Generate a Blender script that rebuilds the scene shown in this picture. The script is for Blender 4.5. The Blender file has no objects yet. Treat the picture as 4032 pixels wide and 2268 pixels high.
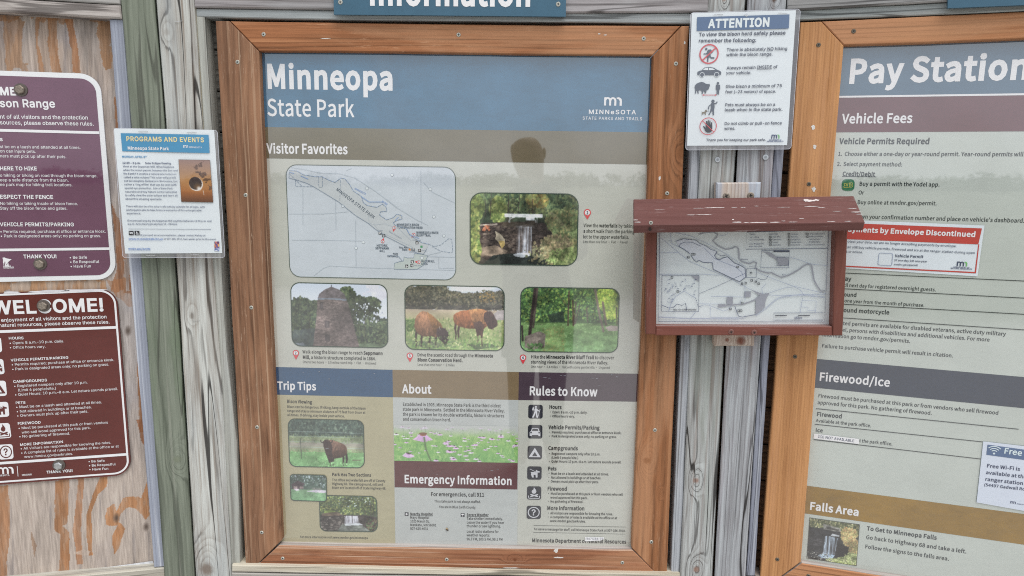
# A park information kiosk: three weathered wooden wall panels set at shallow angles to each other, a framed park
# poster in the middle, a framed pay-station board, rule signs on plywood, laminated notices and a small roofed map box.
import bpy, bmesh, math, random
import numpy as np
from mathutils import Vector, Matrix
from mathutils.geometry import delaunay_2d_cdt
random.seed(7); RNG = np.random.default_rng(11)
SC = bpy.context.scene; COL = SC.collection
R = math.radians

# ------------------------------------------------------------------ survey: camera and wall planes (metres, Z up)
FOCAL = 2650.0; PW, PH = 4032, 2268           # focal length and picture size in survey pixels
EYE = Vector((0.0, -1.55, 1.50)); YAW, PITCH, ROLL = 0.01513, -0.15349, 0.00931
FWD = Vector((-math.sin(YAW) * math.cos(PITCH), math.cos(YAW) * math.cos(PITCH), math.sin(PITCH)))
_r0 = Vector((math.cos(YAW), math.sin(YAW), 0)); _u0 = _r0.cross(FWD)
RGT = math.cos(ROLL) * _r0 + math.sin(ROLL) * _u0; UPV = -math.sin(ROLL) * _r0 + math.cos(ROLL) * _u0

class Plane:
    """a vertical wall plane: point, heading of its horizontal axis, normal to the visitor"""
    def __init__(s, p, ang):
        s.p = Vector((p[0], p[1], 0)); s.u = Vector((math.cos(ang), -math.sin(ang), 0)); s.v = Vector((0, 0, 1))
        s.n = Vector((-math.sin(ang), -math.cos(ang), 0))
    def at(s, q, o=0.0):
        d = FWD + RGT * ((q[0] - PW / 2) / FOCAL) - UPV * ((q[1] - PH / 2) / FOCAL)
        t = ((s.p + s.n * o - EYE).dot(s.n)) / d.dot(s.n)
        return EYE + d * t
TH_R, TH_L = R(15.1), -R(13.5)
PC = Plane((0, 0), 0)                                  # middle wall, o = 0 is the face of the poster
PR = Plane((0.67055, -0.05922), TH_R)                  # wall with the pay station board
PL = Plane((-0.806, -0.026), TH_L)                     # plywood wall
PB = Plane((0.48, -0.0075), TH_R / 2)                  # things bridging middle and pay station walls
PQ = Plane((-0.806, -0.026), TH_L / 2)                 # notice bridging plywood and middle walls

def survey(x0, y0, s): return lambda x, y: (x0 + x / s, y0 + y / s)
N = survey(0, 0, 1); A = survey(0, 0, 2.415); B = survey(0, 550, 2.415); C_ = survey(0, 1100, 2.415); D = survey(0, 1668, 2.415)
E = survey(900, 0, 2.415); F_ = survey(1800, 0, 2.415); G = survey(2600, 0, 2.414); H = survey(3032, 0, 2.415)
I = survey(1000, 500, 2.3367); J = survey(1750, 500, 2.3367); K = survey(1050, 1080, 3.22); L = survey(1800, 1080, 3.22)
M_ = survey(1050, 1430, 3.9167); N_ = survey(1050, 1780, 3.9167); O = survey(1540, 1460, 4.025); P_ = survey(1540, 1790, 4.025)
Q = survey(2020, 1450, 3.9167); Q2 = survey(2020, 1790, 3.9167); S = survey(2450, 680, 2.013); T_ = survey(2550, 880, 3.622)
U = survey(2900, 880, 3.622); V_ = survey(3232, 500, 2.8975); W_ = survey(3232, 850, 2.8975); X = survey(3132, 1300, 2.588)
Y_ = survey(3032, 1708, 2.576); ZA = survey(2450, 1280, 2.898); ZB = survey(2350, 1768, 2.898); ZC = survey(900, 1968, 3.22)
ZD = survey(1700, 1968, 2.576); ZE = survey(2640, 560, 3.903); DD = survey(0, 0, 2576 / 4032)

# ------------------------------------------------------------------ colour and materials
ILLUM = 0.83; SKY_K, SUN_K = 0.13, 1.5
def lin(c):
    c = np.asarray(c, float) / 255
    return np.where(c <= .04045, c / 12.92, ((c + .055) / 1.055) ** 2.4)
def alb(c, k=1.0): return tuple(float(min(.9, x)) for x in lin(c) / ILLUM * k)
def rgba(c, k=1.0): return alb(c, k) + (1.0,)

class NT:
    """tiny node-tree writer"""
    def __init__(s, name):
        s.m = bpy.data.materials.new(name); s.m.use_nodes = True; s.t = s.m.node_tree; s.t.nodes.clear()
        s.out = s.t.nodes.new('ShaderNodeOutputMaterial')
        s.b = s.t.nodes.new('ShaderNodeBsdfPrincipled'); s.t.links.new(s.b.outputs[0], s.out.inputs[0])
    def put(s, sock, v):
        if hasattr(v, 'links') or isinstance(v, bpy.types.NodeSocket): s.t.links.new(v, sock)
        else: sock.default_value = v
    def node(s, typ, **kw):
        n = s.t.nodes.new(typ)
        for k, v in kw.items(): setattr(n, k, v)
        return n
    def math(s, op, a, b=0.0, c=0.0, clamp=False):
        n = s.node('ShaderNodeMath', operation=op, use_clamp=clamp)
        s.put(n.inputs[0], a); s.put(n.inputs[1], b)
        if op in ('MULTIPLY_ADD', 'SMOOTH_MIN', 'COMPARE', 'WRAP'): s.put(n.inputs[2], c)
        return n.outputs[0]
    def vmul(s, v, k):
        n = s.node('ShaderNodeVectorMath', operation='MULTIPLY'); s.put(n.inputs[0], v); n.inputs[1].default_value = k; return n.outputs[0]
    def noise(s, v, scale=1.0, detail=2.0, rough=.5, dist=0.0):
        n = s.node('ShaderNodeTexNoise'); s.put(n.inputs['Vector'], v); n.inputs['Scale'].default_value = scale
        n.inputs['Detail'].default_value = detail; n.inputs['Roughness'].default_value = rough; n.inputs['Distortion'].default_value = dist
        return n.outputs[0]
    def mix(s, f, a, b, typ='MIX'):
        n = s.node('ShaderNodeMix', data_type='RGBA', blend_type=typ); s.put(n.inputs[0], f); s.put(n.inputs[6], a); s.put(n.inputs[7], b); return n.outputs[2]
    def step(s, v, lo, hi):
        n = s.node('ShaderNodeMapRange', interpolation_type='SMOOTHSTEP'); s.put(n.inputs[0], v); n.inputs[1].default_value = lo; n.inputs[2].default_value = hi
        return n.outputs[0]
    def attr(s, name): return s.node('ShaderNodeAttribute', attribute_name=name)
    def bump(s, h, strength, dist):
        n = s.node('ShaderNodeBump'); n.inputs['Strength'].default_value = strength; n.inputs['Distance'].default_value = dist
        s.put(n.inputs['Height'], h); s.put(s.b.inputs['Normal'], n.outputs[0])
    def set(s, **kw):
        for k, v in kw.items(): s.put(s.b.inputs[k.replace('_', ' ').title().replace('Ior', 'IOR')], v)
        return s.m

COAT_IOR = 2.4
_cache = {}
def printed(c, gloss=1.0, mottle=.06, rough=.3):
    """ink on a sheet under clear glossy film, faintly blotchy and smudged"""
    key = ('p', tuple(c), gloss, mottle)
    if key not in _cache:
        n = NT('printed_ink'); g = n.node('ShaderNodeNewGeometry').outputs['Position']
        f = n.noise(g, 9.0, 5.0, .6); f2 = n.noise(n.vmul(g, (14, 14, 42)), 1.0, 6.0, .7, 1.5)
        t = n.math('ADD', n.math('MULTIPLY', n.math('SUBTRACT', f, .5), 2.2), n.math('MULTIPLY', n.math('SUBTRACT', f2, .5), 1.4))
        base = np.minimum(np.array(alb(c)) * (1 - .21 * gloss) / (1 - .17 * gloss), .9); lo = tuple(base * (1 - mottle)) + (1,); hi = tuple(np.minimum(base * (1 + mottle) + .004, .9)) + (1,)
        col = n.mix(n.math('ADD', t, .5, clamp=True), lo, hi)
        n.set(base_color=col, roughness=rough, coat_weight=gloss, coat_ior=COAT_IOR, specular_ior_level=.2)
        n.b.inputs['Coat Roughness'].default_value = .025
        _cache[key] = n.m
    return _cache[key]
def painted_film(gloss=1.0):
    key = ('a', gloss)
    if key not in _cache:
        n = NT('printed_photograph'); a = n.attr('tint')
        n.set(base_color=a.outputs['Color'], roughness=.3, coat_weight=gloss, coat_ior=COAT_IOR, specular_ior_level=.2); n.b.inputs['Coat Roughness'].default_value = .025
        _cache[key] = n.m
    return _cache[key]
def plain(name, c, rough=.6, metal=0.0, mottle=.12, scale=40.0, bump=0.0):
    key = (name, tuple(c))
    if key not in _cache:
        n = NT(name); g = n.node('ShaderNodeNewGeometry').outputs['Position']; f = n.noise(g, scale, 5.0, .65)
        base = np.array(alb(c))
        col = n.mix(n.step(f, .25, .75), tuple(base * (1 - mottle)) + (1,), tuple(np.minimum(base * (1 + mottle), .95)) + (1,))
        n.set(base_color=col, roughness=rough, metallic=metal)
        if bump: n.bump(f, bump, .002)
        _cache[key] = n.m
    return _cache[key]
def wood(name, light, dark, F=85., A=9., ring=.55, fiber=.5, knots=(), stain=None, stain_amt=.5, scuff=0.0, scuff_col=(215, 190, 165), lines=0.0, line_f=.5,
         crack=0.0, rough=.8, seed=0.0, knot_col=(84, 62, 48), bump=.35, lowx=1.1, lowy=8.0, streak=None, streak_amt=0.0):
    """sawn board: growth rings as level lines of a warped field (closing round the knots), fibres, weather blotches, scuffs and checks.
    The 'g' attribute carries metres along and across the grain."""
    n = NT(name); g = n.attr('g').outputs['Vector']
    sep = n.node('ShaderNodeSeparateXYZ'); n.put(sep.inputs[0], g); x, y = sep.outputs[0], sep.outputs[1]
    off = n.node('ShaderNodeVectorMath', operation='ADD'); n.put(off.inputs[0], g); off.inputs[1].default_value = (seed * 3.7, seed * 1.9, seed); gv = off.outputs[0]
    low = n.noise(n.vmul(gv, (lowx, lowy, 1)), 1.0, 2.5, .45)
    field = n.math('ADD', n.math('MULTIPLY', y, F), n.math('MULTIPLY', n.math('SUBTRACT', low, .5), A))
    kmask = None
    for kx, ky, kr, ka in knots:
        dx = n.math('DIVIDE', n.math('SUBTRACT', x, kx), kr * 2.4); dy = n.math('DIVIDE', n.math('SUBTRACT', y, ky), kr * 1.25)
        d2 = n.math('ADD', n.math('MULTIPLY', dx, dx), n.math('MULTIPLY', dy, dy))
        e = n.math('POWER', 2.718, n.math('MULTIPLY', d2, -.55)); field = n.math('ADD', field, n.math('MULTIPLY', e, 5.5 * ka))
        dx = n.math('DIVIDE', n.math('SUBTRACT', x, kx), kr); dy = n.math('DIVIDE', n.math('SUBTRACT', y, ky), kr)
        d = n.math('SQRT', n.math('ADD', n.math('MULTIPLY', dx, dx), n.math('MULTIPLY', dy, dy)))
        m = n.step(n.math('ADD', d, n.math('MULTIPLY', n.noise(gv, 160., 3.), .5)), 1.35, .55); m = n.math('MULTIPLY', m, min(1., ka))
        kmask = m if kmask is None else n.math('MAXIMUM', kmask, m)
    fr = n.math('FRACT', field)
    prof = n.math('MINIMUM', n.math('DIVIDE', fr, .8), n.math('DIVIDE', n.math('SUBTRACT', 1.0, fr), .2)); prof = n.math('POWER', prof, 2.0)
    fib = n.noise(n.vmul(gv, (7, 200, 1)), 1.0, 4.0, .65); fib2 = n.noise(n.vmul(gv, (1.7, 55, 1)), 1.0, 4.0, .62); blot = n.noise(n.vmul(gv, (3.0, 13, 1)), 1.0, 4.0, .6)
    t = n.math('MULTIPLY', prof, ring); t = n.math('ADD', t, n.math('MULTIPLY', n.math('SUBTRACT', fib, .5), fiber * 1.6))
    t = n.math('ADD', t, n.math('MULTIPLY', n.math('SUBTRACT', fib2, .5), fiber * 1.7)); t = n.math('ADD', t, n.math('MULTIPLY', n.math('SUBTRACT', blot, .5), .55))
    t = n.math('ADD', t, .22, clamp=True)
    col = n.mix(t, rgba(light), rgba(dark))
    if lines:
        f3 = n.math('ADD', n.math('MULTIPLY', field, line_f), n.math('MULTIPLY', n.math('SUBTRACT', fib2, .5), 1.1)); l_ = n.math('ABSOLUTE', n.math('SUBTRACT', n.math('FRACT', f3), .5))
        lm = n.math('MULTIPLY', n.step(l_, .13, .03), n.step(n.noise(n.vmul(gv, (1.3, 15, 1)), 1.0, 3.0, .6), .36, .60)); col = n.mix(n.math('MULTIPLY', lm, lines), col, rgba(tuple(v * .62 for v in dark)))
    if stain is not None:
        s_ = n.step(n.noise(n.vmul(gv, (1.6, 11, 1)), 1.0, 5.0, .62, .4), .46, .62)
        col = n.mix(n.math('MULTIPLY', s_, stain_amt), col, rgba(stain))
    if streak is not None:
        s_ = n.step(n.noise(n.vmul(gv, (1.1, 85, 1)), 1.0, 4.0, .62), .54, .66)
        col = n.mix(n.math('MULTIPLY', s_, streak_amt), col, rgba(streak))
    if scuff:
        s_ = n.step(n.noise(n.vmul(gv, (22, 260, 1)), 1.0, 4.0, .75), .56, .70); s2 = n.step(n.noise(n.vmul(gv, (9, 22, 1)), 1.0, 4.0, .6), .44, .64)
        col = n.mix(n.math('MULTIPLY', n.math('MULTIPLY', s_, s2), scuff), col, rgba(scuff_col))
    if kmask is not None: col = n.mix(n.math('MULTIPLY', kmask, .85), col, rgba(knot_col))
    if crack:
        c1 = n.math('ABSOLUTE', n.math('SUBTRACT', n.noise(n.vmul(gv, (1.0, 24, 1)), 1.0, 1.5, .4), .5))
        cm = n.math('MULTIPLY', n.step(c1, .012, .004), n.step(n.noise(n.vmul(gv, (1.5, 7, 1)), 1.0, 1.0), .5, .6))
        col = n.mix(n.math('MULTIPLY', cm, crack), col, rgba((45, 42, 40)))
    n.set(base_color=col, roughness=rough, specular_ior_level=.12)
    n.bump(n.math('ADD', n.math('MULTIPLY', prof, -.6), fib), bump, .0012)
    return n.m

# ------------------------------------------------------------------ objects
BASE = {}
def thing(name, label, cat, loc, group=None):
    o = bpy.data.objects.new(name, None); COL.objects.link(o); o.location = loc; BASE[o.name] = Vector(loc)
    o.empty_display_size = .05; o['label'] = label; o['category'] = cat
    if group: o['group'] = group
    return o
class MB:
    """collects faces in world coordinates; 'g' is metres along/across the grain, 'tint' a painted colour"""
    def __init__(s): s.v, s.f, s.mi, s.g, s.tint = [], [], [], [], None
    def add(s, vs, fs, mi=0, g=None):
        n = len(s.v); s.v += [tuple(p) for p in vs]; s.f += [tuple(n + i for i in f) for f in fs]; s.mi += [mi] * len(fs)
        s.g += list(g) if g is not None else [(0, 0, 0)] * len(vs)
    def make(s, name, mats, parent=None, smooth=False, label=None):
        me = bpy.data.meshes.new(name); b = BASE.get(parent.name, Vector()) if parent else Vector()
        me.from_pydata([(x - b.x, y - b.y, z - b.z) for x, y, z in s.v], [], s.f)
        for m in (mats if isinstance(mats, (list, tuple)) else [mats]): me.materials.append(m)
        me.polygons.foreach_set('material_index', s.mi)
        if any(q != (0, 0, 0) for q in s.g[:50]):
            a = me.attributes.new('g', 'FLOAT_VECTOR', 'POINT'); a.data.foreach_set('vector', np.array(s.g, np.float32).ravel())
        if smooth: me.polygons.foreach_set('use_smooth', [True] * len(me.polygons))
        me.update()
        o = bpy.data.objects.new(name, me); COL.objects.link(o)
        if parent: o.parent = parent; BASE[o.name] = b
        else: BASE[o.name] = Vector()
        if label: o['label'] = label
        return o
def tag(o, label, cat, group=None, kind=None):
    if kind: o['kind'] = kind
    if label: o['label'] = label
    if cat: o['category'] = cat
    if group: o['group'] = group
    return o

def slab(mb, pl, pts, o, thick, bev=.0018, along='v', mi=0, mi_side=None, seed=0.0, wob=.0005, step=.07, twod=False):
    """a board with the outline PTS on wall plane PL, front face at offset O, THICK deep, softened arrises, slightly uneven edges"""
    W = [pl.at(q, o) for q in pts] if not twod else [pl.p + pl.u * a + pl.v * b + pl.n * o for a, b in pts]
    P2 = [((p - pl.p).dot(pl.u), p.z) for p in W]
    ar = sum(P2[i - 1][0] * P2[i][1] - P2[i][0] * P2[i - 1][1] for i in range(len(P2)))
    if ar < 0: P2.reverse()
    rnd = random.Random(int(seed * 1000) + 5); Q2_ = []
    for i, p in enumerate(P2):
        q = P2[(i + 1) % len(P2)]; d = math.dist(p, q); k = max(1, int(d / step)) if wob else 1
        nx, ny = ((q[1] - p[1]) / d, -(q[0] - p[0]) / d) if d > 1e-9 else (0, 0)
        for j in range(k):
            t = j / k; w = rnd.uniform(-wob, wob) if j else 0
            Q2_.append((p[0] + (q[0] - p[0]) * t + nx * w, p[1] + (q[1] - p[1]) * t + ny * w))
    n = len(Q2_); IN = []
    for i in range(n):
        p, q, r = Q2_[i - 1], Q2_[i], Q2_[(i + 1) % n]
        a = (q[0] - p[0], q[1] - p[1]); b = (r[0] - q[0], r[1] - q[1]); la = math.hypot(*a) or 1e-9; lb = math.hypot(*b) or 1e-9
        n1 = (-a[1] / la, a[0] / la); n2 = (-b[1] / lb, b[0] / lb); mx, my = n1[0] + n2[0], n1[1] + n2[1]; ml = math.hypot(mx, my) or 1e-9
        kk = min(2.2, 2 / ml) * bev; IN.append((q[0] + mx / ml * kk, q[1] + my / ml * kk))
    def pos(p, dz): return pl.p + pl.u * p[0] + pl.v * p[1] + pl.n * (o - dz)
    gu = (lambda p, dz: (p[1], p[0] + dz * .8, seed)) if along == 'v' else (lambda p, dz: (p[0], p[1] + dz * .8, seed))
    vs = [pos(p, 0) for p in IN] + [pos(p, bev) for p in Q2_] + [pos(p, thick) for p in Q2_]
    gs = [gu(p, 0) for p in IN] + [gu(p, bev) for p in Q2_] + [gu(p, thick) for p in Q2_]
    fs = [tuple(range(n))] + [(n + i, n + (i + 1) % n, (i + 1) % n, i) for i in range(n)]
    mb.add(vs, fs, mi, gs); k0 = len(mb.v) - 3 * n
    ms = mi if mi_side is None else mi_side
    mb.f += [(k0 + 2 * n + i, k0 + 2 * n + (i + 1) % n, k0 + n + (i + 1) % n, k0 + n + i) for i in range(n)]; mb.mi += [ms] * n
def board(name, pl, pts, o, thick, mat, parent, along='v', seed=0.0, side=None, label=None, bev=.0018, wob=.0005):
    mb = MB(); slab(mb, pl, pts, o, thick, bev=bev, along=along, seed=seed, mi_side=1 if side else None, wob=wob)
    return mb.make(name, [mat, side] if side else mat, parent, label=label)
def kn(pl, q, r, a=1.0, o=0.0, along='v'):
    """a knot given by its surveyed point, as grain coordinates"""
    p = pl.at(q, o); u = (p - pl.p).dot(pl.u)
    return (p.z, u, r, a) if along == 'v' else (u, p.z, r, a)
def flat(mb, pl, pts, o, mi=0):
    W = [pl.at(q, o) for q in pts]; nr = (W[1] - W[0]).cross(W[2] - W[1])
    mb.add(W, [tuple(range(len(W))) if nr.dot(pl.n) > 0 else tuple(reversed(range(len(W))))], mi)
JIT = [0]
def lift_():
    JIT[0] = (JIT[0] + 1) % 9; return JIT[0] * .00003
def fillpoly(mb, pl, pts, o, mi=0):
    o += lift_()
    """flat shape with any outline (concave too)"""
    P2 = [((p - pl.p).dot(pl.u), p.z) for p in (pl.at(q, o) for q in pts)]
    v, f = fill([P2]); mb.add([pl.p + pl.u * a + pl.v * b + pl.n * o for a, b in v], f, mi)
def quad2(pl, quad, o):
    """surveyed quad TL TR BR BL -> function of (0..1, 0..1 downward) on the wall"""
    a, b, c, d = [pl.at(q, o) for q in quad]
    return lambda s, t: (a * (1 - s) + b * s) * (1 - t) + (d * (1 - s) + c * s) * t
def rounded(pl, quad, o, r, inset=0.0, seg=7):
    """outline of a rectangle with round corners; r and inset in metres"""
    c = [pl.at(q, o) for q in quad]; out = []
    for i in range(4):
        p, q, s = c[i - 1], c[i], c[(i + 1) % 4]; a = (p - q).normalized(); b = (s - q).normalized()
        ctr = q + (a + b) * (r + 0) ; rr = max(r - inset, .0004)
        for k in range(seg + 1):
            t = k / seg * math.pi / 2; out.append(ctr - b * rr * math.cos(t) - a * rr * math.sin(t))
    return out
def disc_face(mb, pl, W, mi=0):
    nr = Vector()
    for i in range(len(W)): nr += (W[i - 1] - W[0]).cross(W[i] - W[0])
    mb.add(W, [tuple(range(len(W))) if nr.dot(pl.n) > 0 else tuple(reversed(range(len(W))))], mi)
def ring_face(mb, Wo, Wi, mi=0):
    n = len(Wo); mb.add(Wo + Wi, [(i, n + i, n + (i + 1) % n, (i + 1) % n) for i in range(n)], mi)
def plate(mb, pl, W, thick, mi=0, mi_side=None):
    """thin solid with outline W (world points)"""
    n = len(W); Bk = [p - pl.n * thick for p in W]; nr = Vector()
    for i in range(n): nr += (W[i - 1] - W[0]).cross(W[i] - W[0])
    if nr.dot(pl.n) < 0: W = W[::-1]; Bk = Bk[::-1]
    mb.add(W + Bk, [tuple(range(n))], mi); k = len(mb.v) - 2 * n
    mb.f += [(k + (i + 1) % n, k + i, k + n + i, k + n + (i + 1) % n) for i in range(n)]; mb.mi += [mi if mi_side is None else mi_side] * n
def ribbon(mb, pl, pts, o, w, mi=0, closed=False, dash=None):
    """a printed line of width W metres through surveyed points"""
    o += lift_(); P = [pl.at(q, o) for q in pts]
    if closed: P.append(P[0])
    if dash:
        segs, acc, on = [], 0.0, True; cur = [P[0]]
        for a, b in zip(P, P[1:]):
            l = (b - a).length; pos_ = 0.0
            while l - pos_ > 1e-9:
                need = dash[0 if on else 1] - acc; stp = min(need, l - pos_); pos_ += stp; acc += stp; q = a.lerp(b, pos_ / l)
                if on: cur.append(q)
                if acc >= dash[0 if on else 1] - 1e-9:
                    if on and len(cur) > 1: segs.append(cur)
                    on = not on; acc = 0.0; cur = [q]
        if on and len(cur) > 1: segs.append(cur)
    else: segs = [P]
    for g in segs:
        vs, fs = [], []
        for i, p in enumerate(g):
            a = g[max(0, i - 1)]; b = g[min(len(g) - 1, i + 1)]
            if closed and not dash and i in (0, len(g) - 1): a, b = g[-2], g[1]
            d = (b - a); d = d.normalized() if d.length > 1e-9 else pl.u; sd = pl.n.cross(d) * (w / 2)
            vs += [p + sd, p - sd]
        for i in range(len(g) - 1): fs.append((2 * i, 2 * i + 1, 2 * i + 3, 2 * i + 2))
        mb.add(vs, fs, mi)
def circle_pts(pl, q, o, r, n=20, sx=1.0):
    c = pl.at(q, o); return [c + pl.u * (r * sx * math.cos(2 * math.pi * k / n)) + pl.v * (r * math.sin(2 * math.pi * k / n)) for k in range(n)]

# ------------------------------------------------------------------ lettering: glyph outlines kept here as packed points, cap height 1
FONT = {}
def load_font(key, chars, b):
    """unpack outlines: advance, number of loops, then per loop its point count and point-to-point moves, 200 units to the cap height"""
    g = {' ': (b[0] / 200, [])}; i = 1
    for c in chars:
        a, n = b[i], b[i + 1]; i += 2; loops = []
        for _ in range(n):
            m = b[i]; i += 1; x = y = 0; L = []
            for _ in range(m):
                x += b[i]; y += b[i + 1]; i += 2; L.append((x / 200, y / 200))
            loops.append(L)
        g[c] = (a / 200, loops)
    FONT[key] = g
def area(L): return 0.5 * sum(L[i - 1][0] * L[i][1] - L[i][0] * L[i - 1][1] for i in range(len(L)))
def embolden(L, d, sgn):
    out = []; n = len(L)
    for i in range(n):
        p, q, r = L[i - 1], L[i], L[(i + 1) % n]
        ax, ay = q[0] - p[0], q[1] - p[1]; bx, by = r[0] - q[0], r[1] - q[1]
        la = math.hypot(ax, ay) or 1e-9; lb = math.hypot(bx, by) or 1e-9
        n1 = (ay / la, -ax / la); n2 = (by / lb, -bx / lb)
        mx, my = n1[0] + n2[0], n1[1] + n2[1]; ml = math.hypot(mx, my) or 1e-9
        k = min(1.35, 2 / ml if ml > .2 else 1.35)
        out.append((q[0] + sgn * mx / ml * d * k, q[1] + sgn * my / ml * d * k))
    return out
def winding(L, x, y):
    n = 0
    for i in range(len(L)):
        (x0, y0), (x1, y1) = L[i - 1], L[i]
        if (y0 <= y) != (y1 <= y) and x0 + (y - y0) * (x1 - x0) / (y1 - y0) > x: n += 1 if y1 > y0 else -1
    return n
def fill(loops):
    """triangles inside closed outlines (non-zero winding)"""
    P, E = [], []
    for L in loops:
        n = len(P); m = len(L)
        P += [Vector(p) for p in L]; E += [(n + i, n + (i + 1) % m) for i in range(m)]
    v, _, f, *_ = delaunay_2d_cdt(P, E, [], 0, 1e-5)
    F = []
    for t in f:
        cx = sum(v[i][0] for i in t) / 3; cy = sum(v[i][1] for i in t) / 3
        if sum(winding(L, cx, cy) for L in loops): F.append(tuple(t))
    return [(p[0], p[1]) for p in v], F
GLY = {}
def glyph(font, c, w):
    k = (font, c, w)
    if k not in GLY:
        a, loops = FONT[font].get(c) or FONT[font][' ']
        V, F = [], []
        if loops:
            if w:
                big = max(loops, key=lambda L: abs(area(L))); s = 1 if area(big) > 0 else -1
                loops = [embolden(L, w, s) for L in loops]
            V, F = fill(loops)
            a += w * 1.1
        GLY[k] = (a, V, F)
    return GLY[k]
def layout(s, font='sans', w=0.0, wb=.035, track=0.0):
    """outline triangles of a line of writing, cap height 1; '*' switches bold"""
    V, F, x, b = [], [], 0.0, False
    for c in s:
        if c == '*': b = not b; continue
        a, gv, gf = glyph(font, c, w + (wb if b else 0))
        n = len(V)
        V += [(x + p[0], p[1]) for p in gv]; F += [(n + i, n + j, n + k) for i, j, k in gf]
        x += a + track
    return V, F, x
CHARS = ''.join(chr(i) for i in range(33, 127) if chr(i) not in '`\\^{}|<>#%*[]=+"') + '•–’·'
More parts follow.
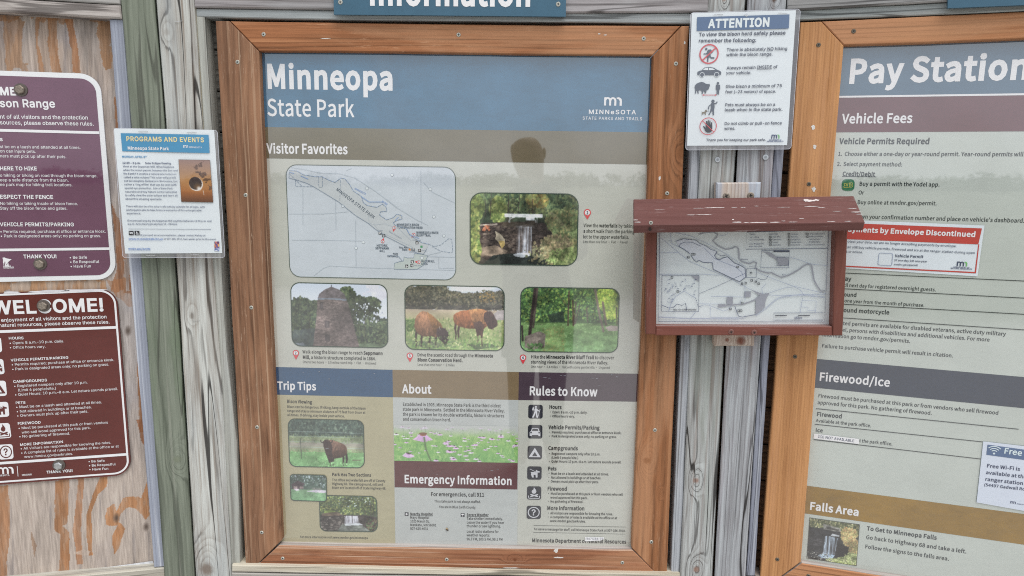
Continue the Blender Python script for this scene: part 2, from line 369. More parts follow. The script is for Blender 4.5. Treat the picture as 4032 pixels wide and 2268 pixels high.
load_font('sans', CHARS, [61,88,2,5,35,60,18,0,3,116,0,28,-25,0,12,44,-4,9,3,7,6,2,10,-2,10,-7,7,-9,2,-9,-2,-7,-7,-2,-10,2,-10,7,-6,151,1,34,68,-34,18,0,0,31,25,9,16,19,6,25,-22,45,-41,22,-22,31,4,15,10,11,17,3,20,
-4,17,-13,13,15,-18,15,-25,8,0,30,-18,0,0,-31,-23,-8,-16,-18,-5,-25,22,-40,41,-23,22,-34,-4,-17,-12,-11,-19,-4,-25,6,-21,14,-12,-17,23,-15,29,-8,186,3,29,71,-4,32,7,25,16,24,-14,22,-9,7,21,
-18,7,-20,12,21,34,14,38,-23,0,-12,-32,-16,-27,-27,26,-24,30,31,26,14,33,-4,21,-14,13,-21,6,-24,-7,-16,-16,-6,-24,4,-23,9,-24,-27,-24,-12,-34,8,-29,21,-19,9,112,32,-18,-11,-20,-5,-21,5,-14,
13,-5,19,7,21,18,18,25,-31,10,67,121,-7,19,-2,17,3,15,8,10,13,4,11,-3,6,-8,2,-11,-10,-23,76,1,6,30,132,16,0,4,51,1,27,-26,0,0,-27,92,1,10,65,-53,15,6,-26,63,-8,69,8,68,26,63,-15,7,-29,-64,
-11,-74,11,-74,92,1,10,27,-53,29,64,11,74,-11,74,-29,64,-16,-7,27,-63,9,-68,-9,-69,-27,-63,76,1,17,20,-52,22,14,13,19,5,24,-2,16,-7,10,-12,3,-9,-2,-7,-6,-3,-9,3,-9,7,-6,9,-3,3,1,-4,-15,-9,
-13,-15,-9,95,1,4,13,67,69,0,0,19,-69,0,76,1,12,38,-4,9,3,6,6,3,10,-3,10,-6,7,-9,2,-9,-2,-7,-7,-2,-10,2,-10,7,-6,107,1,4,3,-49,18,0,82,266,-18,0,151,2,12,76,-4,33,12,21,35,8,58,-8,57,-21,34,
-33,12,-33,-12,-22,-34,-7,-57,7,-58,22,-35,12,76,17,-20,8,-13,28,-5,48,5,47,13,27,20,9,20,-9,13,-27,5,-47,-5,-48,-13,-28,151,1,12,24,0,110,0,0,21,-40,0,0,179,-20,0,-18,-8,-23,-6,0,-16,36,0,
0,-149,-45,0,151,1,20,12,0,126,0,0,22,-56,0,-32,-2,57,64,21,61,-7,31,-20,20,-31,8,-33,-8,-26,-22,14,-14,19,17,23,6,20,-5,13,-14,4,-20,-23,-57,-69,-72,151,1,36,72,-4,32,7,23,20,9,30,-6,25,
-15,17,-21,9,0,2,18,10,13,16,4,22,-7,27,-21,17,-30,6,-31,-7,-25,-17,14,-16,19,14,22,5,18,-4,12,-11,4,-16,-5,-20,-18,-13,-32,-6,0,-19,36,-5,20,-14,6,-21,-5,-20,-15,-12,-21,-5,-29,7,-20,16,
-13,-16,25,-19,151,2,11,93,0,23,0,0,55,27,0,0,20,-27,0,0,125,-27,0,-84,-129,0,-16,88,0,6,93,75,-62,0,46,68,16,30,1,0,-1,-19,151,1,27,71,-4,32,9,24,23,10,37,-8,36,-22,21,-30,7,-16,-2,-14,-6,
5,58,75,0,0,21,-97,0,-7,-93,14,-9,16,9,17,3,22,-6,14,-15,6,-25,-6,-25,-15,-16,-22,-6,-29,7,-20,15,-13,-16,26,-18,151,2,22,82,-4,29,9,21,22,8,34,-7,35,-20,21,-29,7,-24,-6,-21,-18,7,49,19,26,
25,8,18,-4,14,-11,14,15,-20,15,-27,6,-36,-11,-27,-35,-11,-63,9,-55,24,-33,11,39,80,21,20,20,6,20,-6,12,-15,4,-24,-5,-23,-12,-16,-17,-6,-22,8,-14,21,151,1,9,54,0,26,0,13,99,46,86,0,15,-126,0,
0,-21,97,0,-41,-82,151,3,22,76,-4,33,7,22,19,8,26,-10,33,-24,20,0,1,18,20,9,28,-7,28,-19,18,-29,7,-28,-6,-20,-18,-7,-27,8,-27,19,-19,0,-1,-25,-21,-11,-34,8,-28,22,-19,11,90,109,-22,10,-17,
13,-6,20,4,17,11,11,17,4,18,-4,11,-13,4,-18,-5,-21,11,77,15,-22,5,-15,13,-5,19,7,26,20,19,27,-11,19,-15,7,-22,-5,-18,-13,-12,151,2,22,64,-4,36,12,26,35,11,66,-9,52,-24,32,-35,11,-28,-9,-21,
-22,-8,-34,7,-35,19,-21,29,-7,25,6,21,18,-8,-49,-18,-26,-24,-8,-18,4,-16,11,-13,-15,20,-15,11,113,121,-21,-20,-21,-7,-20,6,-12,15,-4,24,5,24,12,15,18,6,21,-7,15,-21,76,2,12,38,106,9,3,6,6,3,
10,-3,10,-6,7,-9,3,-9,-3,-7,-7,-2,-10,2,-10,7,-6,12,38,-4,9,3,6,6,3,10,-3,10,-6,7,-9,2,-9,-2,-7,-7,-2,-10,2,-10,7,-6,76,2,12,38,106,9,3,6,6,3,10,-3,10,-6,7,-9,3,-9,-3,-7,-7,-2,-10,2,-10,7,
-6,17,20,-52,22,14,13,19,5,24,-2,16,-7,10,-12,3,-9,-2,-7,-6,-3,-9,3,-9,7,-6,9,-3,3,1,-4,-15,-9,-13,-15,-9,129,2,16,49,60,22,0,20,51,24,48,-7,26,-17,17,-27,6,-30,-7,-22,-18,14,-13,16,13,19,4,
16,-4,10,-10,4,-15,-24,-43,12,60,-4,10,3,6,6,3,10,-3,10,-6,7,-10,2,-9,-2,-6,-7,-2,-10,2,-10,6,-6,258,2,50,122,-47,31,4,28,11,-7,15,-23,-10,-27,-4,-46,11,-32,32,-12,51,15,62,40,41,51,14,47,
-11,28,-30,10,-44,-6,-34,-16,-21,-19,-8,-11,2,-6,7,-2,11,2,16,12,61,-16,0,-4,-13,-11,12,-14,3,-31,-11,-20,-27,-7,-32,5,-24,13,-15,18,-5,20,6,17,15,1,0,6,-13,11,-7,15,-3,28,9,23,27,10,45,-13,
53,-34,35,-53,13,-64,-17,-46,-47,-18,-71,15,-60,38,-37,11,117,34,-11,3,-7,9,-3,16,5,24,13,19,20,9,11,-3,9,-10,-8,-48,-15,-14,166,2,8,1,0,25,0,20,61,73,0,19,-61,27,0,-68,200,-28,0,6,52,81,10,
31,20,68,1,0,20,-68,10,-31,179,3,16,28,0,63,0,40,6,26,20,10,33,-5,23,-15,16,-21,8,0,2,16,9,10,15,3,19,-8,28,-24,16,-36,5,-59,0,9,53,115,0,65,30,0,27,-3,15,-10,6,-19,-5,-18,-16,-11,-28,-4,9,
53,20,0,75,35,0,29,-3,19,-12,6,-21,-6,-22,-19,-13,-29,-4,174,1,22,103,-4,34,8,27,21,-14,16,-21,-16,-25,-6,-33,10,-22,28,-7,44,8,43,22,28,33,9,23,-5,18,-13,13,16,-22,17,-33,8,-45,-13,-31,-36,
-12,-55,11,-56,31,-35,188,2,9,28,0,51,0,50,12,32,34,11,55,-11,54,-32,33,-52,12,-49,0,9,53,21,0,159,22,0,40,-10,23,-26,8,-43,-8,-43,-23,-28,-40,-9,161,1,12,28,0,118,0,0,22,-93,0,0,72,75,0,0,
22,-75,0,0,63,90,0,0,21,-115,0,151,1,10,28,0,25,0,0,90,76,0,0,21,-76,0,0,68,90,0,0,21,-115,0,188,1,26,106,-4,36,7,26,17,0,84,-66,0,0,-21,43,0,0,-53,-16,-8,-20,-3,-37,10,-22,28,-8,44,8,43,23,
28,35,9,26,-5,17,-13,14,16,-23,17,-35,8,-47,-13,-32,-36,-12,-55,12,-56,31,-35,199,1,12,28,0,25,0,0,94,93,0,0,-94,25,0,0,200,-25,0,0,-84,-93,0,0,84,-25,0,80,1,4,28,0,25,0,0,200,-25,0,146,1,
14,65,-4,31,9,18,22,6,32,0,141,-26,0,0,-139,-3,-24,-11,-14,-18,-4,-19,5,-15,17,-18,-13,22,-23,176,1,12,28,0,25,0,0,63,34,41,60,-104,28,0,-72,124,63,76,-29,0,-84,-100,0,100,-25,0,148,1,6,28,
0,112,0,0,22,-87,0,0,178,-25,0,222,1,24,28,0,22,0,0,111,-1,29,-2,30,1,0,16,-46,38,-104,17,0,38,104,16,46,1,0,-2,-30,-1,-29,0,-111,23,0,0,200,-30,0,-39,-107,-13,-42,-2,0,-14,42,-38,107,-30,0,
197,1,18,28,0,23,0,0,105,-1,32,-2,30,1,0,22,-41,73,-126,26,0,0,200,-24,0,0,-104,1,-32,2,-31,-1,0,-22,41,-73,126,-25,0,202,2,12,101,-4,45,13,30,36,11,56,-11,55,-30,35,-45,13,-44,-13,-30,-35,
-11,-55,11,-56,30,-36,12,101,19,-31,10,-21,28,-7,44,7,43,21,28,31,9,32,-9,20,-28,8,-43,-8,-44,-20,-28,173,2,11,28,0,25,0,0,80,33,0,38,6,26,21,9,34,-9,35,-26,18,-39,6,-57,0,9,53,100,0,80,28,
0,30,-4,17,-12,6,-23,-5,-23,-18,-14,-29,-4,202,2,12,101,17,-31,11,-21,28,-7,45,7,43,21,28,31,9,32,-9,20,-28,8,-43,-8,-45,-20,-28,22,162,-50,17,1,12,3,-5,20,-9,-2,-12,-1,-29,7,-20,20,37,17,
25,35,9,51,-11,55,-30,35,-45,13,-44,-13,-30,-35,-11,-55,9,-52,26,-35,38,-17,16,-24,24,-17,173,2,9,53,105,0,75,33,0,27,-4,16,-11,6,-21,-6,-22,-16,-13,-27,-4,14,137,0,29,0,-51,88,24,10,15,19,
6,27,-9,33,-25,18,-36,5,-62,0,0,-200,25,0,0,85,36,0,163,1,36,83,-4,36,8,24,20,8,29,-6,25,-14,17,-21,12,-29,12,-15,7,-13,11,-5,15,5,16,13,10,19,3,26,-5,20,-13,13,16,-26,18,-33,7,-32,-7,-22,
-19,-9,-27,7,-25,15,-16,19,-11,29,-12,17,-9,12,-10,4,-17,-5,-17,-14,-11,-23,-4,-30,6,-25,18,-15,-17,31,-22,163,1,8,69,0,25,0,0,179,61,0,0,21,-147,0,0,-21,61,0,197,1,18,98,-4,37,8,26,28,9,50,
0,118,-24,0,0,-118,-6,-38,-17,-20,-25,-5,-23,5,-17,20,-6,38,0,118,-25,0,0,-118,9,-50,26,-28,157,1,8,64,0,29,0,64,200,-26,0,-51,-174,-1,0,-52,174,-27,0,240,1,21,49,0,30,0,30,121,10,45,1,0,10,
-45,30,-121,31,0,41,200,-24,0,-21,-109,-11,-65,-2,0,-14,65,-28,109,-23,0,-28,-109,-14,-65,-1,0,-33,174,-26,0,156,1,17,5,0,26,0,29,54,16,32,1,0,17,-32,30,-54,28,0,-59,102,55,98,-27,0,-41,-81,
-1,0,-15,30,-28,51,-28,0,55,-97,145,1,10,60,0,25,0,0,77,60,123,-26,0,-46,-100,-1,0,-46,100,-26,0,60,-123,164,1,10,14,0,138,0,0,22,-107,0,105,163,0,15,-127,0,0,-21,96,0,-105,-164,152,1,4,4,
-38,145,0,0,16,-145,0,154,2,23,59,-4,26,7,23,15,1,0,2,-18,21,0,0,91,-5,32,-17,21,-30,8,-33,-6,-25,-13,10,-18,20,11,24,5,19,-5,9,-14,3,-18,-52,-11,-29,-17,-10,-28,6,-22,15,-15,9,66,17,-13,2,
-9,8,-4,13,6,17,21,12,40,8,0,-41,-20,-14,169,2,17,90,-4,32,10,24,27,9,43,-7,40,-20,27,-32,9,-25,-6,-22,-15,1,27,0,59,-25,0,0,-217,20,0,2,15,1,0,21,-14,11,86,17,-17,4,-19,12,0,78,20,15,19,5,
23,-7,13,-19,4,-29,-6,-31,-15,-20,139,1,22,83,-4,26,5,22,14,-10,17,-16,-11,-19,-4,-24,7,-16,20,-6,30,6,30,16,20,24,7,16,-4,14,-9,12,16,-18,13,-25,5,-35,-9,-26,-27,-10,-42,9,-42,25,-26,169,2,
16,76,-4,24,7,21,14,3,-17,20,0,0,217,-25,0,0,-57,1,-25,-19,12,-22,5,-32,-10,-23,-27,-10,-41,8,-42,21,-26,11,81,17,-22,7,-14,20,-5,30,6,30,15,20,22,7,18,-4,18,-12,0,-77,-19,-16,151,2,20,85,
-4,27,5,22,10,-9,17,-17,-9,-20,-3,-25,7,-17,18,-7,27,100,0,0,7,1,7,-7,37,-20,24,-33,9,-32,-10,-24,-26,-10,-42,10,-42,25,-26,7,38,86,8,25,15,16,20,5,20,-5,12,-16,5,-25,89,1,22,9,128,20,0,0,
-128,25,0,0,128,31,0,0,20,-31,0,0,24,2,16,7,9,12,4,8,-1,9,-3,5,19,-11,3,-14,2,-24,-6,-14,-17,-5,-26,0,-24,-20,-1,154,3,40,75,-68,40,7,26,19,9,25,-6,20,-17,12,-29,3,-29,0,-15,2,-8,6,-3,8,3,
11,7,7,11,-4,11,-1,27,6,20,18,7,27,-3,18,-9,13,30,0,0,19,-51,0,-10,3,-11,1,-28,-7,-20,-18,-8,-28,6,-24,14,-16,0,-1,-11,-11,-6,-16,4,-15,10,-10,0,-1,-16,-15,-6,-19,8,-21,21,-14,12,75,64,-16,
4,-11,12,-5,19,5,19,11,12,16,4,16,-4,11,-12,4,-19,-4,-19,-11,-12,13,79,-51,-24,3,-14,9,-5,14,3,13,12,12,10,-2,34,0,17,-2,10,-6,3,-11,-5,-15,-17,-11,166,1,19,25,0,25,0,0,107,20,17,21,6,16,-4,
9,-13,3,-22,0,-91,24,0,0,94,-4,32,-15,19,-26,7,-27,-7,-22,-18,1,31,0,59,-25,0,75,2,4,25,0,25,0,0,148,-25,0,9,38,179,8,2,6,6,2,8,-4,12,-12,4,-12,-4,-5,-12,5,-12,75,2,14,10,-66,23,6,13,17,4,
26,0,165,-25,0,0,-165,-1,-15,-6,-11,-11,-3,-8,1,-6,2,-5,-19,9,-3,10,38,179,8,2,6,6,2,8,-4,12,-12,4,-12,-4,-5,-12,2,-8,6,-6,151,1,13,25,0,25,0,0,39,27,32,44,-71,27,0,-56,88,49,60,-28,0,-62,
-78,-1,0,0,147,-25,0,77,1,13,51,-4,9,1,6,2,-4,19,-3,-1,-2,0,-5,3,-2,8,0,189,-25,0,0,-188,3,-17,8,-12,253,1,32,25,0,25,0,0,107,20,18,17,5,16,-4,9,-13,3,-22,0,-91,25,0,0,107,19,18,18,5,16,-4,
9,-13,3,-22,0,-91,24,0,0,94,-4,32,-15,19,-25,7,-26,-8,-23,-20,-9,15,-13,9,-19,4,-25,-7,-21,-18,-1,0,-2,21,-21,0,166,1,19,25,0,25,0,0,107,20,17,21,6,16,-4,9,-13,3,-22,0,-91,24,0,0,94,-4,32,
-15,19,-26,7,-27,-7,-22,-18,-1,0,-2,21,-21,0,165,2,12,83,-4,34,10,24,26,10,42,-10,42,-24,27,-34,9,-34,-9,-25,-27,-10,-42,10,-42,25,-26,12,83,17,-23,7,-15,20,-5,30,5,30,15,20,23,7,22,-7,15,
-20,6,-30,-6,-30,-15,-20,169,2,17,25,-62,25,0,0,50,-1,26,21,-13,20,-5,32,10,24,27,9,43,-7,40,-20,27,-32,9,-25,-6,-22,-15,-1,0,-2,17,-21,0,11,86,17,-17,4,-19,12,0,78,21,15,18,5,23,-7,13,-19,
4,-29,-6,-31,-15,-20,169,2,17,119,-62,25,0,0,210,-20,0,-2,-14,-1,0,-20,13,-22,5,-32,-10,-23,-27,-10,-41,8,-42,21,-26,33,-10,24,6,20,15,-1,-27,11,81,17,-22,7,-14,20,-5,30,6,30,15,20,22,7,18,
-4,18,-12,0,-77,-19,-16,106,1,16,25,0,25,0,0,95,11,20,13,11,13,4,8,-1,7,-2,4,22,-7,2,-8,1,-24,-8,-18,-23,-1,0,-2,27,-21,0,128,1,32,64,-4,29,7,18,15,7,22,-7,23,-17,13,-37,16,-12,8,-4,11,3,11,
9,8,15,3,18,-4,16,-10,12,16,-20,12,-26,5,-28,-6,-17,-15,-6,-21,6,-21,17,-13,36,-16,13,-8,5,-13,-3,-12,-10,-8,-16,-3,-24,5,-20,13,-12,-17,25,-15,103,1,22,71,-4,15,2,13,4,-5,19,-8,-3,-9,-1,
-13,3,-8,10,-2,15,0,83,41,0,0,20,-41,0,0,42,-20,0,-3,-42,-24,-1,0,-19,22,0,0,-82,4,-26,14,-17,166,1,19,68,-4,27,8,22,19,1,0,2,-23,21,0,0,148,-25,0,0,-105,-20,-19,-20,-6,-16,4,-9,13,-3,22,0,
91,-25,0,0,-94,5,-32,15,-19,142,1,10,57,0,29,0,53,148,-25,0,-28,-84,-14,-44,-1,0,-14,44,-28,84,-25,0,219,1,20,49,0,28,0,32,122,1,0,10,-42,21,-80,31,0,40,148,-24,0,-22,-86,-9,-41,-1,0,-34,
127,-24,0,-23,-86,-10,-41,-1,0,-9,41,-22,86,-26,0,136,1,16,4,0,26,0,35,61,2,0,37,-61,28,0,-49,75,45,73,-26,0,-18,-32,-13,-25,-2,0,-14,25,-20,32,-27,0,45,-71,142,1,20,28,-64,25,7,18,18,12,26,
56,161,-25,0,-26,-82,-12,-42,-2,0,-45,124,-25,0,59,-148,-3,-11,-8,-17,-11,-11,-15,-4,-6,0,-5,2,-5,-20,8,-2,130,1,10,10,0,112,0,0,20,-81,0,78,115,0,13,-101,0,0,-20,70,0,-78,-115,151,1,14,103,
78,19,7,18,21,-13,10,-12,-15,-12,-4,-24,13,-30,13,-20,-7,-18,-21,14,-9,11,14,12,4,25,-13,273,1,12,136,133,-14,-4,-11,-11,-4,-14,4,-15,11,-10,14,-4,15,4,10,10,4,15,-4,14,-10,11,146,1,4,13,68,
121,0,0,17,-121,0,273,1,17,13,163,6,-10,16,12,13,17,5,22,-3,13,-8,10,-11,3,-10,-3,-6,-6,-2,-9,2,-9,6,-6,9,-2,4,0,3,2,-6,-19,273,1,12,136,133,-14,-4,-11,-11,-4,-14,4,-15,11,-10,14,-4,15,4,10,
10,4,15,-4,14,-10,11,])
load_font('grot', CHARS, [74,77,2,4,26,63,-1,137,27,0,-2,-137,16,39,-2,-7,2,-6,3,-4,6,-1,7,1,7,4,6,6,4,7,1,6,-1,6,-4,4,-6,1,-7,-1,-7,-4,-6,-6,-3,175,2,4,79,-29,0,258,17,0,0,-258,69,88,-3,-20,1,-18,6,-14,8,-11,12,-7,
14,-3,16,26,0,2,-11,5,-9,8,-6,9,-5,11,-3,12,-1,13,1,11,4,10,5,7,7,5,9,2,10,-2,8,-4,7,-6,6,-17,8,-35,10,-22,8,-16,12,-10,14,-4,18,3,16,6,14,11,11,14,9,17,5,18,2,19,-2,16,-5,14,-9,10,-11,7,
-13,2,-14,-24,0,-5,13,-9,10,-14,6,-17,2,-12,-1,-10,-3,-9,-5,-6,-7,-4,-8,-2,-8,2,-10,4,-7,7,-6,25,-10,21,-5,18,-6,10,-5,9,-6,8,-7,6,-8,4,-11,1,-13,-2,-15,-6,-14,-11,-12,-14,-9,-18,-6,176,1,
82,77,-3,-18,2,-16,6,-12,8,-10,11,-6,14,-2,14,2,12,4,10,6,10,18,17,50,37,7,9,2,6,1,6,-2,9,-5,7,-7,5,-10,1,-7,-1,-6,-2,-5,-4,-4,-5,-2,-6,-1,-6,1,-8,2,-6,4,-7,5,-7,106,-129,-29,0,-76,91,-27,
34,-6,10,-3,10,-1,12,1,12,5,11,7,9,10,7,12,4,14,2,13,-2,12,-4,10,-7,7,-9,5,-10,1,-11,-1,-9,-2,-8,-4,-7,-12,-14,-7,-6,-51,-38,-7,-8,-4,-9,-1,-8,1,-10,4,-8,6,-6,7,-5,9,-4,11,-1,11,2,12,3,10,6,
9,8,8,11,6,11,4,14,1,15,23,0,-1,-17,-3,-15,-5,-11,-5,-9,-6,-6,-4,-6,-5,-6,-11,-9,-13,-6,-15,-4,81,1,4,31,125,-3,75,25,0,-3,-75,107,1,22,35,81,1,23,4,23,5,24,7,22,8,21,9,18,24,0,-10,-21,-15,
-45,-5,-23,-3,-21,-1,-21,1,-18,3,-18,4,-19,15,-41,11,-23,-24,0,-15,30,-10,29,-7,30,107,1,22,15,-38,19,45,6,20,4,19,3,18,1,17,-1,21,-3,21,-5,23,-15,45,-9,21,23,0,9,-18,9,-21,7,-22,5,-24,3,
-23,1,-23,-2,-30,-7,-30,-10,-30,-15,-29,74,1,4,15,-47,12,75,27,0,-21,-75,178,1,4,132,96,0,-22,-87,0,0,22,74,1,16,37,-2,-6,2,-6,3,-4,6,-2,7,2,7,4,6,6,4,6,1,7,-1,6,-4,4,-6,1,-7,-1,-7,-4,-6,-6,
-3,98,1,4,92,209,-64,-239,-22,0,64,239,178,2,24,89,-3,-21,3,-17,9,-14,15,-10,21,-6,25,-2,30,2,30,6,25,10,20,14,15,18,10,20,3,21,-3,17,-10,14,-15,10,-20,6,-25,2,-30,-2,-30,-6,-25,-10,-21,-14,
-15,-17,-9,24,89,19,14,3,11,7,9,12,7,15,4,20,1,24,-1,24,-4,19,-7,16,-9,12,-11,7,-14,3,-14,-3,-11,-7,-9,-12,-7,-16,-4,-19,-1,-24,1,-24,4,-20,7,-15,9,-12,11,-7,178,2,4,30,0,0,21,124,0,0,-21,8,
108,200,0,-200,-25,0,0,176,-1,0,-48,-35,0,27,44,32,178,1,40,25,0,0,19,86,92,11,17,3,9,1,9,-1,10,-4,8,-6,7,-8,5,-9,4,-10,1,-11,-2,-9,-3,-8,-6,-5,-8,-4,-9,-1,-11,-24,0,2,17,6,15,10,12,12,9,15,
6,17,2,17,-2,15,-6,13,-9,9,-11,6,-14,2,-15,-1,-11,-3,-10,-6,-11,-8,-12,-12,-15,-60,-63,0,-2,93,0,0,-22,178,1,47,86,-3,-18,2,-16,5,-14,8,-10,11,-8,13,-3,16,26,0,2,-10,5,-8,6,-6,9,-5,10,-2,11,
-1,12,1,10,3,9,5,7,7,4,10,1,11,-1,10,-4,10,-6,8,-10,7,-13,4,-16,1,-17,0,0,21,51,58,0,2,-86,0,0,22,119,0,0,-19,-63,-72,0,4,21,0,17,-5,14,-9,11,-12,6,-14,2,-16,-2,-17,-6,-14,-11,-12,-14,-9,
-16,-6,178,2,8,16,41,0,21,81,138,25,0,-79,-135,0,-1,119,0,0,-23,4,111,0,0,125,24,0,0,-125,178,1,53,87,-3,-17,2,-15,5,-13,9,-9,11,-7,13,-3,14,25,0,2,-8,4,-8,6,-6,8,-5,9,-3,10,-1,11,1,11,4,8,
7,6,9,4,11,2,12,-2,12,-4,11,-6,9,-9,7,-11,4,-11,2,-10,-1,-19,-6,-7,-5,-24,2,12,101,106,0,0,-22,-85,0,-6,-60,1,0,7,6,9,4,10,2,10,1,13,-1,12,-4,11,-6,10,-8,7,-10,6,-11,3,-13,2,-14,-3,-18,-6,
-16,-10,-14,-14,-10,-16,-7,178,2,31,89,-3,-18,2,-15,7,-13,10,-10,13,-6,16,-2,19,2,14,4,16,9,18,14,22,45,66,28,0,-68,-97,-2,0,3,5,5,5,5,4,7,4,7,2,25,-1,15,-6,12,-9,9,-13,6,-15,2,-17,-2,-18,
-7,-15,-9,-13,-13,-10,-16,-7,24,89,19,11,1,9,5,8,6,6,9,4,10,2,12,-2,12,-4,10,-6,8,-8,7,-9,4,-11,1,-11,-1,-10,-4,-8,-7,-6,-8,-4,-10,-1,-12,1,-12,4,-10,6,-9,8,-6,10,-5,178,1,8,38,0,89,176,0,2,
-103,0,0,22,129,0,0,-24,-88,-176,178,3,46,89,-3,-19,2,-17,5,-13,9,-11,11,-6,14,-3,15,2,12,4,12,6,10,8,8,9,6,11,3,0,1,-13,6,-11,10,-6,13,-2,15,2,15,6,13,9,10,12,9,15,5,17,2,17,-2,14,-5,13,-9,
9,-10,6,-13,2,-15,-2,-15,-7,-13,-10,-10,-13,-6,0,-1,11,-3,9,-6,8,-8,6,-10,4,-12,1,-12,-2,-15,-6,-14,-11,-11,-14,-9,-16,-5,24,89,19,12,1,11,4,8,5,7,7,4,9,1,9,-1,11,-4,9,-7,8,-9,6,-10,3,-12,1,
-12,-1,-11,-3,-8,-6,-7,-8,-4,-9,-2,-11,2,-9,4,-9,6,-7,9,-5,10,-4,24,89,114,10,1,9,3,7,5,6,7,3,8,1,10,-1,9,-3,8,-6,7,-7,5,-9,3,-10,1,-10,-1,-9,-3,-8,-5,-5,-7,-4,-8,-1,-9,1,-10,4,-8,5,-7,8,-5,
9,-3,178,2,30,89,203,17,-3,16,-6,13,-10,10,-13,6,-16,2,-19,-2,-14,-5,-16,-8,-18,-14,-22,-45,-66,-28,0,67,97,3,0,-8,-10,-12,-8,-7,-2,-8,-1,-17,2,-15,6,-12,9,-9,13,-6,15,-2,17,2,18,6,15,10,13,
13,10,15,6,24,89,181,-11,-2,-10,-4,-8,-6,-6,-9,-3,-10,-2,-12,2,-12,3,-10,6,-8,8,-7,10,-4,11,-1,11,1,9,4,8,6,7,9,3,10,2,12,-2,12,-3,10,-7,9,-7,6,-10,4,74,2,16,37,-2,-6,2,-6,3,-4,6,-2,7,2,7,4,
6,6,4,6,1,7,-1,6,-4,4,-6,1,-7,-1,-7,-4,-6,-6,-3,16,37,106,-6,2,-6,4,-4,5,-2,7,2,7,4,6,6,4,6,1,7,-1,6,-4,4,-6,1,-7,-1,-7,-4,-5,-6,-4,74,2,4,15,-47,12,75,27,0,-21,-75,16,41,106,-7,2,-6,4,-4,5,
-1,7,1,7,4,6,6,4,7,1,7,-1,5,-4,4,-6,2,-7,-2,-7,-4,-5,-5,-4,141,2,42,52,60,1,18,3,12,4,9,6,7,16,11,15,14,4,9,2,11,-1,9,-4,7,-5,6,-6,5,-8,2,-9,1,-8,-1,-8,-2,-7,-5,-5,-6,-4,-8,-2,-10,-25,0,2,
15,6,14,10,10,11,8,14,5,16,2,16,-2,14,-5,12,-8,8,-11,6,-13,1,-14,-1,-15,-6,-13,-8,-11,-12,-9,-8,-5,-11,-10,-3,-6,-2,-21,16,64,-2,-7,2,-5,3,-4,6,-2,7,2,7,4,6,5,4,7,1,7,-1,6,-4,4,-6,1,-7,-1,
-7,-4,-6,-6,-3,266,2,103,140,-53,-28,2,-25,6,-21,10,-18,14,-14,18,-10,21,-6,25,-2,27,2,27,6,25,10,21,14,17,18,14,20,11,24,6,27,2,26,-2,23,-7,19,-10,16,-14,12,-16,9,-19,6,-20,2,-20,-2,-29,-2,
-14,-10,-23,-9,-8,-10,-5,-14,-2,-8,1,-8,2,-7,3,-7,4,-5,6,-2,7,-1,0,-5,-8,-7,-7,-11,-5,-14,-2,-16,2,-14,7,-10,10,-8,14,-4,16,-2,18,2,17,5,15,9,13,11,10,13,6,16,2,12,-1,9,-4,8,-5,5,-5,1,0,0,
12,21,0,0,-89,1,-7,3,-7,6,-4,8,-2,8,2,7,5,4,8,3,12,2,15,0,20,-1,17,-4,16,-8,15,-10,14,-12,11,-16,8,-19,6,-22,2,-21,-2,-20,-5,-17,-9,-14,-12,-11,-15,-8,-18,-5,-20,-2,-23,2,-23,5,-21,8,-18,12,
-15,14,-11,18,-9,20,-5,23,-2,22,2,9,3,9,2,12,4,6,-19,-7,-3,-41,-8,24,129,25,12,2,9,4,7,6,5,9,3,12,1,15,-1,14,-3,11,-5,8,-7,5,-9,3,-11,1,-10,-2,-9,-4,-7,-7,-5,-8,-3,-10,-1,-11,1,-12,2,-12,5,
-9,7,-8,8,-5,188,2,12,6,0,73,200,30,0,73,-200,-27,0,-42,119,-9,27,-13,42,5,0,-12,-42,-9,-27,-42,-119,4,43,56,0,22,102,0,0,-22,179,3,28,24,0,0,200,71,0,19,-2,15,-5,12,-9,9,-10,5,-13,1,-14,-1,
-12,-3,-9,-5,-8,-7,-6,-8,-4,-8,-3,0,-2,9,-2,10,-5,8,-7,7,-9,5,-12,1,-14,-2,-15,-5,-13,-9,-11,-13,-8,-17,-5,-21,-2,13,49,22,47,0,20,3,14,6,7,10,3,13,-2,9,-3,9,-7,8,-8,6,-10,3,-12,2,-49,0,13,
49,112,45,0,10,1,9,3,8,5,6,7,4,9,1,9,-2,12,-7,10,-12,7,-17,2,-45,0,200,1,57,105,-3,-24,3,-22,10,-18,15,-14,20,-8,25,-3,30,3,29,8,25,14,21,18,15,22,9,24,4,15,-2,14,-3,12,-5,12,-8,10,-9,8,-12,
6,-13,4,-14,-26,0,-3,10,-4,8,-6,7,-7,6,-7,5,-9,3,-9,2,-10,1,-17,-2,-16,-7,-13,-12,-10,-15,-6,-20,-2,-23,2,-24,6,-19,10,-16,13,-11,16,-7,17,-2,10,0,18,6,7,5,7,6,6,7,4,8,3,10,26,0,-4,-14,-6,
-13,-8,-12,-10,-9,-11,-8,-13,-5,-14,-4,197,2,30,86,0,-48,0,0,22,46,0,23,3,18,7,14,11,10,16,6,19,2,22,-2,23,-6,19,-10,15,-13,11,-18,7,-21,2,-50,0,0,23,52,0,27,-3,23,-9,18,-15,13,-19,9,-25,2,
-29,-2,-29,-9,-24,-13,-20,-19,-15,-24,-9,4,49,200,0,-200,-25,0,0,200,164,1,12,24,0,0,200,122,0,0,-23,-97,0,0,-65,91,0,0,-22,-91,0,0,-68,98,0,0,-22,161,1,10,24,0,0,200,121,0,0,-23,-96,0,0,
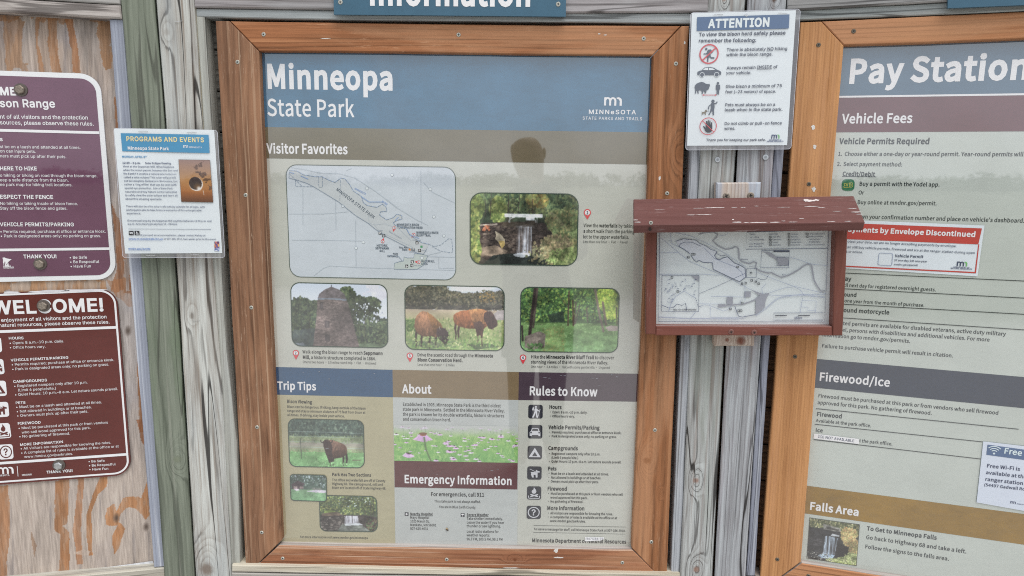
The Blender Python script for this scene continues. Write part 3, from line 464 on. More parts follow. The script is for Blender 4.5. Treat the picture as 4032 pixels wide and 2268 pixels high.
-68,87,0,0,-22,-87,0,0,-87,204,1,57,106,-3,-25,3,-22,10,-18,15,-14,20,-8,26,-3,29,3,29,8,25,14,21,17,15,22,9,24,4,15,-2,15,-3,13,-6,11,-8,10,-9,8,-11,7,-13,3,-14,-26,0,-3,9,-10,16,-7,6,-8,5,
-8,3,-9,2,-11,1,-17,-2,-15,-7,-13,-11,-10,-16,-6,-20,-2,-23,2,-24,6,-19,10,-16,13,-11,16,-7,18,-2,15,2,14,5,12,9,9,11,5,15,2,17,8,-2,-60,0,0,22,77,0,0,-21,-3,-23,-8,-20,-12,-17,-17,-12,-20,
-7,203,1,12,24,0,0,200,25,0,0,-87,105,0,0,87,25,0,0,-200,-25,0,0,91,-105,0,0,-91,118,1,12,12,0,0,22,34,0,0,155,-34,0,0,23,94,0,0,-23,-34,0,0,-155,34,0,0,-22,156,1,22,73,-3,-24,4,-19,12,-13,
19,-4,25,0,11,25,0,0,-11,3,-16,7,-12,11,-7,14,-2,14,2,10,7,7,12,3,16,0,143,25,0,0,-143,-4,-25,-12,-19,-19,-12,183,3,8,41,57,0,28,14,18,28,32,60,65,33,0,-85,-92,-2,1,4,24,0,0,200,25,0,0,-200,
4,146,0,-72,102,16,20,86,-122,154,1,6,24,0,0,200,25,0,0,-178,93,0,0,-22,247,1,26,24,0,0,200,36,0,58,-152,8,-29,-5,0,17,55,49,126,36,0,0,-200,-25,0,0,145,1,17,0,18,2,0,-5,-19,-7,-18,-5,-17,
-50,-126,-22,0,-45,114,-23,66,3,0,0,-34,1,-17,0,-129,206,1,19,24,0,0,200,30,0,81,-128,3,-6,5,-7,14,-27,6,-10,-4,-1,-2,22,0,157,25,0,0,-200,-30,0,-73,114,-37,64,5,0,2,-49,0,-129,210,2,24,105,
-3,-24,3,-22,10,-18,15,-14,20,-8,25,-3,30,3,29,8,25,14,21,18,15,22,9,24,4,24,-4,22,-9,18,-15,13,-21,9,-25,3,-29,-3,-30,-9,-25,-13,-20,-18,-15,-22,-10,24,105,21,17,2,15,7,13,11,10,16,7,19,2,
24,-2,24,-7,19,-10,16,-13,11,-15,7,-17,2,-17,-2,-16,-7,-13,-11,-10,-16,-6,-20,-2,-23,2,-24,6,-19,10,-16,13,-11,16,-7,175,1,32,24,0,0,200,68,0,22,-2,17,-6,13,-10,9,-13,6,-15,2,-17,-2,-17,-6,
-16,-9,-13,-13,-10,-17,-6,-22,-2,-49,0,0,22,48,0,15,2,11,4,8,6,6,8,3,10,1,12,-1,11,-3,10,-6,8,-8,6,-12,4,-14,2,-42,0,0,-178,210,3,4,96,63,27,0,61,-82,-27,0,24,105,-3,-24,3,-22,10,-18,15,-14,
20,-8,25,-3,30,3,29,8,25,14,21,18,15,22,9,24,4,24,-4,22,-9,18,-15,13,-21,9,-25,3,-29,-3,-30,-9,-25,-13,-20,-18,-15,-22,-10,24,105,21,17,2,15,7,13,11,10,16,7,19,2,24,-2,24,-7,19,-10,16,-13,
11,-15,7,-17,2,-17,-2,-16,-7,-13,-11,-10,-16,-6,-20,-2,-23,2,-24,6,-19,10,-16,13,-11,16,-7,176,2,32,24,0,0,200,69,0,21,-2,17,-6,13,-9,9,-13,6,-15,2,-17,-2,-17,-6,-14,-9,-13,-13,-9,-17,-5,
-21,-2,-55,0,0,22,54,0,14,1,11,4,8,5,6,8,4,9,1,11,-1,11,-4,10,-6,8,-8,6,-11,3,-15,2,-42,0,0,-178,4,139,0,-49,90,29,0,49,-90,175,1,69,88,-3,-20,1,-18,6,-14,8,-11,12,-7,14,-3,16,26,0,2,-11,5,
-9,8,-6,9,-5,11,-3,12,-1,13,1,11,4,10,5,7,7,5,9,2,10,-2,8,-4,7,-6,6,-17,8,-35,10,-22,8,-16,12,-10,14,-4,18,3,16,6,14,11,11,14,9,17,5,18,2,19,-2,16,-5,14,-9,10,-11,7,-13,2,-14,-24,0,-5,13,-9,
10,-14,6,-17,2,-12,-1,-10,-3,-9,-5,-6,-7,-4,-8,-2,-8,2,-10,4,-7,7,-6,25,-10,21,-5,18,-6,10,-5,9,-6,8,-7,6,-8,4,-11,1,-13,-2,-15,-6,-14,-11,-12,-14,-9,-18,-6,176,1,8,12,177,0,23,152,0,0,-23,
-63,0,0,-177,-25,0,0,177,203,1,30,102,-3,-22,2,-19,7,-16,11,-12,14,-7,18,-2,19,0,132,25,0,0,-130,1,-14,5,-12,8,-10,11,-7,12,-5,16,-2,15,2,13,5,10,7,8,10,5,12,1,14,0,130,26,0,0,-132,-3,-19,
-7,-18,-12,-14,-15,-11,-19,-7,188,1,11,80,0,-74,200,27,0,43,-119,9,-27,12,-42,-5,0,13,42,50,146,27,0,-73,-200,270,1,25,61,0,-55,200,26,0,37,-143,8,-41,-3,0,4,21,42,163,29,0,42,-163,4,-21,-3,
0,4,21,5,20,4,20,32,123,26,0,-55,-200,-29,0,-35,127,-12,60,5,0,-5,-32,-3,-14,-38,-141,186,1,21,7,0,78,112,0,-19,-73,107,29,0,55,-85,-5,0,16,27,40,58,28,0,-73,-106,0,19,77,-113,-29,0,-45,65,
-3,6,-4,6,-7,14,5,0,-7,-14,-53,-77,185,1,14,80,0,0,82,-74,118,30,0,46,-75,11,-21,5,-13,-10,0,5,13,17,31,40,65,29,0,-74,-118,0,-82,172,1,17,16,0,0,18,91,133,13,18,14,18,3,-8,-49,-2,-72,0,0,
23,140,0,0,-19,-103,-149,-15,-19,-3,8,25,1,97,0,0,-22,125,1,4,125,0,0,-22,-125,0,0,22,153,2,51,63,-3,-14,1,-12,4,-10,6,-8,10,-5,11,-2,13,1,12,4,9,6,7,7,6,9,4,10,3,11,2,39,5,5,2,3,3,0,14,-2,
8,-11,10,-8,2,-9,1,-10,-1,-8,-2,-7,-4,-6,-5,-4,-5,-3,-5,-23,6,6,13,9,9,10,7,11,4,12,3,12,1,9,0,9,-2,9,-3,9,-4,8,-7,7,-9,4,-12,1,-15,0,-99,-23,0,0,20,-2,0,-3,-5,-11,-10,-8,-5,-10,-2,21,67,18,
12,1,11,4,8,6,5,8,4,8,1,9,0,21,-2,-2,-9,-3,-18,-3,-18,-2,-15,-6,-5,-4,-4,-6,-1,-8,1,-7,3,-6,5,-4,6,-3,7,-2,167,2,27,90,-3,-12,1,-10,3,-14,11,-8,11,-2,0,0,-23,-23,0,0,200,24,0,0,-75,1,0,8,11,
13,10,10,4,13,1,18,-2,15,-7,13,-12,9,-15,6,-19,2,-22,-2,-22,-6,-19,-9,-15,-13,-12,-15,-7,24,87,18,12,2,11,6,8,8,6,12,4,13,1,15,-1,15,-4,14,-6,11,-8,8,-11,6,-12,2,-13,-2,-11,-5,-8,-9,-6,-11,
-4,-13,-1,-16,1,-15,4,-14,6,-11,9,-9,10,-5,155,1,52,81,-3,-19,2,-16,7,-14,12,-10,15,-6,19,-3,22,3,21,6,19,10,16,14,11,16,8,19,2,11,-1,10,-2,9,-3,9,-5,7,-6,7,-7,5,-9,3,-9,-23,-6,-2,6,-3,5,-8,
8,-11,6,-14,2,-13,-2,-11,-6,-8,-9,-6,-12,-4,-13,-1,-14,1,-15,4,-13,6,-11,8,-9,11,-6,13,-2,14,2,11,6,5,4,4,5,5,11,23,-6,-4,-9,-5,-9,-6,-7,-8,-7,-8,-5,-10,-3,-10,-2,167,2,28,77,-3,-18,2,-15,7,
-13,12,-10,15,-6,19,-2,22,2,22,7,19,9,15,13,12,15,7,18,2,12,-1,10,-4,8,-5,6,-5,7,-11,2,0,0,75,24,0,0,-200,-23,0,0,23,-3,0,-7,-11,-14,-11,-10,-3,24,80,18,13,2,10,5,9,9,6,11,3,14,1,15,-1,16,
-3,13,-6,11,-9,9,-10,5,-13,2,-13,-2,-10,-6,-8,-8,-6,-11,-4,-14,-1,-15,1,-15,4,-13,6,-12,8,-8,11,-6,159,1,56,83,-3,-20,2,-17,7,-14,12,-10,15,-6,19,-3,21,2,22,7,19,10,15,13,12,17,8,19,2,12,-1,
11,-3,11,-5,10,-8,9,-10,6,-13,4,-16,2,-19,0,-9,-117,0,0,20,104,0,-11,-8,-1,14,-4,13,-6,10,-8,7,-10,5,-12,2,-13,-2,-11,-5,-8,-7,-6,-10,-4,-11,-1,-12,0,-13,1,-16,4,-12,7,-10,9,-8,12,-4,12,-2,
9,1,8,2,6,3,11,10,3,7,23,-5,-4,-11,-7,-10,-10,-7,-11,-6,-13,-4,100,2,4,90,149,0,-20,-87,0,0,20,20,32,0,0,170,1,11,5,10,6,7,9,6,10,3,11,1,7,0,14,-3,-6,-21,-2,1,-3,0,-3,1,-5,0,-9,-1,-6,-4,-4,
-7,-1,-10,0,-164,167,2,51,81,-59,-15,1,-13,3,-12,5,-9,7,-7,7,-5,9,20,11,3,-5,10,-10,8,-4,9,-2,11,-1,17,2,13,6,8,12,3,16,0,29,-2,0,-7,-11,-6,-5,-8,-5,-10,-3,-12,-1,-17,2,-16,6,-13,11,-9,14,
-7,19,-2,21,2,22,7,18,9,15,13,12,16,7,17,2,13,-1,10,-4,7,-4,6,-6,5,-6,3,-5,2,0,0,24,23,0,0,-152,-2,-18,-6,-14,-11,-11,-13,-7,-15,-5,24,80,23,13,2,11,5,8,7,6,11,4,12,1,16,-1,15,-4,13,-6,10,
-8,9,-11,5,-13,2,-12,-2,-11,-6,-8,-8,-6,-11,-4,-13,-1,-14,1,-15,4,-13,6,-10,8,-8,11,-5,161,1,29,45,89,0,-89,-24,0,0,200,24,0,0,-87,-5,0,9,18,11,11,13,7,16,2,15,-2,12,-4,10,-8,8,-11,5,-14,1,
-18,0,-94,-24,0,0,92,-2,16,-7,12,-10,7,-14,2,-11,-1,-9,-3,-7,-6,-6,-8,-4,-10,65,2,4,21,0,0,149,24,0,0,-149,16,33,174,-6,1,-6,4,-4,5,-1,6,1,6,4,5,6,4,6,1,6,-1,6,-4,3,-5,2,-6,-2,-6,-3,-5,-6,
-4,65,2,15,21,149,24,0,0,-161,-1,-13,-4,-10,-6,-9,-9,-7,-10,-4,-19,-1,0,22,5,0,9,1,6,5,3,7,2,10,16,33,174,-7,1,-5,4,-4,5,-1,6,1,6,4,5,5,4,7,1,6,-1,6,-4,3,-5,2,-6,-2,-6,-3,-5,-6,-4,150,3,7,
43,54,0,29,4,0,65,66,30,0,-70,-71,-2,0,4,21,0,0,200,24,0,0,-200,4,116,0,-58,73,17,17,71,-90,74,1,18,55,-1,-15,2,-11,7,-6,11,-2,14,0,167,24,0,0,-170,2,-6,4,-3,6,-1,4,0,2,1,4,0,4,-20,-3,-1,-4,
0,-5,-1,240,1,55,21,0,0,149,23,0,0,-33,-2,0,4,11,6,9,7,7,9,5,9,3,9,1,15,-3,12,-7,8,-12,5,-14,-3,0,4,10,5,9,8,7,10,5,10,4,12,1,12,-2,11,-4,10,-7,7,-10,5,-13,2,-16,0,-100,-24,0,0,100,-2,14,-7,
9,-10,5,-12,2,-9,-1,-8,-3,-6,-5,-5,-7,-3,-8,-1,-9,0,-97,-24,0,0,102,-2,11,-7,9,-9,6,-12,2,-8,-1,-8,-3,-7,-5,-6,-7,-3,-9,-1,-11,0,-94,161,1,29,45,89,0,-89,-24,0,0,149,23,0,0,-36,-4,0,9,18,11,
11,13,7,16,2,15,-2,12,-4,10,-8,8,-11,5,-14,1,-18,0,-94,-24,0,0,92,-2,16,-7,12,-10,7,-14,2,-11,-1,-9,-3,-7,-6,-6,-8,-4,-10,163,2,24,81,-3,-19,2,-16,7,-14,12,-10,15,-6,19,-3,22,3,21,6,19,10,
16,14,11,16,8,19,2,20,-2,16,-8,14,-11,10,-16,7,-19,2,-21,-2,-22,-7,-19,-10,-15,-14,-12,-16,-7,24,81,18,14,2,11,6,9,9,6,11,3,13,1,15,-1,14,-3,13,-6,12,-9,9,-11,6,-14,2,-13,-2,-11,-6,-8,-9,-6,
-12,-4,-13,-1,-14,1,-15,4,-13,6,-11,8,-9,11,-6,167,2,27,21,-56,0,205,23,0,0,-24,2,0,8,11,13,10,10,4,13,1,18,-2,15,-7,13,-12,9,-15,6,-19,2,-22,-2,-22,-6,-19,-9,-15,-13,-12,-15,-7,-18,-2,-12,
1,-10,3,-14,11,-8,11,-1,0,0,-79,24,87,18,12,2,11,6,8,8,6,12,4,13,1,15,-1,15,-4,14,-6,11,-8,8,-11,6,-12,2,-13,-2,-11,-5,-8,-9,-6,-11,-4,-13,-1,-16,1,-15,4,-14,6,-11,9,-9,10,-5,167,2,28,146,
-56,-24,0,0,79,-2,0,-7,-11,-14,-11,-10,-3,-12,-1,-18,2,-15,7,-13,12,-10,15,-6,19,-2,22,2,22,7,19,9,15,13,12,15,7,18,2,12,-1,10,-4,8,-5,6,-5,7,-11,3,0,0,24,23,0,24,80,18,13,2,10,5,9,9,6,11,3,
14,1,15,-1,16,-3,13,-6,11,-9,9,-10,5,-13,2,-13,-2,-10,-6,-8,-8,-6,-11,-4,-14,-1,-15,1,-15,4,-13,6,-12,8,-8,11,-6,102,1,20,21,0,0,149,23,0,0,-23,1,0,6,10,9,8,11,5,13,2,12,0,0,-24,-6,0,-4,1,
-15,-1,-8,-3,-8,-6,-6,-7,-3,-8,-1,-10,0,-93,143,1,58,72,-3,-15,1,-13,3,-11,6,-9,8,-6,10,-4,12,23,5,4,-11,8,-7,10,-5,12,-1,14,2,11,4,7,8,2,8,-1,8,-4,5,-7,5,-34,9,-18,6,-13,9,-7,11,-3,15,2,12,
6,10,8,9,11,7,14,4,15,1,14,-1,12,-4,10,-5,7,-8,6,-9,4,-10,-22,-5,-4,8,-6,7,-9,5,-12,2,-13,-2,-10,-5,-6,-6,-2,-9,1,-8,5,-5,7,-5,34,-9,18,-6,12,-9,8,-11,2,-14,-2,-13,-5,-10,-9,-10,-12,-6,-14,
-5,89,2,4,80,149,0,-20,-77,0,0,20,14,25,185,25,0,0,-155,3,-6,6,-3,20,0,5,-20,-9,-2,-4,0,-5,-1,-17,3,-13,7,-8,12,-3,16,161,1,29,72,-2,-14,2,-13,4,-10,8,-8,11,-5,14,-1,18,0,94,24,0,0,-92,2,
-16,7,-12,11,-7,14,-2,10,1,9,3,7,6,6,8,4,10,1,12,0,89,24,0,0,-149,-23,0,0,36,4,0,-9,-18,-11,-11,-14,-7,153,1,11,64,0,-57,149,26,0,37,-101,3,-14,8,-26,-9,0,16,53,32,88,26,0,-57,-149,223,1,27,
54,0,-45,149,25,0,26,-95,9,-38,-4,0,8,37,8,31,18,65,25,0,18,-65,8,-31,8,-37,-4,0,8,37,8,31,19,65,25,0,-45,-149,-24,0,-20,67,-5,21,-6,22,-5,23,5,0,-5,-23,-31,-110,149,1,23,8,0,59,86,0,-19,
-56,82,28,0,26,-39,5,-10,11,-19,-12,0,11,19,5,10,26,39,27,0,-56,-83,0,18,59,-84,-28,0,-29,44,-16,27,12,0,-5,-8,-10,-19,-29,-44,153,1,27,19,-54,5,20,4,0,7,-1,6,0,5,2,5,4,4,6,9,22,-57,150,26,
0,37,-102,3,-13,8,-26,-9,0,8,26,3,14,37,101,26,0,-66,-172,-5,-10,-6,-9,-6,-7,-8,-4,-9,-3,-10,-1,-6,0,149,1,12,16,0,0,18,84,108,0,1,-81,0,0,22,112,0,0,-19,-81,-106,0,-2,83,0,0,-22,178,1,36,
21,59,1,15,4,12,6,8,8,6,10,4,9,1,10,-1,9,-4,8,-5,11,-8,6,-6,9,-5,5,-1,8,2,6,4,3,8,1,10,22,0,-1,-15,-4,-11,-7,-9,-8,-6,-9,-3,-10,-1,-9,1,-9,3,-19,13,-6,6,-5,3,-5,2,-5,1,-7,-2,-6,-4,-3,-7,-1,
-11,153,1,24,76,36,-11,2,-10,4,-9,7,-7,9,-4,10,-2,11,2,12,4,10,7,9,9,6,10,5,11,1,12,-1,10,-5,9,-6,6,-9,5,-10,1,-12,-1,-11,-5,-10,-6,-9,-9,-7,-10,-4,137,1,4,137,96,0,-22,-137,0,0,22,69,1,4,
20,125,12,75,27,0,-20,-75,77,1,16,39,77,-7,1,-6,4,-4,6,-1,7,1,7,4,6,6,4,7,1,6,-1,6,-4,4,-6,1,-7,-1,-7,-4,-6,-6,-4,])


def write(mb, pl, s, p0, p1, o, k=.88, font='sans', w=.026, wb=.035, pre='', mi=0, cap=None, track=0.0):
    """one line of writing on its wall from baseline point P0 to P1 (PRE runs on before P0)"""
    a, b = pl.at(p0, o), pl.at(p1, o); V, F, nat = layout(s, font, w, wb, track)
    fx = 0.0; nat -= .06
    d = b - a; ln = d.length; ex = d / ln; ey = pl.n.cross(ex); sx = ln / nat; sy = (sx / k) if cap is None else cap
    mb.add([a + ex * (x * sx) + ey * (y * sy) for x, y in V], F, mi)
    if pre:
        V, F, pw = layout(pre, font, w, wb, track); mb.add([a + ex * ((x - pw) * sx) + ey * (y * sy) for x, y in V], F, mi)
    return sx, sy, ex, ey
def block(mb, pl, lines, first, last, ref, o, k=.88, font='sans', w=.026, wb=.035, mi=0, gaps=None):
    """several left-aligned lines; REF = (index, right end of that line's baseline); GAPS = relative line positions 0..1"""
    n = len(lines); a, z = pl.at(first, o), pl.at(last, o)
    gaps = gaps or [i / max(1, n - 1) for i in range(n)]
    i, rp = ref; L0 = a.lerp(z, gaps[i]); d = pl.at(rp, o) - L0; V, F, nat = layout(lines[i].lstrip('~'), font, w, wb)
    ex = d.normalized(); ey = pl.n.cross(ex); sx = d.length / (nat - .06); sy = sx / k
    for t, s in zip(gaps, lines):
        ind = 0
        while s.startswith('~'): s = s[1:]; ind += 1
        p = a.lerp(z, t) + ex * (ind * .55 * sx); V, F, _ = layout(s, font, w, wb)
        mb.add([p + ex * (x * sx) + ey * (y * sy) for x, y in V], F, mi)
    return sx, sy
def lettering(parent, pl, mat, o, *jobs, name='lettering'):
    """writing as parts: each job is ('w', line...), ('b', block...) or ('l', rule...); what stands close together is one part"""
    got = []
    for j in jobs:
        mb = MB(); kw = j[-1] if isinstance(j[-1], dict) else {}; a = j[1:-1] if isinstance(j[-1], dict) else j[1:]
        if j[0] == 'w': write(mb, pl, a[0], a[1], a[2], o, **kw)
        elif j[0] == 'b': block(mb, pl, a[0], a[1], a[2], a[3], o, **kw)
        elif j[0] == 'l': ribbon(mb, pl, a[0], o, a[1], **kw)
        P = [((Vector(v) - pl.p).dot(pl.u), v[2]) for v in mb.v]; bb = [min(p[0] for p in P), min(p[1] for p in P), max(p[0] for p in P), max(p[1] for p in P)]; got.append((mb, bb))
    e = .0045; merged = True
    while merged:
        merged = False
        for i in range(len(got)):
            for k in range(i + 1, len(got)):
                A_, B_ = got[i][1], got[k][1]
                if A_[0] - e < B_[2] and B_[0] - e < A_[2] and A_[1] - e < B_[3] and B_[1] - e < A_[3]:
                    m = got[i][0]; m.add(got[k][0].v, got[k][0].f); got[i] = (m, [min(A_[0], B_[0]), min(A_[1], B_[1]), max(A_[2], B_[2]), max(A_[3], B_[3])]); got.pop(k); merged = True; break
            if merged: break
    return [m.make(name, mat, parent) for m, _ in got][-1]

# ------------------------------------------------------------------ painted pictures (small printed photographs)
class Canvas:
    def __init__(s, w, h, base):
        s.w, s.h = w, h; s.y, s.x = np.mgrid[0:h, 0:w].astype(float); s.x = (s.x + .5) / w; s.y = (s.y + .5) / h
        s.c = np.ones((h, w, 3)) * np.array(base, float)
    def noise(s, fx, fy, oct=4, seed=0, gain=.55):
        out = np.zeros((s.h, s.w)); amp = 1.0; tot = 0
        for i in range(oct):
            r = np.random.default_rng(seed * 97 + i); gx, gy = int(fx) + 3, int(fy) + 3; g = r.random((gy, gx))
            X, Y = s.x * fx, s.y * fy; xi = np.minimum(X.astype(int), gx - 2); yi = np.minimum(Y.astype(int), gy - 2); u = X - xi; v = Y - yi
            u = u * u * (3 - 2 * u); v = v * v * (3 - 2 * v)
            out += amp * ((g[yi, xi] * (1 - u) + g[yi, xi + 1] * u) * (1 - v) + (g[yi + 1, xi] * (1 - u) + g[yi + 1, xi + 1] * u) * v)
            tot += amp; amp *= gain; fx *= 2; fy *= 2
        return out / tot
    def mask(s, poly, rough=0.0, seed=1, fx=12, fy=12):
        X, Y = s.x, s.y
        if rough: X = X + (s.noise(fx, fy, 4, seed) - .5) * rough; Y = Y + (s.noise(fx, fy, 4, seed + 50) - .5) * rough
        m = np.zeros((s.h, s.w), bool)
        for (x0, y0), (x1, y1) in zip(poly, poly[1:] + poly[:1]):
            c = ((y0 <= Y) != (y1 <= Y)); xx = x0 + (Y - y0) * (x1 - x0) / ((y1 - y0) if y1 != y0 else 1e-9); m ^= c & (xx > X)
        return m
    def mixin(s, m, col, a=1.0):
        m = np.asarray(m, float)[..., None] * a; s.c = s.c * (1 - m) + np.array(col, float) * m
    def poly(s, p, col, rough=0.0, tex=0.0, seed=1, a=1.0, fx=20, fy=20):
        m = s.mask(p, rough, seed); c = np.array(col, float)
        if tex: c = c * (1 + tex * (s.noise(fx, fy, 4, seed + 9)[..., None] - .5) * 2)
        mm = m[..., None] * a; s.c = s.c * (1 - mm) + c * mm; return m
    def grad(s, y0, y1, c0, c1):
        t = np.clip((s.y - y0) / (y1 - y0), 0, 1)[..., None]; m = ((s.y >= y0) & (s.y <= y1))[..., None]
        s.c = np.where(m, np.array(c0, float) * (1 - t) + np.array(c1, float) * t, s.c)
    def dabs(s, n, where, cols, size, seed=3, asp=1.0, a=.85, mask=None):
        r = np.random.default_rng(seed); cols = np.array(cols, float)
        for _ in range(n):
            x, y = where(r) if callable(where) else (r.uniform(where[0], where[2]), r.uniform(where[1], where[3]))
            if not (0 <= x < 1 and 0 <= y < 1): continue
            if mask is not None and not mask[int(y * s.h), int(x * s.w)]: continue
            c = cols[r.integers(len(cols))] * r.uniform(.78, 1.2); rx = r.uniform(*size) * s.w; ry = rx * asp * r.uniform(.6, 1.4)
            x0, x1 = max(0, int(x * s.w - rx)), min(s.w, int(x * s.w + rx) + 1); y0, y1 = max(0, int(y * s.h - ry)), min(s.h, int(y * s.h + ry) + 1)
            if x1 <= x0 or y1 <= y0: continue
            yy, xx = np.mgrid[y0:y1, x0:x1]; m = (((xx - x * s.w) / max(rx, .5)) ** 2 + ((yy - y * s.h) / max(ry, .5)) ** 2 < 1)[..., None] * a
            s.c[y0:y1, x0:x1] = s.c[y0:y1, x0:x1] * (1 - m) + c * m
    def trees(s, blobs, dark, cols, n=500, size=(.006, .018), seed=5, asp=1.2):
        """crowns: a dark mass then leaf dabs, lighter toward the upper side"""
        for i, (x, y, rx, ry) in enumerate(blobs):
            th = np.linspace(0, 2 * math.pi, 24, endpoint=False); s.poly([(x + rx * math.cos(t), y + ry * math.sin(t)) for t in th], dark, .10, .35, seed + i)
            def wh(r, x=x, y=y, rx=rx, ry=ry):
                t = r.uniform(0, 6.283); q = math.sqrt(r.random()) * 1.05; return x + rx * q * math.cos(t), y + ry * q * math.sin(t) - ry * .08
            s.dabs(n, wh, cols, size, seed + i * 7, asp)
    def clumps(s, fx, fy, lo, hi, seed=1, m=None):
        f = lo + (hi - lo) * np.clip((s.noise(fx, fy, 4, seed) - .25) * 2, 0, 1); m = 1.0 if m is None else np.asarray(m, float); s.c *= (1 - m + m * f)[..., None]
    def soft(s, n=1):
        for _ in range(n):
            p = np.pad(s.c, ((1, 1), (1, 1), (0, 0)), 'edge'); s.c = (p[1:-1, 1:-1] * 4 + p[:-2, 1:-1] + p[2:, 1:-1] + p[1:-1, :-2] + p[1:-1, 2:]) / 8
    def tone(s, sat=.85, k=1.0, lift=0.0):
        g = s.c.mean(2, keepdims=True); s.c = np.clip((g + (s.c - g) * sat) * k + lift, 0, 255)
    def beast(s, P, col, seed, fur=260, up=(1.25, .55), rough=.008):
        m = s.mask(P, rough, seed, 24, 24); ys = [q[1] for q in P]; t = np.clip((s.y - min(ys)) / (max(ys) - min(ys)), 0, 1); f = up[0] + (up[1] - up[0]) * t; f = f * (1 + .35 * (s.noise(34, 22, 4, seed + 3) - .5))
        mm = m[..., None]; s.c = np.where(mm, np.array(col, float) * f[..., None], s.c); xs = [q[0] for q in P]
        s.dabs(fur, (min(xs), min(ys), max(xs), max(ys)), [np.array(col) * .6, np.array(col) * 1.25, np.array(col) * .85], (.003, .007), seed + 5, 2.6, .3, m)
    def leg(s, p, w0, w1, col):
        for i in range(len(p) - 1): s.line([p[i], p[i + 1]], col, w0 + (w1 - w0) * i / max(1, len(p) - 2))
    def line(s, p, col, w, a=1.0):
        for (x0, y0), (x1, y1) in zip(p, p[1:]):
            asp = s.h / s.w; dx, dy = x1 - x0, (y1 - y0) * asp; L2 = dx * dx + dy * dy + 1e-12; t = np.clip(((s.x - x0) * dx + (s.y - y0) * asp * dy) / L2, 0, 1)
            d = np.hypot(s.x - x0 - t * dx, (s.y - y0) * asp - t * dy); s.mixin(np.clip((w - d) / (w * .5 + 1e-9), 0, 1), col, a)
def picture(name, parent, pl, quad, o, cv, r=0.0, edge=None, edge_w=.0022, k=.97, gloss=1.0):
    """mount a painted canvas on the wall as a fine grid of coloured points, trimmed to round corners, with a printed key line"""
    f = quad2(pl, quad, o); w, h = cv.w, cv.h; c = [pl.at(q, o) for q in quad]
    a = np.array(c); s = np.linspace(0, 1, w)[None, :, None]; t = np.linspace(0, 1, h)[:, None, None]
    pts = (a[0] * (1 - s) + a[1] * s) * (1 - t) + (a[3] * (1 - s) + a[2] * s) * t
    idx = np.arange(w * h).reshape(h, w); q = np.stack([idx[1:, :-1], idx[1:, 1:], idx[:-1, 1:], idx[:-1, :-1]], -1).reshape(-1, 4)
    if r:
        Wm = (c[1] - c[0]).length; Hm = (c[3] - c[0]).length; X = (np.arange(w - 1) + .5) / (w - 1) * Wm; Yv = (np.arange(h - 1) + .5) / (h - 1) * Hm; X, Yv = np.meshgrid(X, Yv)
        ax = np.maximum(np.maximum(r - X, X - (Wm - r)), 0); ay = np.maximum(np.maximum(r - Yv, Yv - (Hm - r)), 0); q = q[(np.hypot(ax, ay) <= r - edge_w * .45).ravel()]
    mb = MB(); b = BASE[parent.name]; me = bpy.data.meshes.new(name); v = pts.reshape(-1, 3) - np.array(b)
    nv = len(v); verts = v; faces = q; ex = []
    if edge:
        Wo = rounded(pl, quad, o + .0003, max(r, .001)); Wi = rounded(pl, quad, o + .0003, max(r, .001), edge_w) if r else None
        if not r:
            Wi = [p + (sum(Wo, Vector()) / len(Wo) - p).normalized() * edge_w for p in Wo]
        n = len(Wo); ex = [p - b for p in Wo + Wi]; ef = [(nv + i, nv + n + i, nv + n + (i + 1) % n, nv + (i + 1) % n) for i in range(n)]
        verts = np.vstack([v, np.array(ex)]); faces = np.vstack([q, np.array(ef)])
    me.vertices.add(len(verts)); me.vertices.foreach_set('co', verts.astype(np.float32).ravel())
    me.loops.add(faces.size); me.loops.foreach_set('vertex_index', faces.astype(np.int32).ravel())
    me.polygons.add(len(faces)); me.polygons.foreach_set('loop_start', np.arange(0, faces.size, 4, dtype=np.int32))
    try: me.polygons.foreach_set('loop_total', np.full(len(faces), 4, np.int32))
    except Exception: pass
    me.materials.append(painted_film(gloss))
    if edge:
        me.materials.append(printed(edge, gloss)); mi = np.zeros(len(faces), np.int32); mi[len(q):] = 1; me.polygons.foreach_set('material_index', mi)
    colr = np.clip(lin(np.clip(cv.c, 0, 255)) / ILLUM * k * (1 - .10 * gloss) / (1 - .17 * gloss), 0, .9).reshape(-1, 3); full = np.ones((len(verts), 4), np.float32); full[:nv, :3] = colr
    at = me.attributes.new('tint', 'FLOAT_COLOR', 'POINT'); at.data.foreach_set('color', full.ravel())
    me.update(calc_edges=True); me.validate()
    ob = bpy.data.objects.new(name, me); COL.objects.link(ob); ob.parent = parent; BASE[ob.name] = b
    return ob

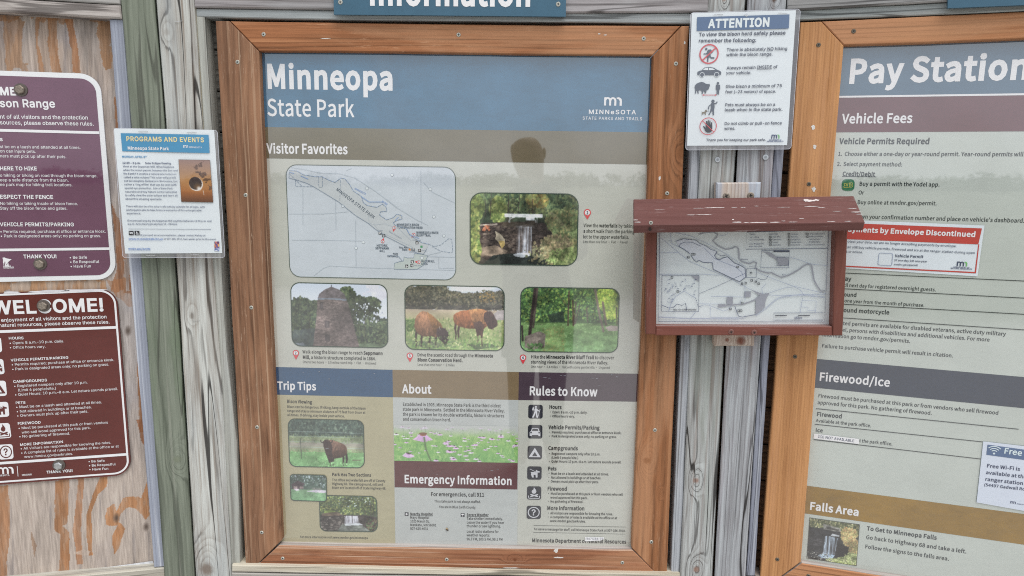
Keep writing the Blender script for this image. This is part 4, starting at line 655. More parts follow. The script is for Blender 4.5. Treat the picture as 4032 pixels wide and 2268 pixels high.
# ------------------------------------------------------------------ small hardware
STEEL = plain('zinc_screw', (176, 176, 166), .4, .35, .2, 400.)
DARKM = plain('screw_recess', (38, 36, 34), .8)
RUST = plain('weathered_bolt', (134, 124, 112), .45, .35, .35, 300.)
def screw(parent, pl, q, o, r=.0046, mat=None, name='screw'):
    """flush cross-head screw: countersunk rim, dished head and a recess"""
    mb = MB(); c = pl.at(q, o); n = 18; an = random.uniform(0, 1.5)
    rim = [c + (pl.u * math.cos(2 * math.pi * k / n) + pl.v * math.sin(2 * math.pi * k / n)) * r + pl.n * .0002 for k in range(n)]
    top = [c + (pl.u * math.cos(2 * math.pi * k / n) + pl.v * math.sin(2 * math.pi * k / n)) * r * .8 + pl.n * .0011 for k in range(n)]
    mb.add(rim + top, [(k, (k + 1) % n, n + (k + 1) % n, n + k) for k in range(n)] + [tuple(range(n, 2 * n))])
    for a in (an, an + math.pi / 2):
        d = pl.u * math.cos(a) + pl.v * math.sin(a); e = pl.n.cross(d); z = pl.n * (.0013 if a == an else .0014)
        mb.add([c + d * r * .5 + e * r * .13 + z, c - d * r * .5 + e * r * .13 + z, c - d * r * .5 - e * r * .13 + z, c + d * r * .5 - e * r * .13 + z], [(0, 1, 2, 3)], 1)
    return mb.make(name, [mat or STEEL, DARKM], parent)
def hexbolt(parent, pl, q, o, r=.0095, mat=None):
    mb = MB(); c = pl.at(q, o)
    def ringp(rr, z, n=24, ph=0.0): return [c + (pl.u * math.cos(2 * math.pi * k / n + ph) + pl.v * math.sin(2 * math.pi * k / n + ph)) * rr + pl.n * z for k in range(n)]
    a, b = ringp(r * 1.45, .0003), ringp(r * 1.38, .0022); mb.add(a + b, [(k, (k + 1) % 24, 24 + (k + 1) % 24, 24 + k) for k in range(24)] + [tuple(range(24, 48))], 1)
    a, b, t = ringp(r, .002, 6, .3), ringp(r, .0075, 6, .3), ringp(r * .82, .0088, 6, .3)
    mb.add(a + b + t, [(k, (k + 1) % 6, 6 + (k + 1) % 6, 6 + k) for k in range(6)] + [(6 + k, 6 + (k + 1) % 6, 12 + (k + 1) % 6, 12 + k) for k in range(6)] + [tuple(range(12, 18))])
    return mb.make('bolt', [mat or RUST, plain('washer_face', (105, 98, 92), .5, .5)], parent)
def staple(parent, pl, q, o, half=.006, tilt=0.0, name='staple'):
    mb = MB(); c = pl.at(q, o + .0006); d = pl.u * math.cos(tilt) + pl.v * math.sin(tilt); e = pl.n.cross(d); r = .0005; path = [c - d * half - pl.n * .003, c - d * half + pl.n * .0008, c + d * half + pl.n * .0008, c + d * half - pl.n * .003]
    vs, fs = [], []
    for i, p in enumerate(path):
        for k in range(6):
            a = 2 * math.pi * k / 6; vs.append(p + e * (r * math.cos(a)) + ((pl.n if i in (1, 2) else d) * (r * math.sin(a))))
    for i in range(3): fs += [(6 * i + k, 6 * i + (k + 1) % 6, 6 * i + 6 + (k + 1) % 6, 6 * i + 6 + k) for k in range(6)]
    mb.add(vs, fs); return mb.make(name, plain('staple_wire', (205, 205, 205), .3, .9), parent)

# ------------------------------------------------------------------ the kiosk carpentry
GREY_L, GREY_D = (186, 190, 190), (118, 116, 116)
kiosk = thing('wooden_kiosk', 'weathered grey timber kiosk with plywood panel that carries all the boards and signs', 'kiosk', (0, .25, 0))
def bx(mb, lo, hi, mi=0):
    (a, b, c), (d, e, f) = lo, hi
    mb.add([(a, b, c), (d, b, c), (d, e, c), (a, e, c), (a, b, f), (d, b, f), (d, e, f), (a, e, f)],
           [(3, 2, 1, 0), (4, 5, 6, 7), (0, 1, 5, 4), (1, 2, 6, 5), (2, 3, 7, 6), (3, 0, 4, 7)], mi)
# dark lap siding behind the frames: separate horizontal boards with open joints, one part per wall
w_siding = wood('siding_wood', (120, 118, 112), (52, 50, 47), F=70, A=7, seed=1.3, fiber=.7, crack=.8)
w_siding_b = wood('brown_siding_wood', (104, 80, 62), (52, 40, 32), F=70, A=7, seed=2.3, fiber=.7)
def siding(pl, xa, xb, seed):
    mb = MB(); y = 20
    zt = pl.at((xa, 30), -.02).z; i = 0
    while zt > .45:
        zb = zt - .088; u0 = (pl.at((xa, 1134), -.02) - pl.p).dot(pl.u); u1 = (pl.at((xb, 1134), -.02) - pl.p).dot(pl.u)
        slab(mb, pl, [(u0, zt), (u1, zt), (u1, zb), (u0, zb)], -.02, .02, bev=.003, along='h', seed=seed + i * .37, twod=True); zt -= .091; i += 1
    return mb.make('siding_plank', w_siding if pl is PC else w_siding_b, kiosk)
siding(PC, 650, 2850, .2); siding(PR, 2800, 4500, .8)
mb = MB()                                                      # dark sheathing behind the open joints
for pl, xa, xb in ((PC, 500, 2900), (PR, 2780, 4500)):
    a, b = pl.at((xa, 1134), -.05), pl.at((xb, 1134), -.05); a.z = b.z = .3
    a2, b2 = a.copy(), b.copy(); a2.z = b2.z = 2.3; mb.add([a, b, b2, a2], [(0, 1, 2, 3)])
mb.make('sheathing', plain('black_sheathing', (30, 28, 26), .9), kiosk)

# plywood with peeling stain, painted patch by patch from the photograph
PLYQ = [N(-240, 12), N(640, 74), N(640, 2214), N(-240, 2312)]
def paint_plywood():
    cv = Canvas(270, 860, (176, 166, 158))
    f = quad2(PL, PLYQ, -.03)
    def nm(p):                                                  # surveyed points -> fractions of the sheet
        out = []
        for q in p:
            w = PL.at(q, -.03); s, t = .5, .5
            for _ in range(12):
                e = w - f(s, t); s += e.dot(PL.u) / (f(1, t) - f(0, t)).dot(PL.u); t += (w - f(s, t)).z / (f(s, 1) - f(s, 0)).z
            out.append((s, t))
        return out
    fine = cv.noise(120, 22, 3, 4); mid = cv.noise(26, 7, 4, 8); big = cv.noise(4, 7, 3, 12)
    cv.c *= (1 + .34 * (fine - .5) + .30 * (mid - .5))[..., None]; top = np.clip((.30 - cv.y) / .12, 0, 1) * np.clip((cv.noise(11, 3, 4, 41) - .40) * 4, 0, 1); cv.mixin(top, (150, 126, 108), .4)
    warm = np.clip((big - .5) * 3, 0, 1); cv.mixin(warm, (186, 164, 146), .55)
    cool = np.clip((cv.noise(7, 12, 4, 21) - .52) * 4, 0, 1); cv.mixin(cool, (158, 152, 156), .5)
    low = np.clip((cv.y - .72) / .1, 0, 1); cv.mixin(low, (200, 184, 168), .45)
    dark = np.clip((cv.noise(60, 9, 4, 31) - .62) * 6, 0, 1); cv.mixin(dark, (128, 122, 122), .45)
    OR = (162, 112, 74)
    def pt(p, col=OR, a=.95, rough=.02, seed=1, a_=.86):
        m = cv.mask(nm(p), rough, seed, 30, 60); c = np.array(col, float) * (1 + .26 * (cv.noise(90, 20, 3, seed + 3) - .5) + .22 * (cv.noise(14, 9, 3, seed + 5) - .5))[..., None]
        mm = m[..., None] * a * a_ * (.66 + .28 * np.clip((cv.noise(70, 40, 3, seed + 8) - .32) * 6, 0, 1))[..., None]; cv.c = cv.c * (1 - mm) + c * mm
    a = lambda *p: [A(x, y) for x, y in p]; b = lambda *p: [B(x, y) for x, y in p]; c = lambda *p: [C_(x, y) for x, y in p]; d = lambda *p: [D(x, y) for x, y in p]
    pt(a((-400, 60), (1100, 120), (1090, 190), (700, 200), (-400, 180)), (150, 104, 70), .75, .03, 2)
    pt(a((40, 160), (235, 170), (200, 420), (215, 600), (300, 690), (60, 680)), (158, 116, 82), .8, .03, 3)
    pt(a((335, 170), (375, 170), (362, 440), (430, 690), (385, 690), (345, 520)), OR, .8, .012, 4)
    pt(a((450, 170), (540, 170), (545, 470), (590, 700), (490, 700), (460, 420)), OR, .85, .014, 5)
    pt(a((620, 170), (690, 175), (745, 480), (768, 690), (690, 690), (680, 470)), (160, 106, 68), .9, .010, 6)
    pt(a((905, 180), (1045, 190), (1060, 470), (1070, 640), (990, 640), (930, 420)), (158, 112, 74), .85, .03, 7)
    pt(a((1075, 900), (1100, 940), (1125, 1250), (1118, 1420), (1100, 1200)), (150, 96, 60), .9, .008, 8)
    pt(b((1060, 600), (1160, 820), (1250, 1449), (1250, 1600), (1050, 1449), (1110, 1200)), (146, 96, 64), .95, .012, 9)
    pt(b((1175, 1130), (1225, 1160), (1235, 1449), (1180, 1449)), (176, 168, 162), .95, .012, 10)
    pt(c((-600, 0), (1010, 0), (1000, 110), (-600, 130)), (182, 132, 88), .85, .02, 11)
    for i, (xa, xb) in enumerate(((-300, -180), (100, 300), (440, 560), (610, 700), (800, 960))): pt(c((xa, 10), (xb, 10), (xb - 20, 110), (xa - 5, 110)), (184, 172, 160), .85, .014, 12 + i)
    pt(c((1005, 0), (1190, 0), (1185, 130), (1100, 140)), (160, 112, 78), .9, .02, 20)
    pt(c((1235, 0), (1275, 0), (1300, 380), (1390, 1449), (1330, 1449), (1300, 900), (1310, 620), (1270, 330)), (156, 102, 64), .95, .008, 21)
    pt(c((1105, 120), (1165, 110), (1250, 150), (1285, 420), (1300, 760), (1220, 1449), (1180, 700)), (186, 180, 176), .75, .02, 22)
    pt(d((1295, -40), (1380, -40), (1375, 210), (1345, 170)), (142, 92, 62), .95, .008, 23)
    pt(d((-80, 580), (75, 580), (95, 850), (90, 1130), (70, 1300), (70, 1500), (-80, 1500)), (166, 114, 76), .9, .012, 24)
    pt(d((530, 550), (665, 520), (650, 800), (635, 950), (590, 970), (660, 1030), (660, 1450), (560, 1450), (575, 1060), (520, 1000), (520, 800)), (170, 114, 72), .95, .008, 25)
    pt(d((745, 500), (800, 500), (780, 800), (770, 1000), (790, 1330), (735, 1330), (690, 1020), (720, 760)), (170, 118, 82), .9, .008, 26)
    pt(d((950, 500), (1025, 490), (1010, 600), (930, 680), (865, 840), (875, 1060), (880, 1250), (845, 1250), (815, 1000), (825, 860), (880, 680)), (172, 116, 72), .95, .006, 27)
    pt(d((1010, 800), (1080, 765), (1110, 830), (1170, 700), (1250, 690), (1340, 700), (1400, 540), (1420, 860), (1380, 905), (1320, 830), (1225, 790), (1140, 850), (1125, 930), (1185, 1000), (1130, 1180), (1080, 1240), (1060, 1080), (1110, 960), (1005, 955), (1000, 870)), (174, 118, 74), .95, .010, 28)
    pt(d((290, 1010), (310, 1060), (350, 1150), (330, 1270), (300, 1160)), (150, 122, 100), .9, .008, 29)
    pt(d((700, 1200), (860, 1210), (850, 1245), (700, 1235)), (196, 180, 166), .9, .008, 31)
    for q, rr in ((D(1105, 895), .010), (D(1385, 980), .009), (C_(1215, 490), .010)):
        (kx, ky), = nm([q]); dd = np.hypot((cv.x - kx) / rr / 1.6, (cv.y - ky) / rr); cv.mixin(np.clip(1.2 - dd, 0, 1), (96, 84, 76), .9)
    return cv
ply = picture('plywood_panel', kiosk, PL, PLYQ, -.03, paint_plywood(), k=.80, gloss=0.0)
n = NT('peeling_plywood'); at_ = n.attr('tint'); gg = n.node('ShaderNodeNewGeometry').outputs['Position']; fz = n.noise(n.vmul(gg, (260, 260, 16)), 1.0, 4.0, .65)
n.set(base_color=n.mix(.30, at_.outputs['Color'], n.mix(n.step(fz, .3, .7), (.30, .28, .27, 1), (.95, .95, .95, 1)), 'OVERLAY'), roughness=.85, specular_ior_level=.25); n.bump(fz, .35, .0012)
ply.data.materials[0] = n.m
mb = MB(); ribbon(mb, PL, [D(380, 1462), D(700, 1420), D(1000, 1385), D(1250, 1352), D(1458, 1322)], -.028, .010)   # pale sealant along the foot of the sheet
mb.make('sealant_bead', plain('pale_sealant', (206, 208, 212), .7, 0, .2, 120.), kiosk)

G1 = dict(seed=2.1, fiber=.55, crack=.7)
def grey(name, **k):
    a = dict(light=(188, 191, 189), dark=(110, 105, 101), F=60, A=8, ring=.32, fiber=.85, lines=.75, crack=.6, stain=(184, 188, 188), stain_amt=.3, streak=(124, 118, 112), streak_amt=.45); a.update(k); return wood(name, **a)
# plywood wall
board('rail_board', PL, [A(-800, -150), A(1150, -90), A(1142, 41), A(-800, -75)], .004, .035, grey('rail_wood_a', light=(176, 172, 166), dark=(110, 104, 98), seed=3.3), kiosk, 'h', seed=.31)
board('rail_board', PL, [A(-800, -66), A(1145, 47), A(1155, 176), A(-800, 62)], .004, .038, grey('rail_wood_b', light=(190, 184, 178), dark=(122, 112, 108), F=45, A=12, seed=4.7, stain=(150, 140, 134)), kiosk, 'h', seed=.53, bev=.003)
board('trim_board', PL, [A(1040, 184), A(1172, 184), D(1572, 1360), D(1464, 1368)], -.004, .03, wood('strip_wood', (158, 164, 176), (112, 114, 126), F=150, A=3, ring=.35, fiber=.4, seed=5.2, streak=(200, 204, 210), streak_amt=.7), kiosk, seed=.71)
board('rail_board', PL, [D(-500, 1560), D(1460, 1384), D(1566, 1372), D(1572, 1700), D(-500, 1800)], .0, .03, grey('sill_wood_a', light=(190, 186, 172), dark=(140, 134, 122), seed=5.9), kiosk, 'h', seed=.75)
board('post_board', PL, [N(468, -90), N(599, -90), N(648, 505), N(697, 1203), D(1846, 1449), N(774, 2400), N(662, 2400), D(1563, 1449), A(1250, 1215)], .006, .038,
      wood('green_post_wood', (132, 138, 124), (86, 92, 80), F=40, A=5, ring=.22, fiber=.9, lines=.5, seed=6.4, stain=(100, 116, 92), stain_amt=.6, crack=.5,
           knots=[kn(PL, D(1690, 330), .011, 1.0), kn(PL, B(540 + 720, 1300), .008, .4)], knot_col=(120, 126, 108), streak=(150, 152, 140), streak_amt=.4), kiosk, seed=.97, bev=.003)
# middle wall, plywood side
board('post_board', PC, [N(606, -90), N(757, -90), N(795, 505), C_(2096, 900), D(2196, 1400), D(2200, 1449), N(917, 2400), N(780, 2400), D(1858, 1449), N(705, 1203), N(653, 505)], .026, .04,
      wood('grey_post_wood', (198, 200, 194), (124, 113, 103), F=46, A=9, ring=.3, fiber=.95, lines=.9, seed=7.7, crack=.9, stain=(150, 156, 158), stain_amt=.45, lowy=7,
           knots=[kn(PC, D(2010, 1330), .022, 1.0), kn(PC, A(1640, 330), .010, .35), kn(PC, C_(1870, 330), .008, .3)], knot_col=(120, 108, 98), streak=(130, 114, 98), streak_amt=.6), kiosk, seed=1.13, bev=.003)
board('trim_board', PC, [A(1842, 60), A(1866, 60), C_(2050, 300), D(2202, 1338), D(2190, 1338), C_(2030, 300)], .019, .04, grey('edge_strip_wood', light=(168, 160, 138), dark=(120, 112, 96), seed=8.1, crack=0), kiosk, seed=1.37, bev=.001)
board('trim_board', PC, [A(1864, 152), A(1940, 160), A(2012, 1220), C_(2150, 700), D(2252, 200), D(2282, 1338), D(2203, 1341), C_(2052, 300)], .02, .04, grey('trim_wood_a', light=(180, 182, 174), dark=(130, 128, 120), F=70, seed=9.4, crack=0), kiosk, seed=1.61)
board('trim_board', PC, [N(771, 33), E(500, 91), F_(1100, 125), G(460, 126), G(460, 224), F_(1100, 209), E(500, 178), N(772, 65)], .02, .04, grey('trim_wood_b', light=(172, 178, 178), dark=(128, 130, 130), ring=.35, F=70, seed=10.2, crack=0), kiosk, 'h', seed=1.83)
board('rail_board', PC, [N(760, -160), N(2790, -150), G(457, 112), F_(1100, 120), E(500, 80), A(1846, 66)], .028, .045, grey('rail_wood_c', light=(168, 164, 164), dark=(104, 98, 98), F=55, A=12, seed=11.7, lowx=.8), kiosk, 'h', seed=2.07, bev=.0025)
board('rail_board', PC, [ZC(42, 828), ZC(1300, 850), ZD(700, 725), ZD(2520, 752), ZD(2520, 790), ZD(700, 768), ZC(1300, 935), ZC(40, 915)], .03, .05, grey('sill_wood_b', light=(206, 200, 182), dark=(160, 150, 130), F=60, A=8, seed=12.5, crack=.3), kiosk, 'h', seed=2.21)
board('rail_board', PC, [ZC(38, 928), ZD(0, 778), ZD(2520, 806), N(2680, 2420), N(905, 2420)], .03, .05, grey('sill_wood_c', light=(172, 168, 160), dark=(116, 112, 106), seed=13.1), kiosk, 'h', seed=2.43)
# middle wall, pay station side
board('trim_board', PC, [N(2742, 92), N(2784, 92), N(2760, 573), N(2719, 1321), N(2699, 1780), ZB(950, 1418), ZB(850, 1420), N(2664, 1780), N(2684, 1321), N(2720, 573)], .02, .04, grey('trim_wood_c', light=(186, 190, 194), dark=(132, 134, 140), F=120, A=5, seed=14.6), kiosk, seed=2.61)
board('post_board', PC, [N(2789, -90), N(2942, -90), N(2936, 0), N(2899, 580), N(2852, 1364), N(2832, 1768), N(2806, 2268), N(2800, 2400), N(2668, 2400), ZB(955, 1418), N(2701, 1780), N(2721, 1321), N(2762, 573)], .027, .045,
      grey('post_wood_a', light=(184, 188, 186), dark=(116, 110, 106), F=50, A=10, seed=15.3, stain=(146, 152, 142), stain_amt=.55, crack=.9, knots=[kn(PC, ZB(1100, 305), .009, 1.0), kn(PC, ZB(1103, 1305), .010, 1.0), kn(PC, G(572, 25), .006, .8)], knot_col=(140, 110, 96), streak=(140, 128, 120), streak_amt=.5), kiosk, seed=2.87, bev=.0025)
board('post_board', PR, [N(2950, -90), N(3102, -90), N(3096, 0), N(3048, 573), N(2997, 1321), N(2966, 1774), N(2935, 2268), N(2930, 2400), N(2808, 2400), N(2814, 2268), N(2840, 1768), N(2860, 1364), N(2906, 580), N(2944, 0)], .027, .045,
      grey('post_wood_b', light=(178, 182, 184), dark=(102, 96, 98), F=56, A=11, seed=17.9, stain=(168, 160, 168), stain_amt=.4, crack=.9, knots=[kn(PR, G(1072, 20), .008, .9)], streak=(120, 108, 102), streak_amt=.65), kiosk, seed=3.11, bev=.0025)
board('trim_board', PR, [N(3084, 86), N(3122, 82), N(3087, 575), N(3033, 1323), N(3002, 1768), ZB(1803, 1449), ZB(1702, 1449), N(2968, 1774), N(2999, 1321), N(3050, 573)], .02, .04, grey('trim_wood_d', light=(150, 154, 166), dark=(96, 98, 108), F=80, A=12, seed=18.8, streak=(196, 200, 206), streak_amt=.55), kiosk, seed=3.37)
board('trim_board', PR, [N(3096, 44), N(4500, -32), N(4500, 22), N(3096, 82)], .02, .04, grey('trim_wood_e', light=(162, 168, 166), dark=(108, 112, 112), F=110, A=5, seed=19.5), kiosk, 'h', seed=3.61)
board('rail_board', PR, [N(3104, -160), N(4500, -240), N(4500, -36), N(3098, 40)], .028, .045, grey('rail_wood_d', light=(166, 166, 164), dark=(106, 104, 104), F=55, A=10, seed=20.7), kiosk, 'h', seed=3.83, bev=.0025)
board('rail_board', PR, [ZB(1806, 1436), N(3030, 2284), N(4500, 2600), N(4500, 2700), N(2960, 2420)], .02, .05, grey('sill_wood_d', light=(150, 140, 132), dark=(100, 92, 86), seed=21.1), kiosk, 'h', seed=4.03)
# carcass that closes the kiosk behind and above: corner posts, back and roof
mb = MB(); bx(mb, (-1.9, .10, 0), (1.8, .16, 2.35)); mb.make('back_panel', plain('back_panel_wood', (110, 104, 98), .85), kiosk)

# ------------------------------------------------------------------ framed boards
def cedar(name, **k):
    a = dict(light=(166, 117, 84), dark=(104, 73, 53), F=75, A=8, ring=.34, fiber=.85, lines=.45, scuff=.5, scuff_col=(200, 164, 132), rough=.6, streak=(190, 142, 104), streak_amt=.4, stain=(190, 146, 112), stain_amt=.45); a.update(k); return wood(name, **a)
GREYEDGE = wood('bleached_edge', (190, 184, 178), (140, 130, 124), F=60, A=4, seed=3.0, fiber=.7)
info = thing('information_board', 'tall brown framed poster board in the middle with park map and waterfall photograph', 'notice board', (-.16, 0, .55))
fl = board('frame_board', PC, [N(848, 82), N(903, 83), N(1019, 202), N(1060, 1150), ZC(672, 515), N(1015, 2221), N(967, 2221), N(908, 1150)], .019, .036,
      cedar('cedar_a', light=(142, 106, 82), dark=(86, 62, 47), seed=1.7, F=70, A=7, streak=(196, 168, 140), streak_amt=.5, stain=(172, 130, 100), scuff=.7, scuff_col=(206, 182, 158), lowx=.7, lowy=10, crack=.25, knots=[kn(PC, ZC(640, 420), .030, .45)], knot_col=(140, 100, 72)), info, seed=4.31)
ft = board('frame_board', PC, [N(906.5, 83.5), E(1700, 225), F_(900, 243), N(2681, 102), N(2570, 217), F_(900, 516), E(1200, 492), N(1021, 201)], .019, .036,
      cedar('cedar_b', light=(166, 112, 77), dark=(112, 73, 49), seed=2.9, F=110, A=4, ring=.3, scuff=.75, scuff_col=(200, 156, 122), lowx=.6), info, 'h', seed=4.57)
fr = board('frame_board', PC, [N(2685, 102), N(2713, 102), N(2671, 1150), N(2626, 2253), N(2579, 2253), N(2488, 2158), N(2541, 1000), N(2571.5, 219.5)], .019, .036,
      cedar('cedar_c', light=(158, 108, 74), dark=(102, 69, 47), seed=6.5, F=55, A=8, ring=.35, lowx=.55, lowy=9, scuff=.3, knots=[kn(PC, ZB(555, 95), .011, .8), kn(PC, ZE(110, 185), .014, .7), kn(PC, ZB(705, 465), .004, .7)], knot_col=(136, 92, 62)), info, seed=4.83)
fb = board('frame_board', PC, [N(1019, 2221), ZC(640, 579), ZC(1300, 592), ZD(900, 500), ZD(2033, 508), ZD(2260, 731), ZD(900, 703), ZC(1300, 838)], .019, .036,
      cedar('cedar_d', light=(156, 106, 78), dark=(106, 70, 51), seed=8.3, F=85, A=6, ring=.25, streak=(214, 190, 168), streak_amt=.65, scuff=.4, knots=[kn(PC, ZD(845, 565), .006, 1.0, 0, 'h')], knot_col=(110, 66, 44), lowx=.8), info, 'h', side=GREYEDGE, seed=5.07)
for b_, q in ((fl, E(85, 590)), (fl, B(2335, 527)), (fl, C_(2390, 268)), (fl, N(1012, 1682)), (fl, ZC(421, 414)), (ft, E(333, 327)), (ft, E(2187, 330)), (ft, F_(1774, 367)),
              (fr, F_(2081, 606)), (fr, J(2049, 611)), (fr, ZA(373, 1198)), (fr, ZB(622, 1060)), (fb, ZC(686, 742)), (fb, ZD(152, 605)), (fb, ZD(1933, 637))):
    screw(b_, PC, q, .0192)
pay = thing('pay_station_board', 'framed pay station board with vehicle fees at the edge of the view', 'notice board', (1.0, -.15, .55))
pl_ = board('frame_board', PR, [N(3151, 88), N(3234, 84.5), N(3322, 179), N(3238, 1150), N(3153, 2213), N(3058, 2284), N(2991, 2300), N(3076, 1150)], .019, .036,
      cedar('cedar_e', light=(194, 144, 98), dark=(150, 104, 68), seed=9.9, lines=0, F=170, A=3, ring=.25, fiber=.95, stain_amt=.2, scuff=.3, lowx=.5), pay, seed=5.31)
pt_ = board('frame_board', PR, [N(3237, 84.3), H(1500, 155), N(4500, 24), N(4500, 133), H(1500, 405), N(3324, 178)], .019, .036, cedar('cedar_f', light=(184, 130, 92), dark=(138, 92, 62), seed=11.2, F=130, A=6, ring=.35, fiber=.7, lowx=.7), pay, 'h', seed=5.57)
pb_ = board('frame_board', PR, [N(3064, 2286), N(3158, 2219), N(4500, 2430), N(4500, 2560), N(3060, 2330)], .019, .036, cedar('cedar_g', light=(190, 138, 100), dark=(146, 100, 70), seed=12.8), pay, 'h', side=GREYEDGE, seed=5.83)
for b_, q in ((pl_, H(461, 427)), (pl_, S(1480, 90)), (pl_, ZA(1972, 360)), (pl_, Y_(74, 1273)), (pt_, H(795, 297)), (pb_, Y_(390, 1440))): screw(b_, PR, q, .0192, mat=plain('dull_screw', (112, 104, 92), .5, .7, .2, 300.))
FLAKE = plain('torn_fibre', (214, 208, 200), .8, 0, .3, 500.)
def chips(parent, pl, spots, o, name='paint_chip', mat=None, r=.004, seed=1):
    """small torn or flaked places, each a thin irregular scab of its own"""
    rn = random.Random(seed)
    for q, rx, ry in spots:
        mb = MB(); c = pl.at(q, o); n = 11; W = []
        for k in range(n):
            a = 2 * math.pi * k / n; f = rn.uniform(.55, 1.15); W.append(c + pl.u * (rx * f * math.cos(a)) + pl.v * (ry * f * math.sin(a)))
        disc_face(mb, pl, W); mb.make(name, mat or FLAKE, parent)
chips(pl_, PR, [(H(410, 1212), .004, .005), (H(425, 1395), .005, .005), (S(1518, 128), .005, .006)], .0194, 'fleck', seed=5)
chips(fr, PC, [(J(1980, 470), .0025, .006), (F_(2163, 405), .002, .004)], .0194, 'fleck', seed=6)
chips(ft, PC, [(F_(1352, 322), .004, .0015), (F_(1410, 332), .004, .0012), (E(920, 366), .012, .001)], .0194, 'fleck', seed=7)
chips(fb, PC, [(ZD(1262, 512), .006, .008), (ZD(800, 690), .03, .0015), (ZD(1285, 585), .014, .002), (ZC(1680, 838), .014, .0012)], .0194, 'fleck', seed=8)

# ------------------------------------------------------------------ park poster
BEIGE = (187, 189, 179); WHITE_ = (232, 236, 246); INK = (34, 36, 38); INK2 = (54, 56, 56); INK3 = (84, 86, 84)
mb = MB(); flat(mb, PC, [N(1000, 180), N(2600, 195), N(2505, 2185), N(1088, 2150)], 0.0)
poster = mb.make('poster_print', printed(BEIGE), info)
def band(parent, pl, pts, o, c, name='colour_band', **k):
    mb = MB(); flat(mb, pl, pts, o); return mb.make(name, printed(c, **k), parent)
o1, o2, o3, o4 = .0004, .0007, .0010, .0013
band(poster, PC, [N(1000, 181), N(2600, 196), N(2560, 521), N(1028, 500)], o1, (50, 100, 130), mottle=.18)
band(poster, PC, [N(1028, 500), N(2560, 521), N(2553, 647.8), N(1036, 623)], o1, (104, 97, 76), mottle=.08)
band(poster, PC, [M_(100, 58), M_(1940, 103), M_(1947, 526), M_(100, 484)], o1, (40, 78, 112), mottle=.10)
band(poster, PC, [M_(1940, 103), L(783, 1240), Q(82, 490), M_(1947, 526)], o1, (126, 108, 80), mottle=.08)
band(poster, PC, [L(783, 1240), L(2310, 1262), Q(1935, 516), Q(82, 490)], o1, (72, 58, 68), mottle=.10)
band(poster, PC, [M_(60, 484), M_(1947, 526), N_(1985, 1420), N_(100, 1380)], o1, (172, 166, 136), 'side_panel', mottle=.08)
band(poster, PC, [M_(1947, 526), Q(82, 490), P_(2000, 1440), P_(68, 1410)], o1, (182, 187, 184), 'side_panel')
band(poster, PC, [P_(50, 98), P_(2006, 132), P_(2000, 552), P_(57, 517)], o3, (84, 32, 36), mottle=.10)
WL = printed(WHITE_, mottle=.02); IK = printed(INK); IK2 = printed(INK2); IK3 = printed(INK3)
lettering(poster, PC, WL, o2, ('w', 'Minneopa', E(358, 833), E(1570, 851), dict(w=.058, k=.86)), name='heading_lettering')
lettering(poster, PC, WL, o2, ('w', 'State Park', E(366, 1100), E(1192, 1112), dict(w=.022, k=.80)), name='heading_lettering')
lettering(poster, PC, WL, o2, ('w', 'Visitor Favorites', I(120, 240), I(862, 248), dict(w=.05, k=.80)), name='heading_lettering')
lettering(poster, PC, WL, o2, ('w', 'Trip Tips', M_(168, 402), M_(762, 416), dict(w=.05, k=.84)), name='heading_lettering')
lettering(poster, PC, WL, o2, ('w', 'About', O(178, 351), O(635, 359), dict(w=.05, k=.84)), name='heading_lettering')
lettering(poster, PC, WL, o2, ('w', 'Rules to Know', Q(247, 412), Q(1298, 430), dict(w=.05, k=.82)), name='heading_lettering')
lettering(poster, PC, WL, o4, ('w', 'Emergency Information', P_(205, 447), P_(1915, 480), dict(w=.05, k=.82)), name='heading_lettering')
def mn_logo(parent, pl, q0, q1, o, mats, sub=(), hgt=.52):
    """the state mark: a lowercase m whose last arch is cut free, built as strokes from baseline point q0 to q1"""
    a, b = pl.at(q0, o), pl.at(q1, o); ex = (b - a).normalized(); Wd = (b - a).length; ey = pl.n.cross(ex); Hh = Wd * hgt
    mb = MB(); P = lambda x, y: a + ex * (x * Wd) + ey * (y * Hh)
    def poly_(pts, mi):
        v, f = fill([pts]); lf = lift_(); mb.add([P(*p) + pl.n * lf for p in v], f, mi)
    def arch(xl, xr, th, foot=True):
        xc = (xl + xr) / 2; ro = (xr - xl) / 2; ri = ro - th; yt = .56; out = []
        for k in range(11): t = math.pi * (1 - k / 10); out.append((xc + ro * math.cos(t), yt + (1 - yt) * math.sin(t)))
        out += [(xr, 0), (xr - th, 0), (xr - th, yt)]
        for k in range(11): t = math.pi * k / 10; out.append((xc + ri * math.cos(t), yt + (1 - yt - .22) * math.sin(t)))
        return out
    poly_([(.0, 0), (.115, 0), (.115, .5), (.115, 1.0), (.0, .96)], 0); poly_(arch(.0, .40, .115), 0); poly_(arch(.29, .69, .115), 0)
    poly_([(.66, .93)] + arch(.60, 1.0, .125)[5:14] + [(.875, .55), (.83, .74), (.74, .80)], len(mats) - 1)
    return mb.make('state_logo', list(mats), parent)
mn_logo(poster, PC, F_(1396, 1003), F_(1565, 1006), o2, [WL], hgt=.46)
lettering(poster, PC, WL, o2, ('w', 'MINNeSOTA', F_(1248, 1082), F_(1706, 1087), dict(font='grot', w=.03, k=1.18, track=.17)), ('w', 'STATE PARKS AND TRAILS', F_(1192, 1137), F_(1762, 1144), dict(font='grot', w=.012, k=.95, track=.16)))
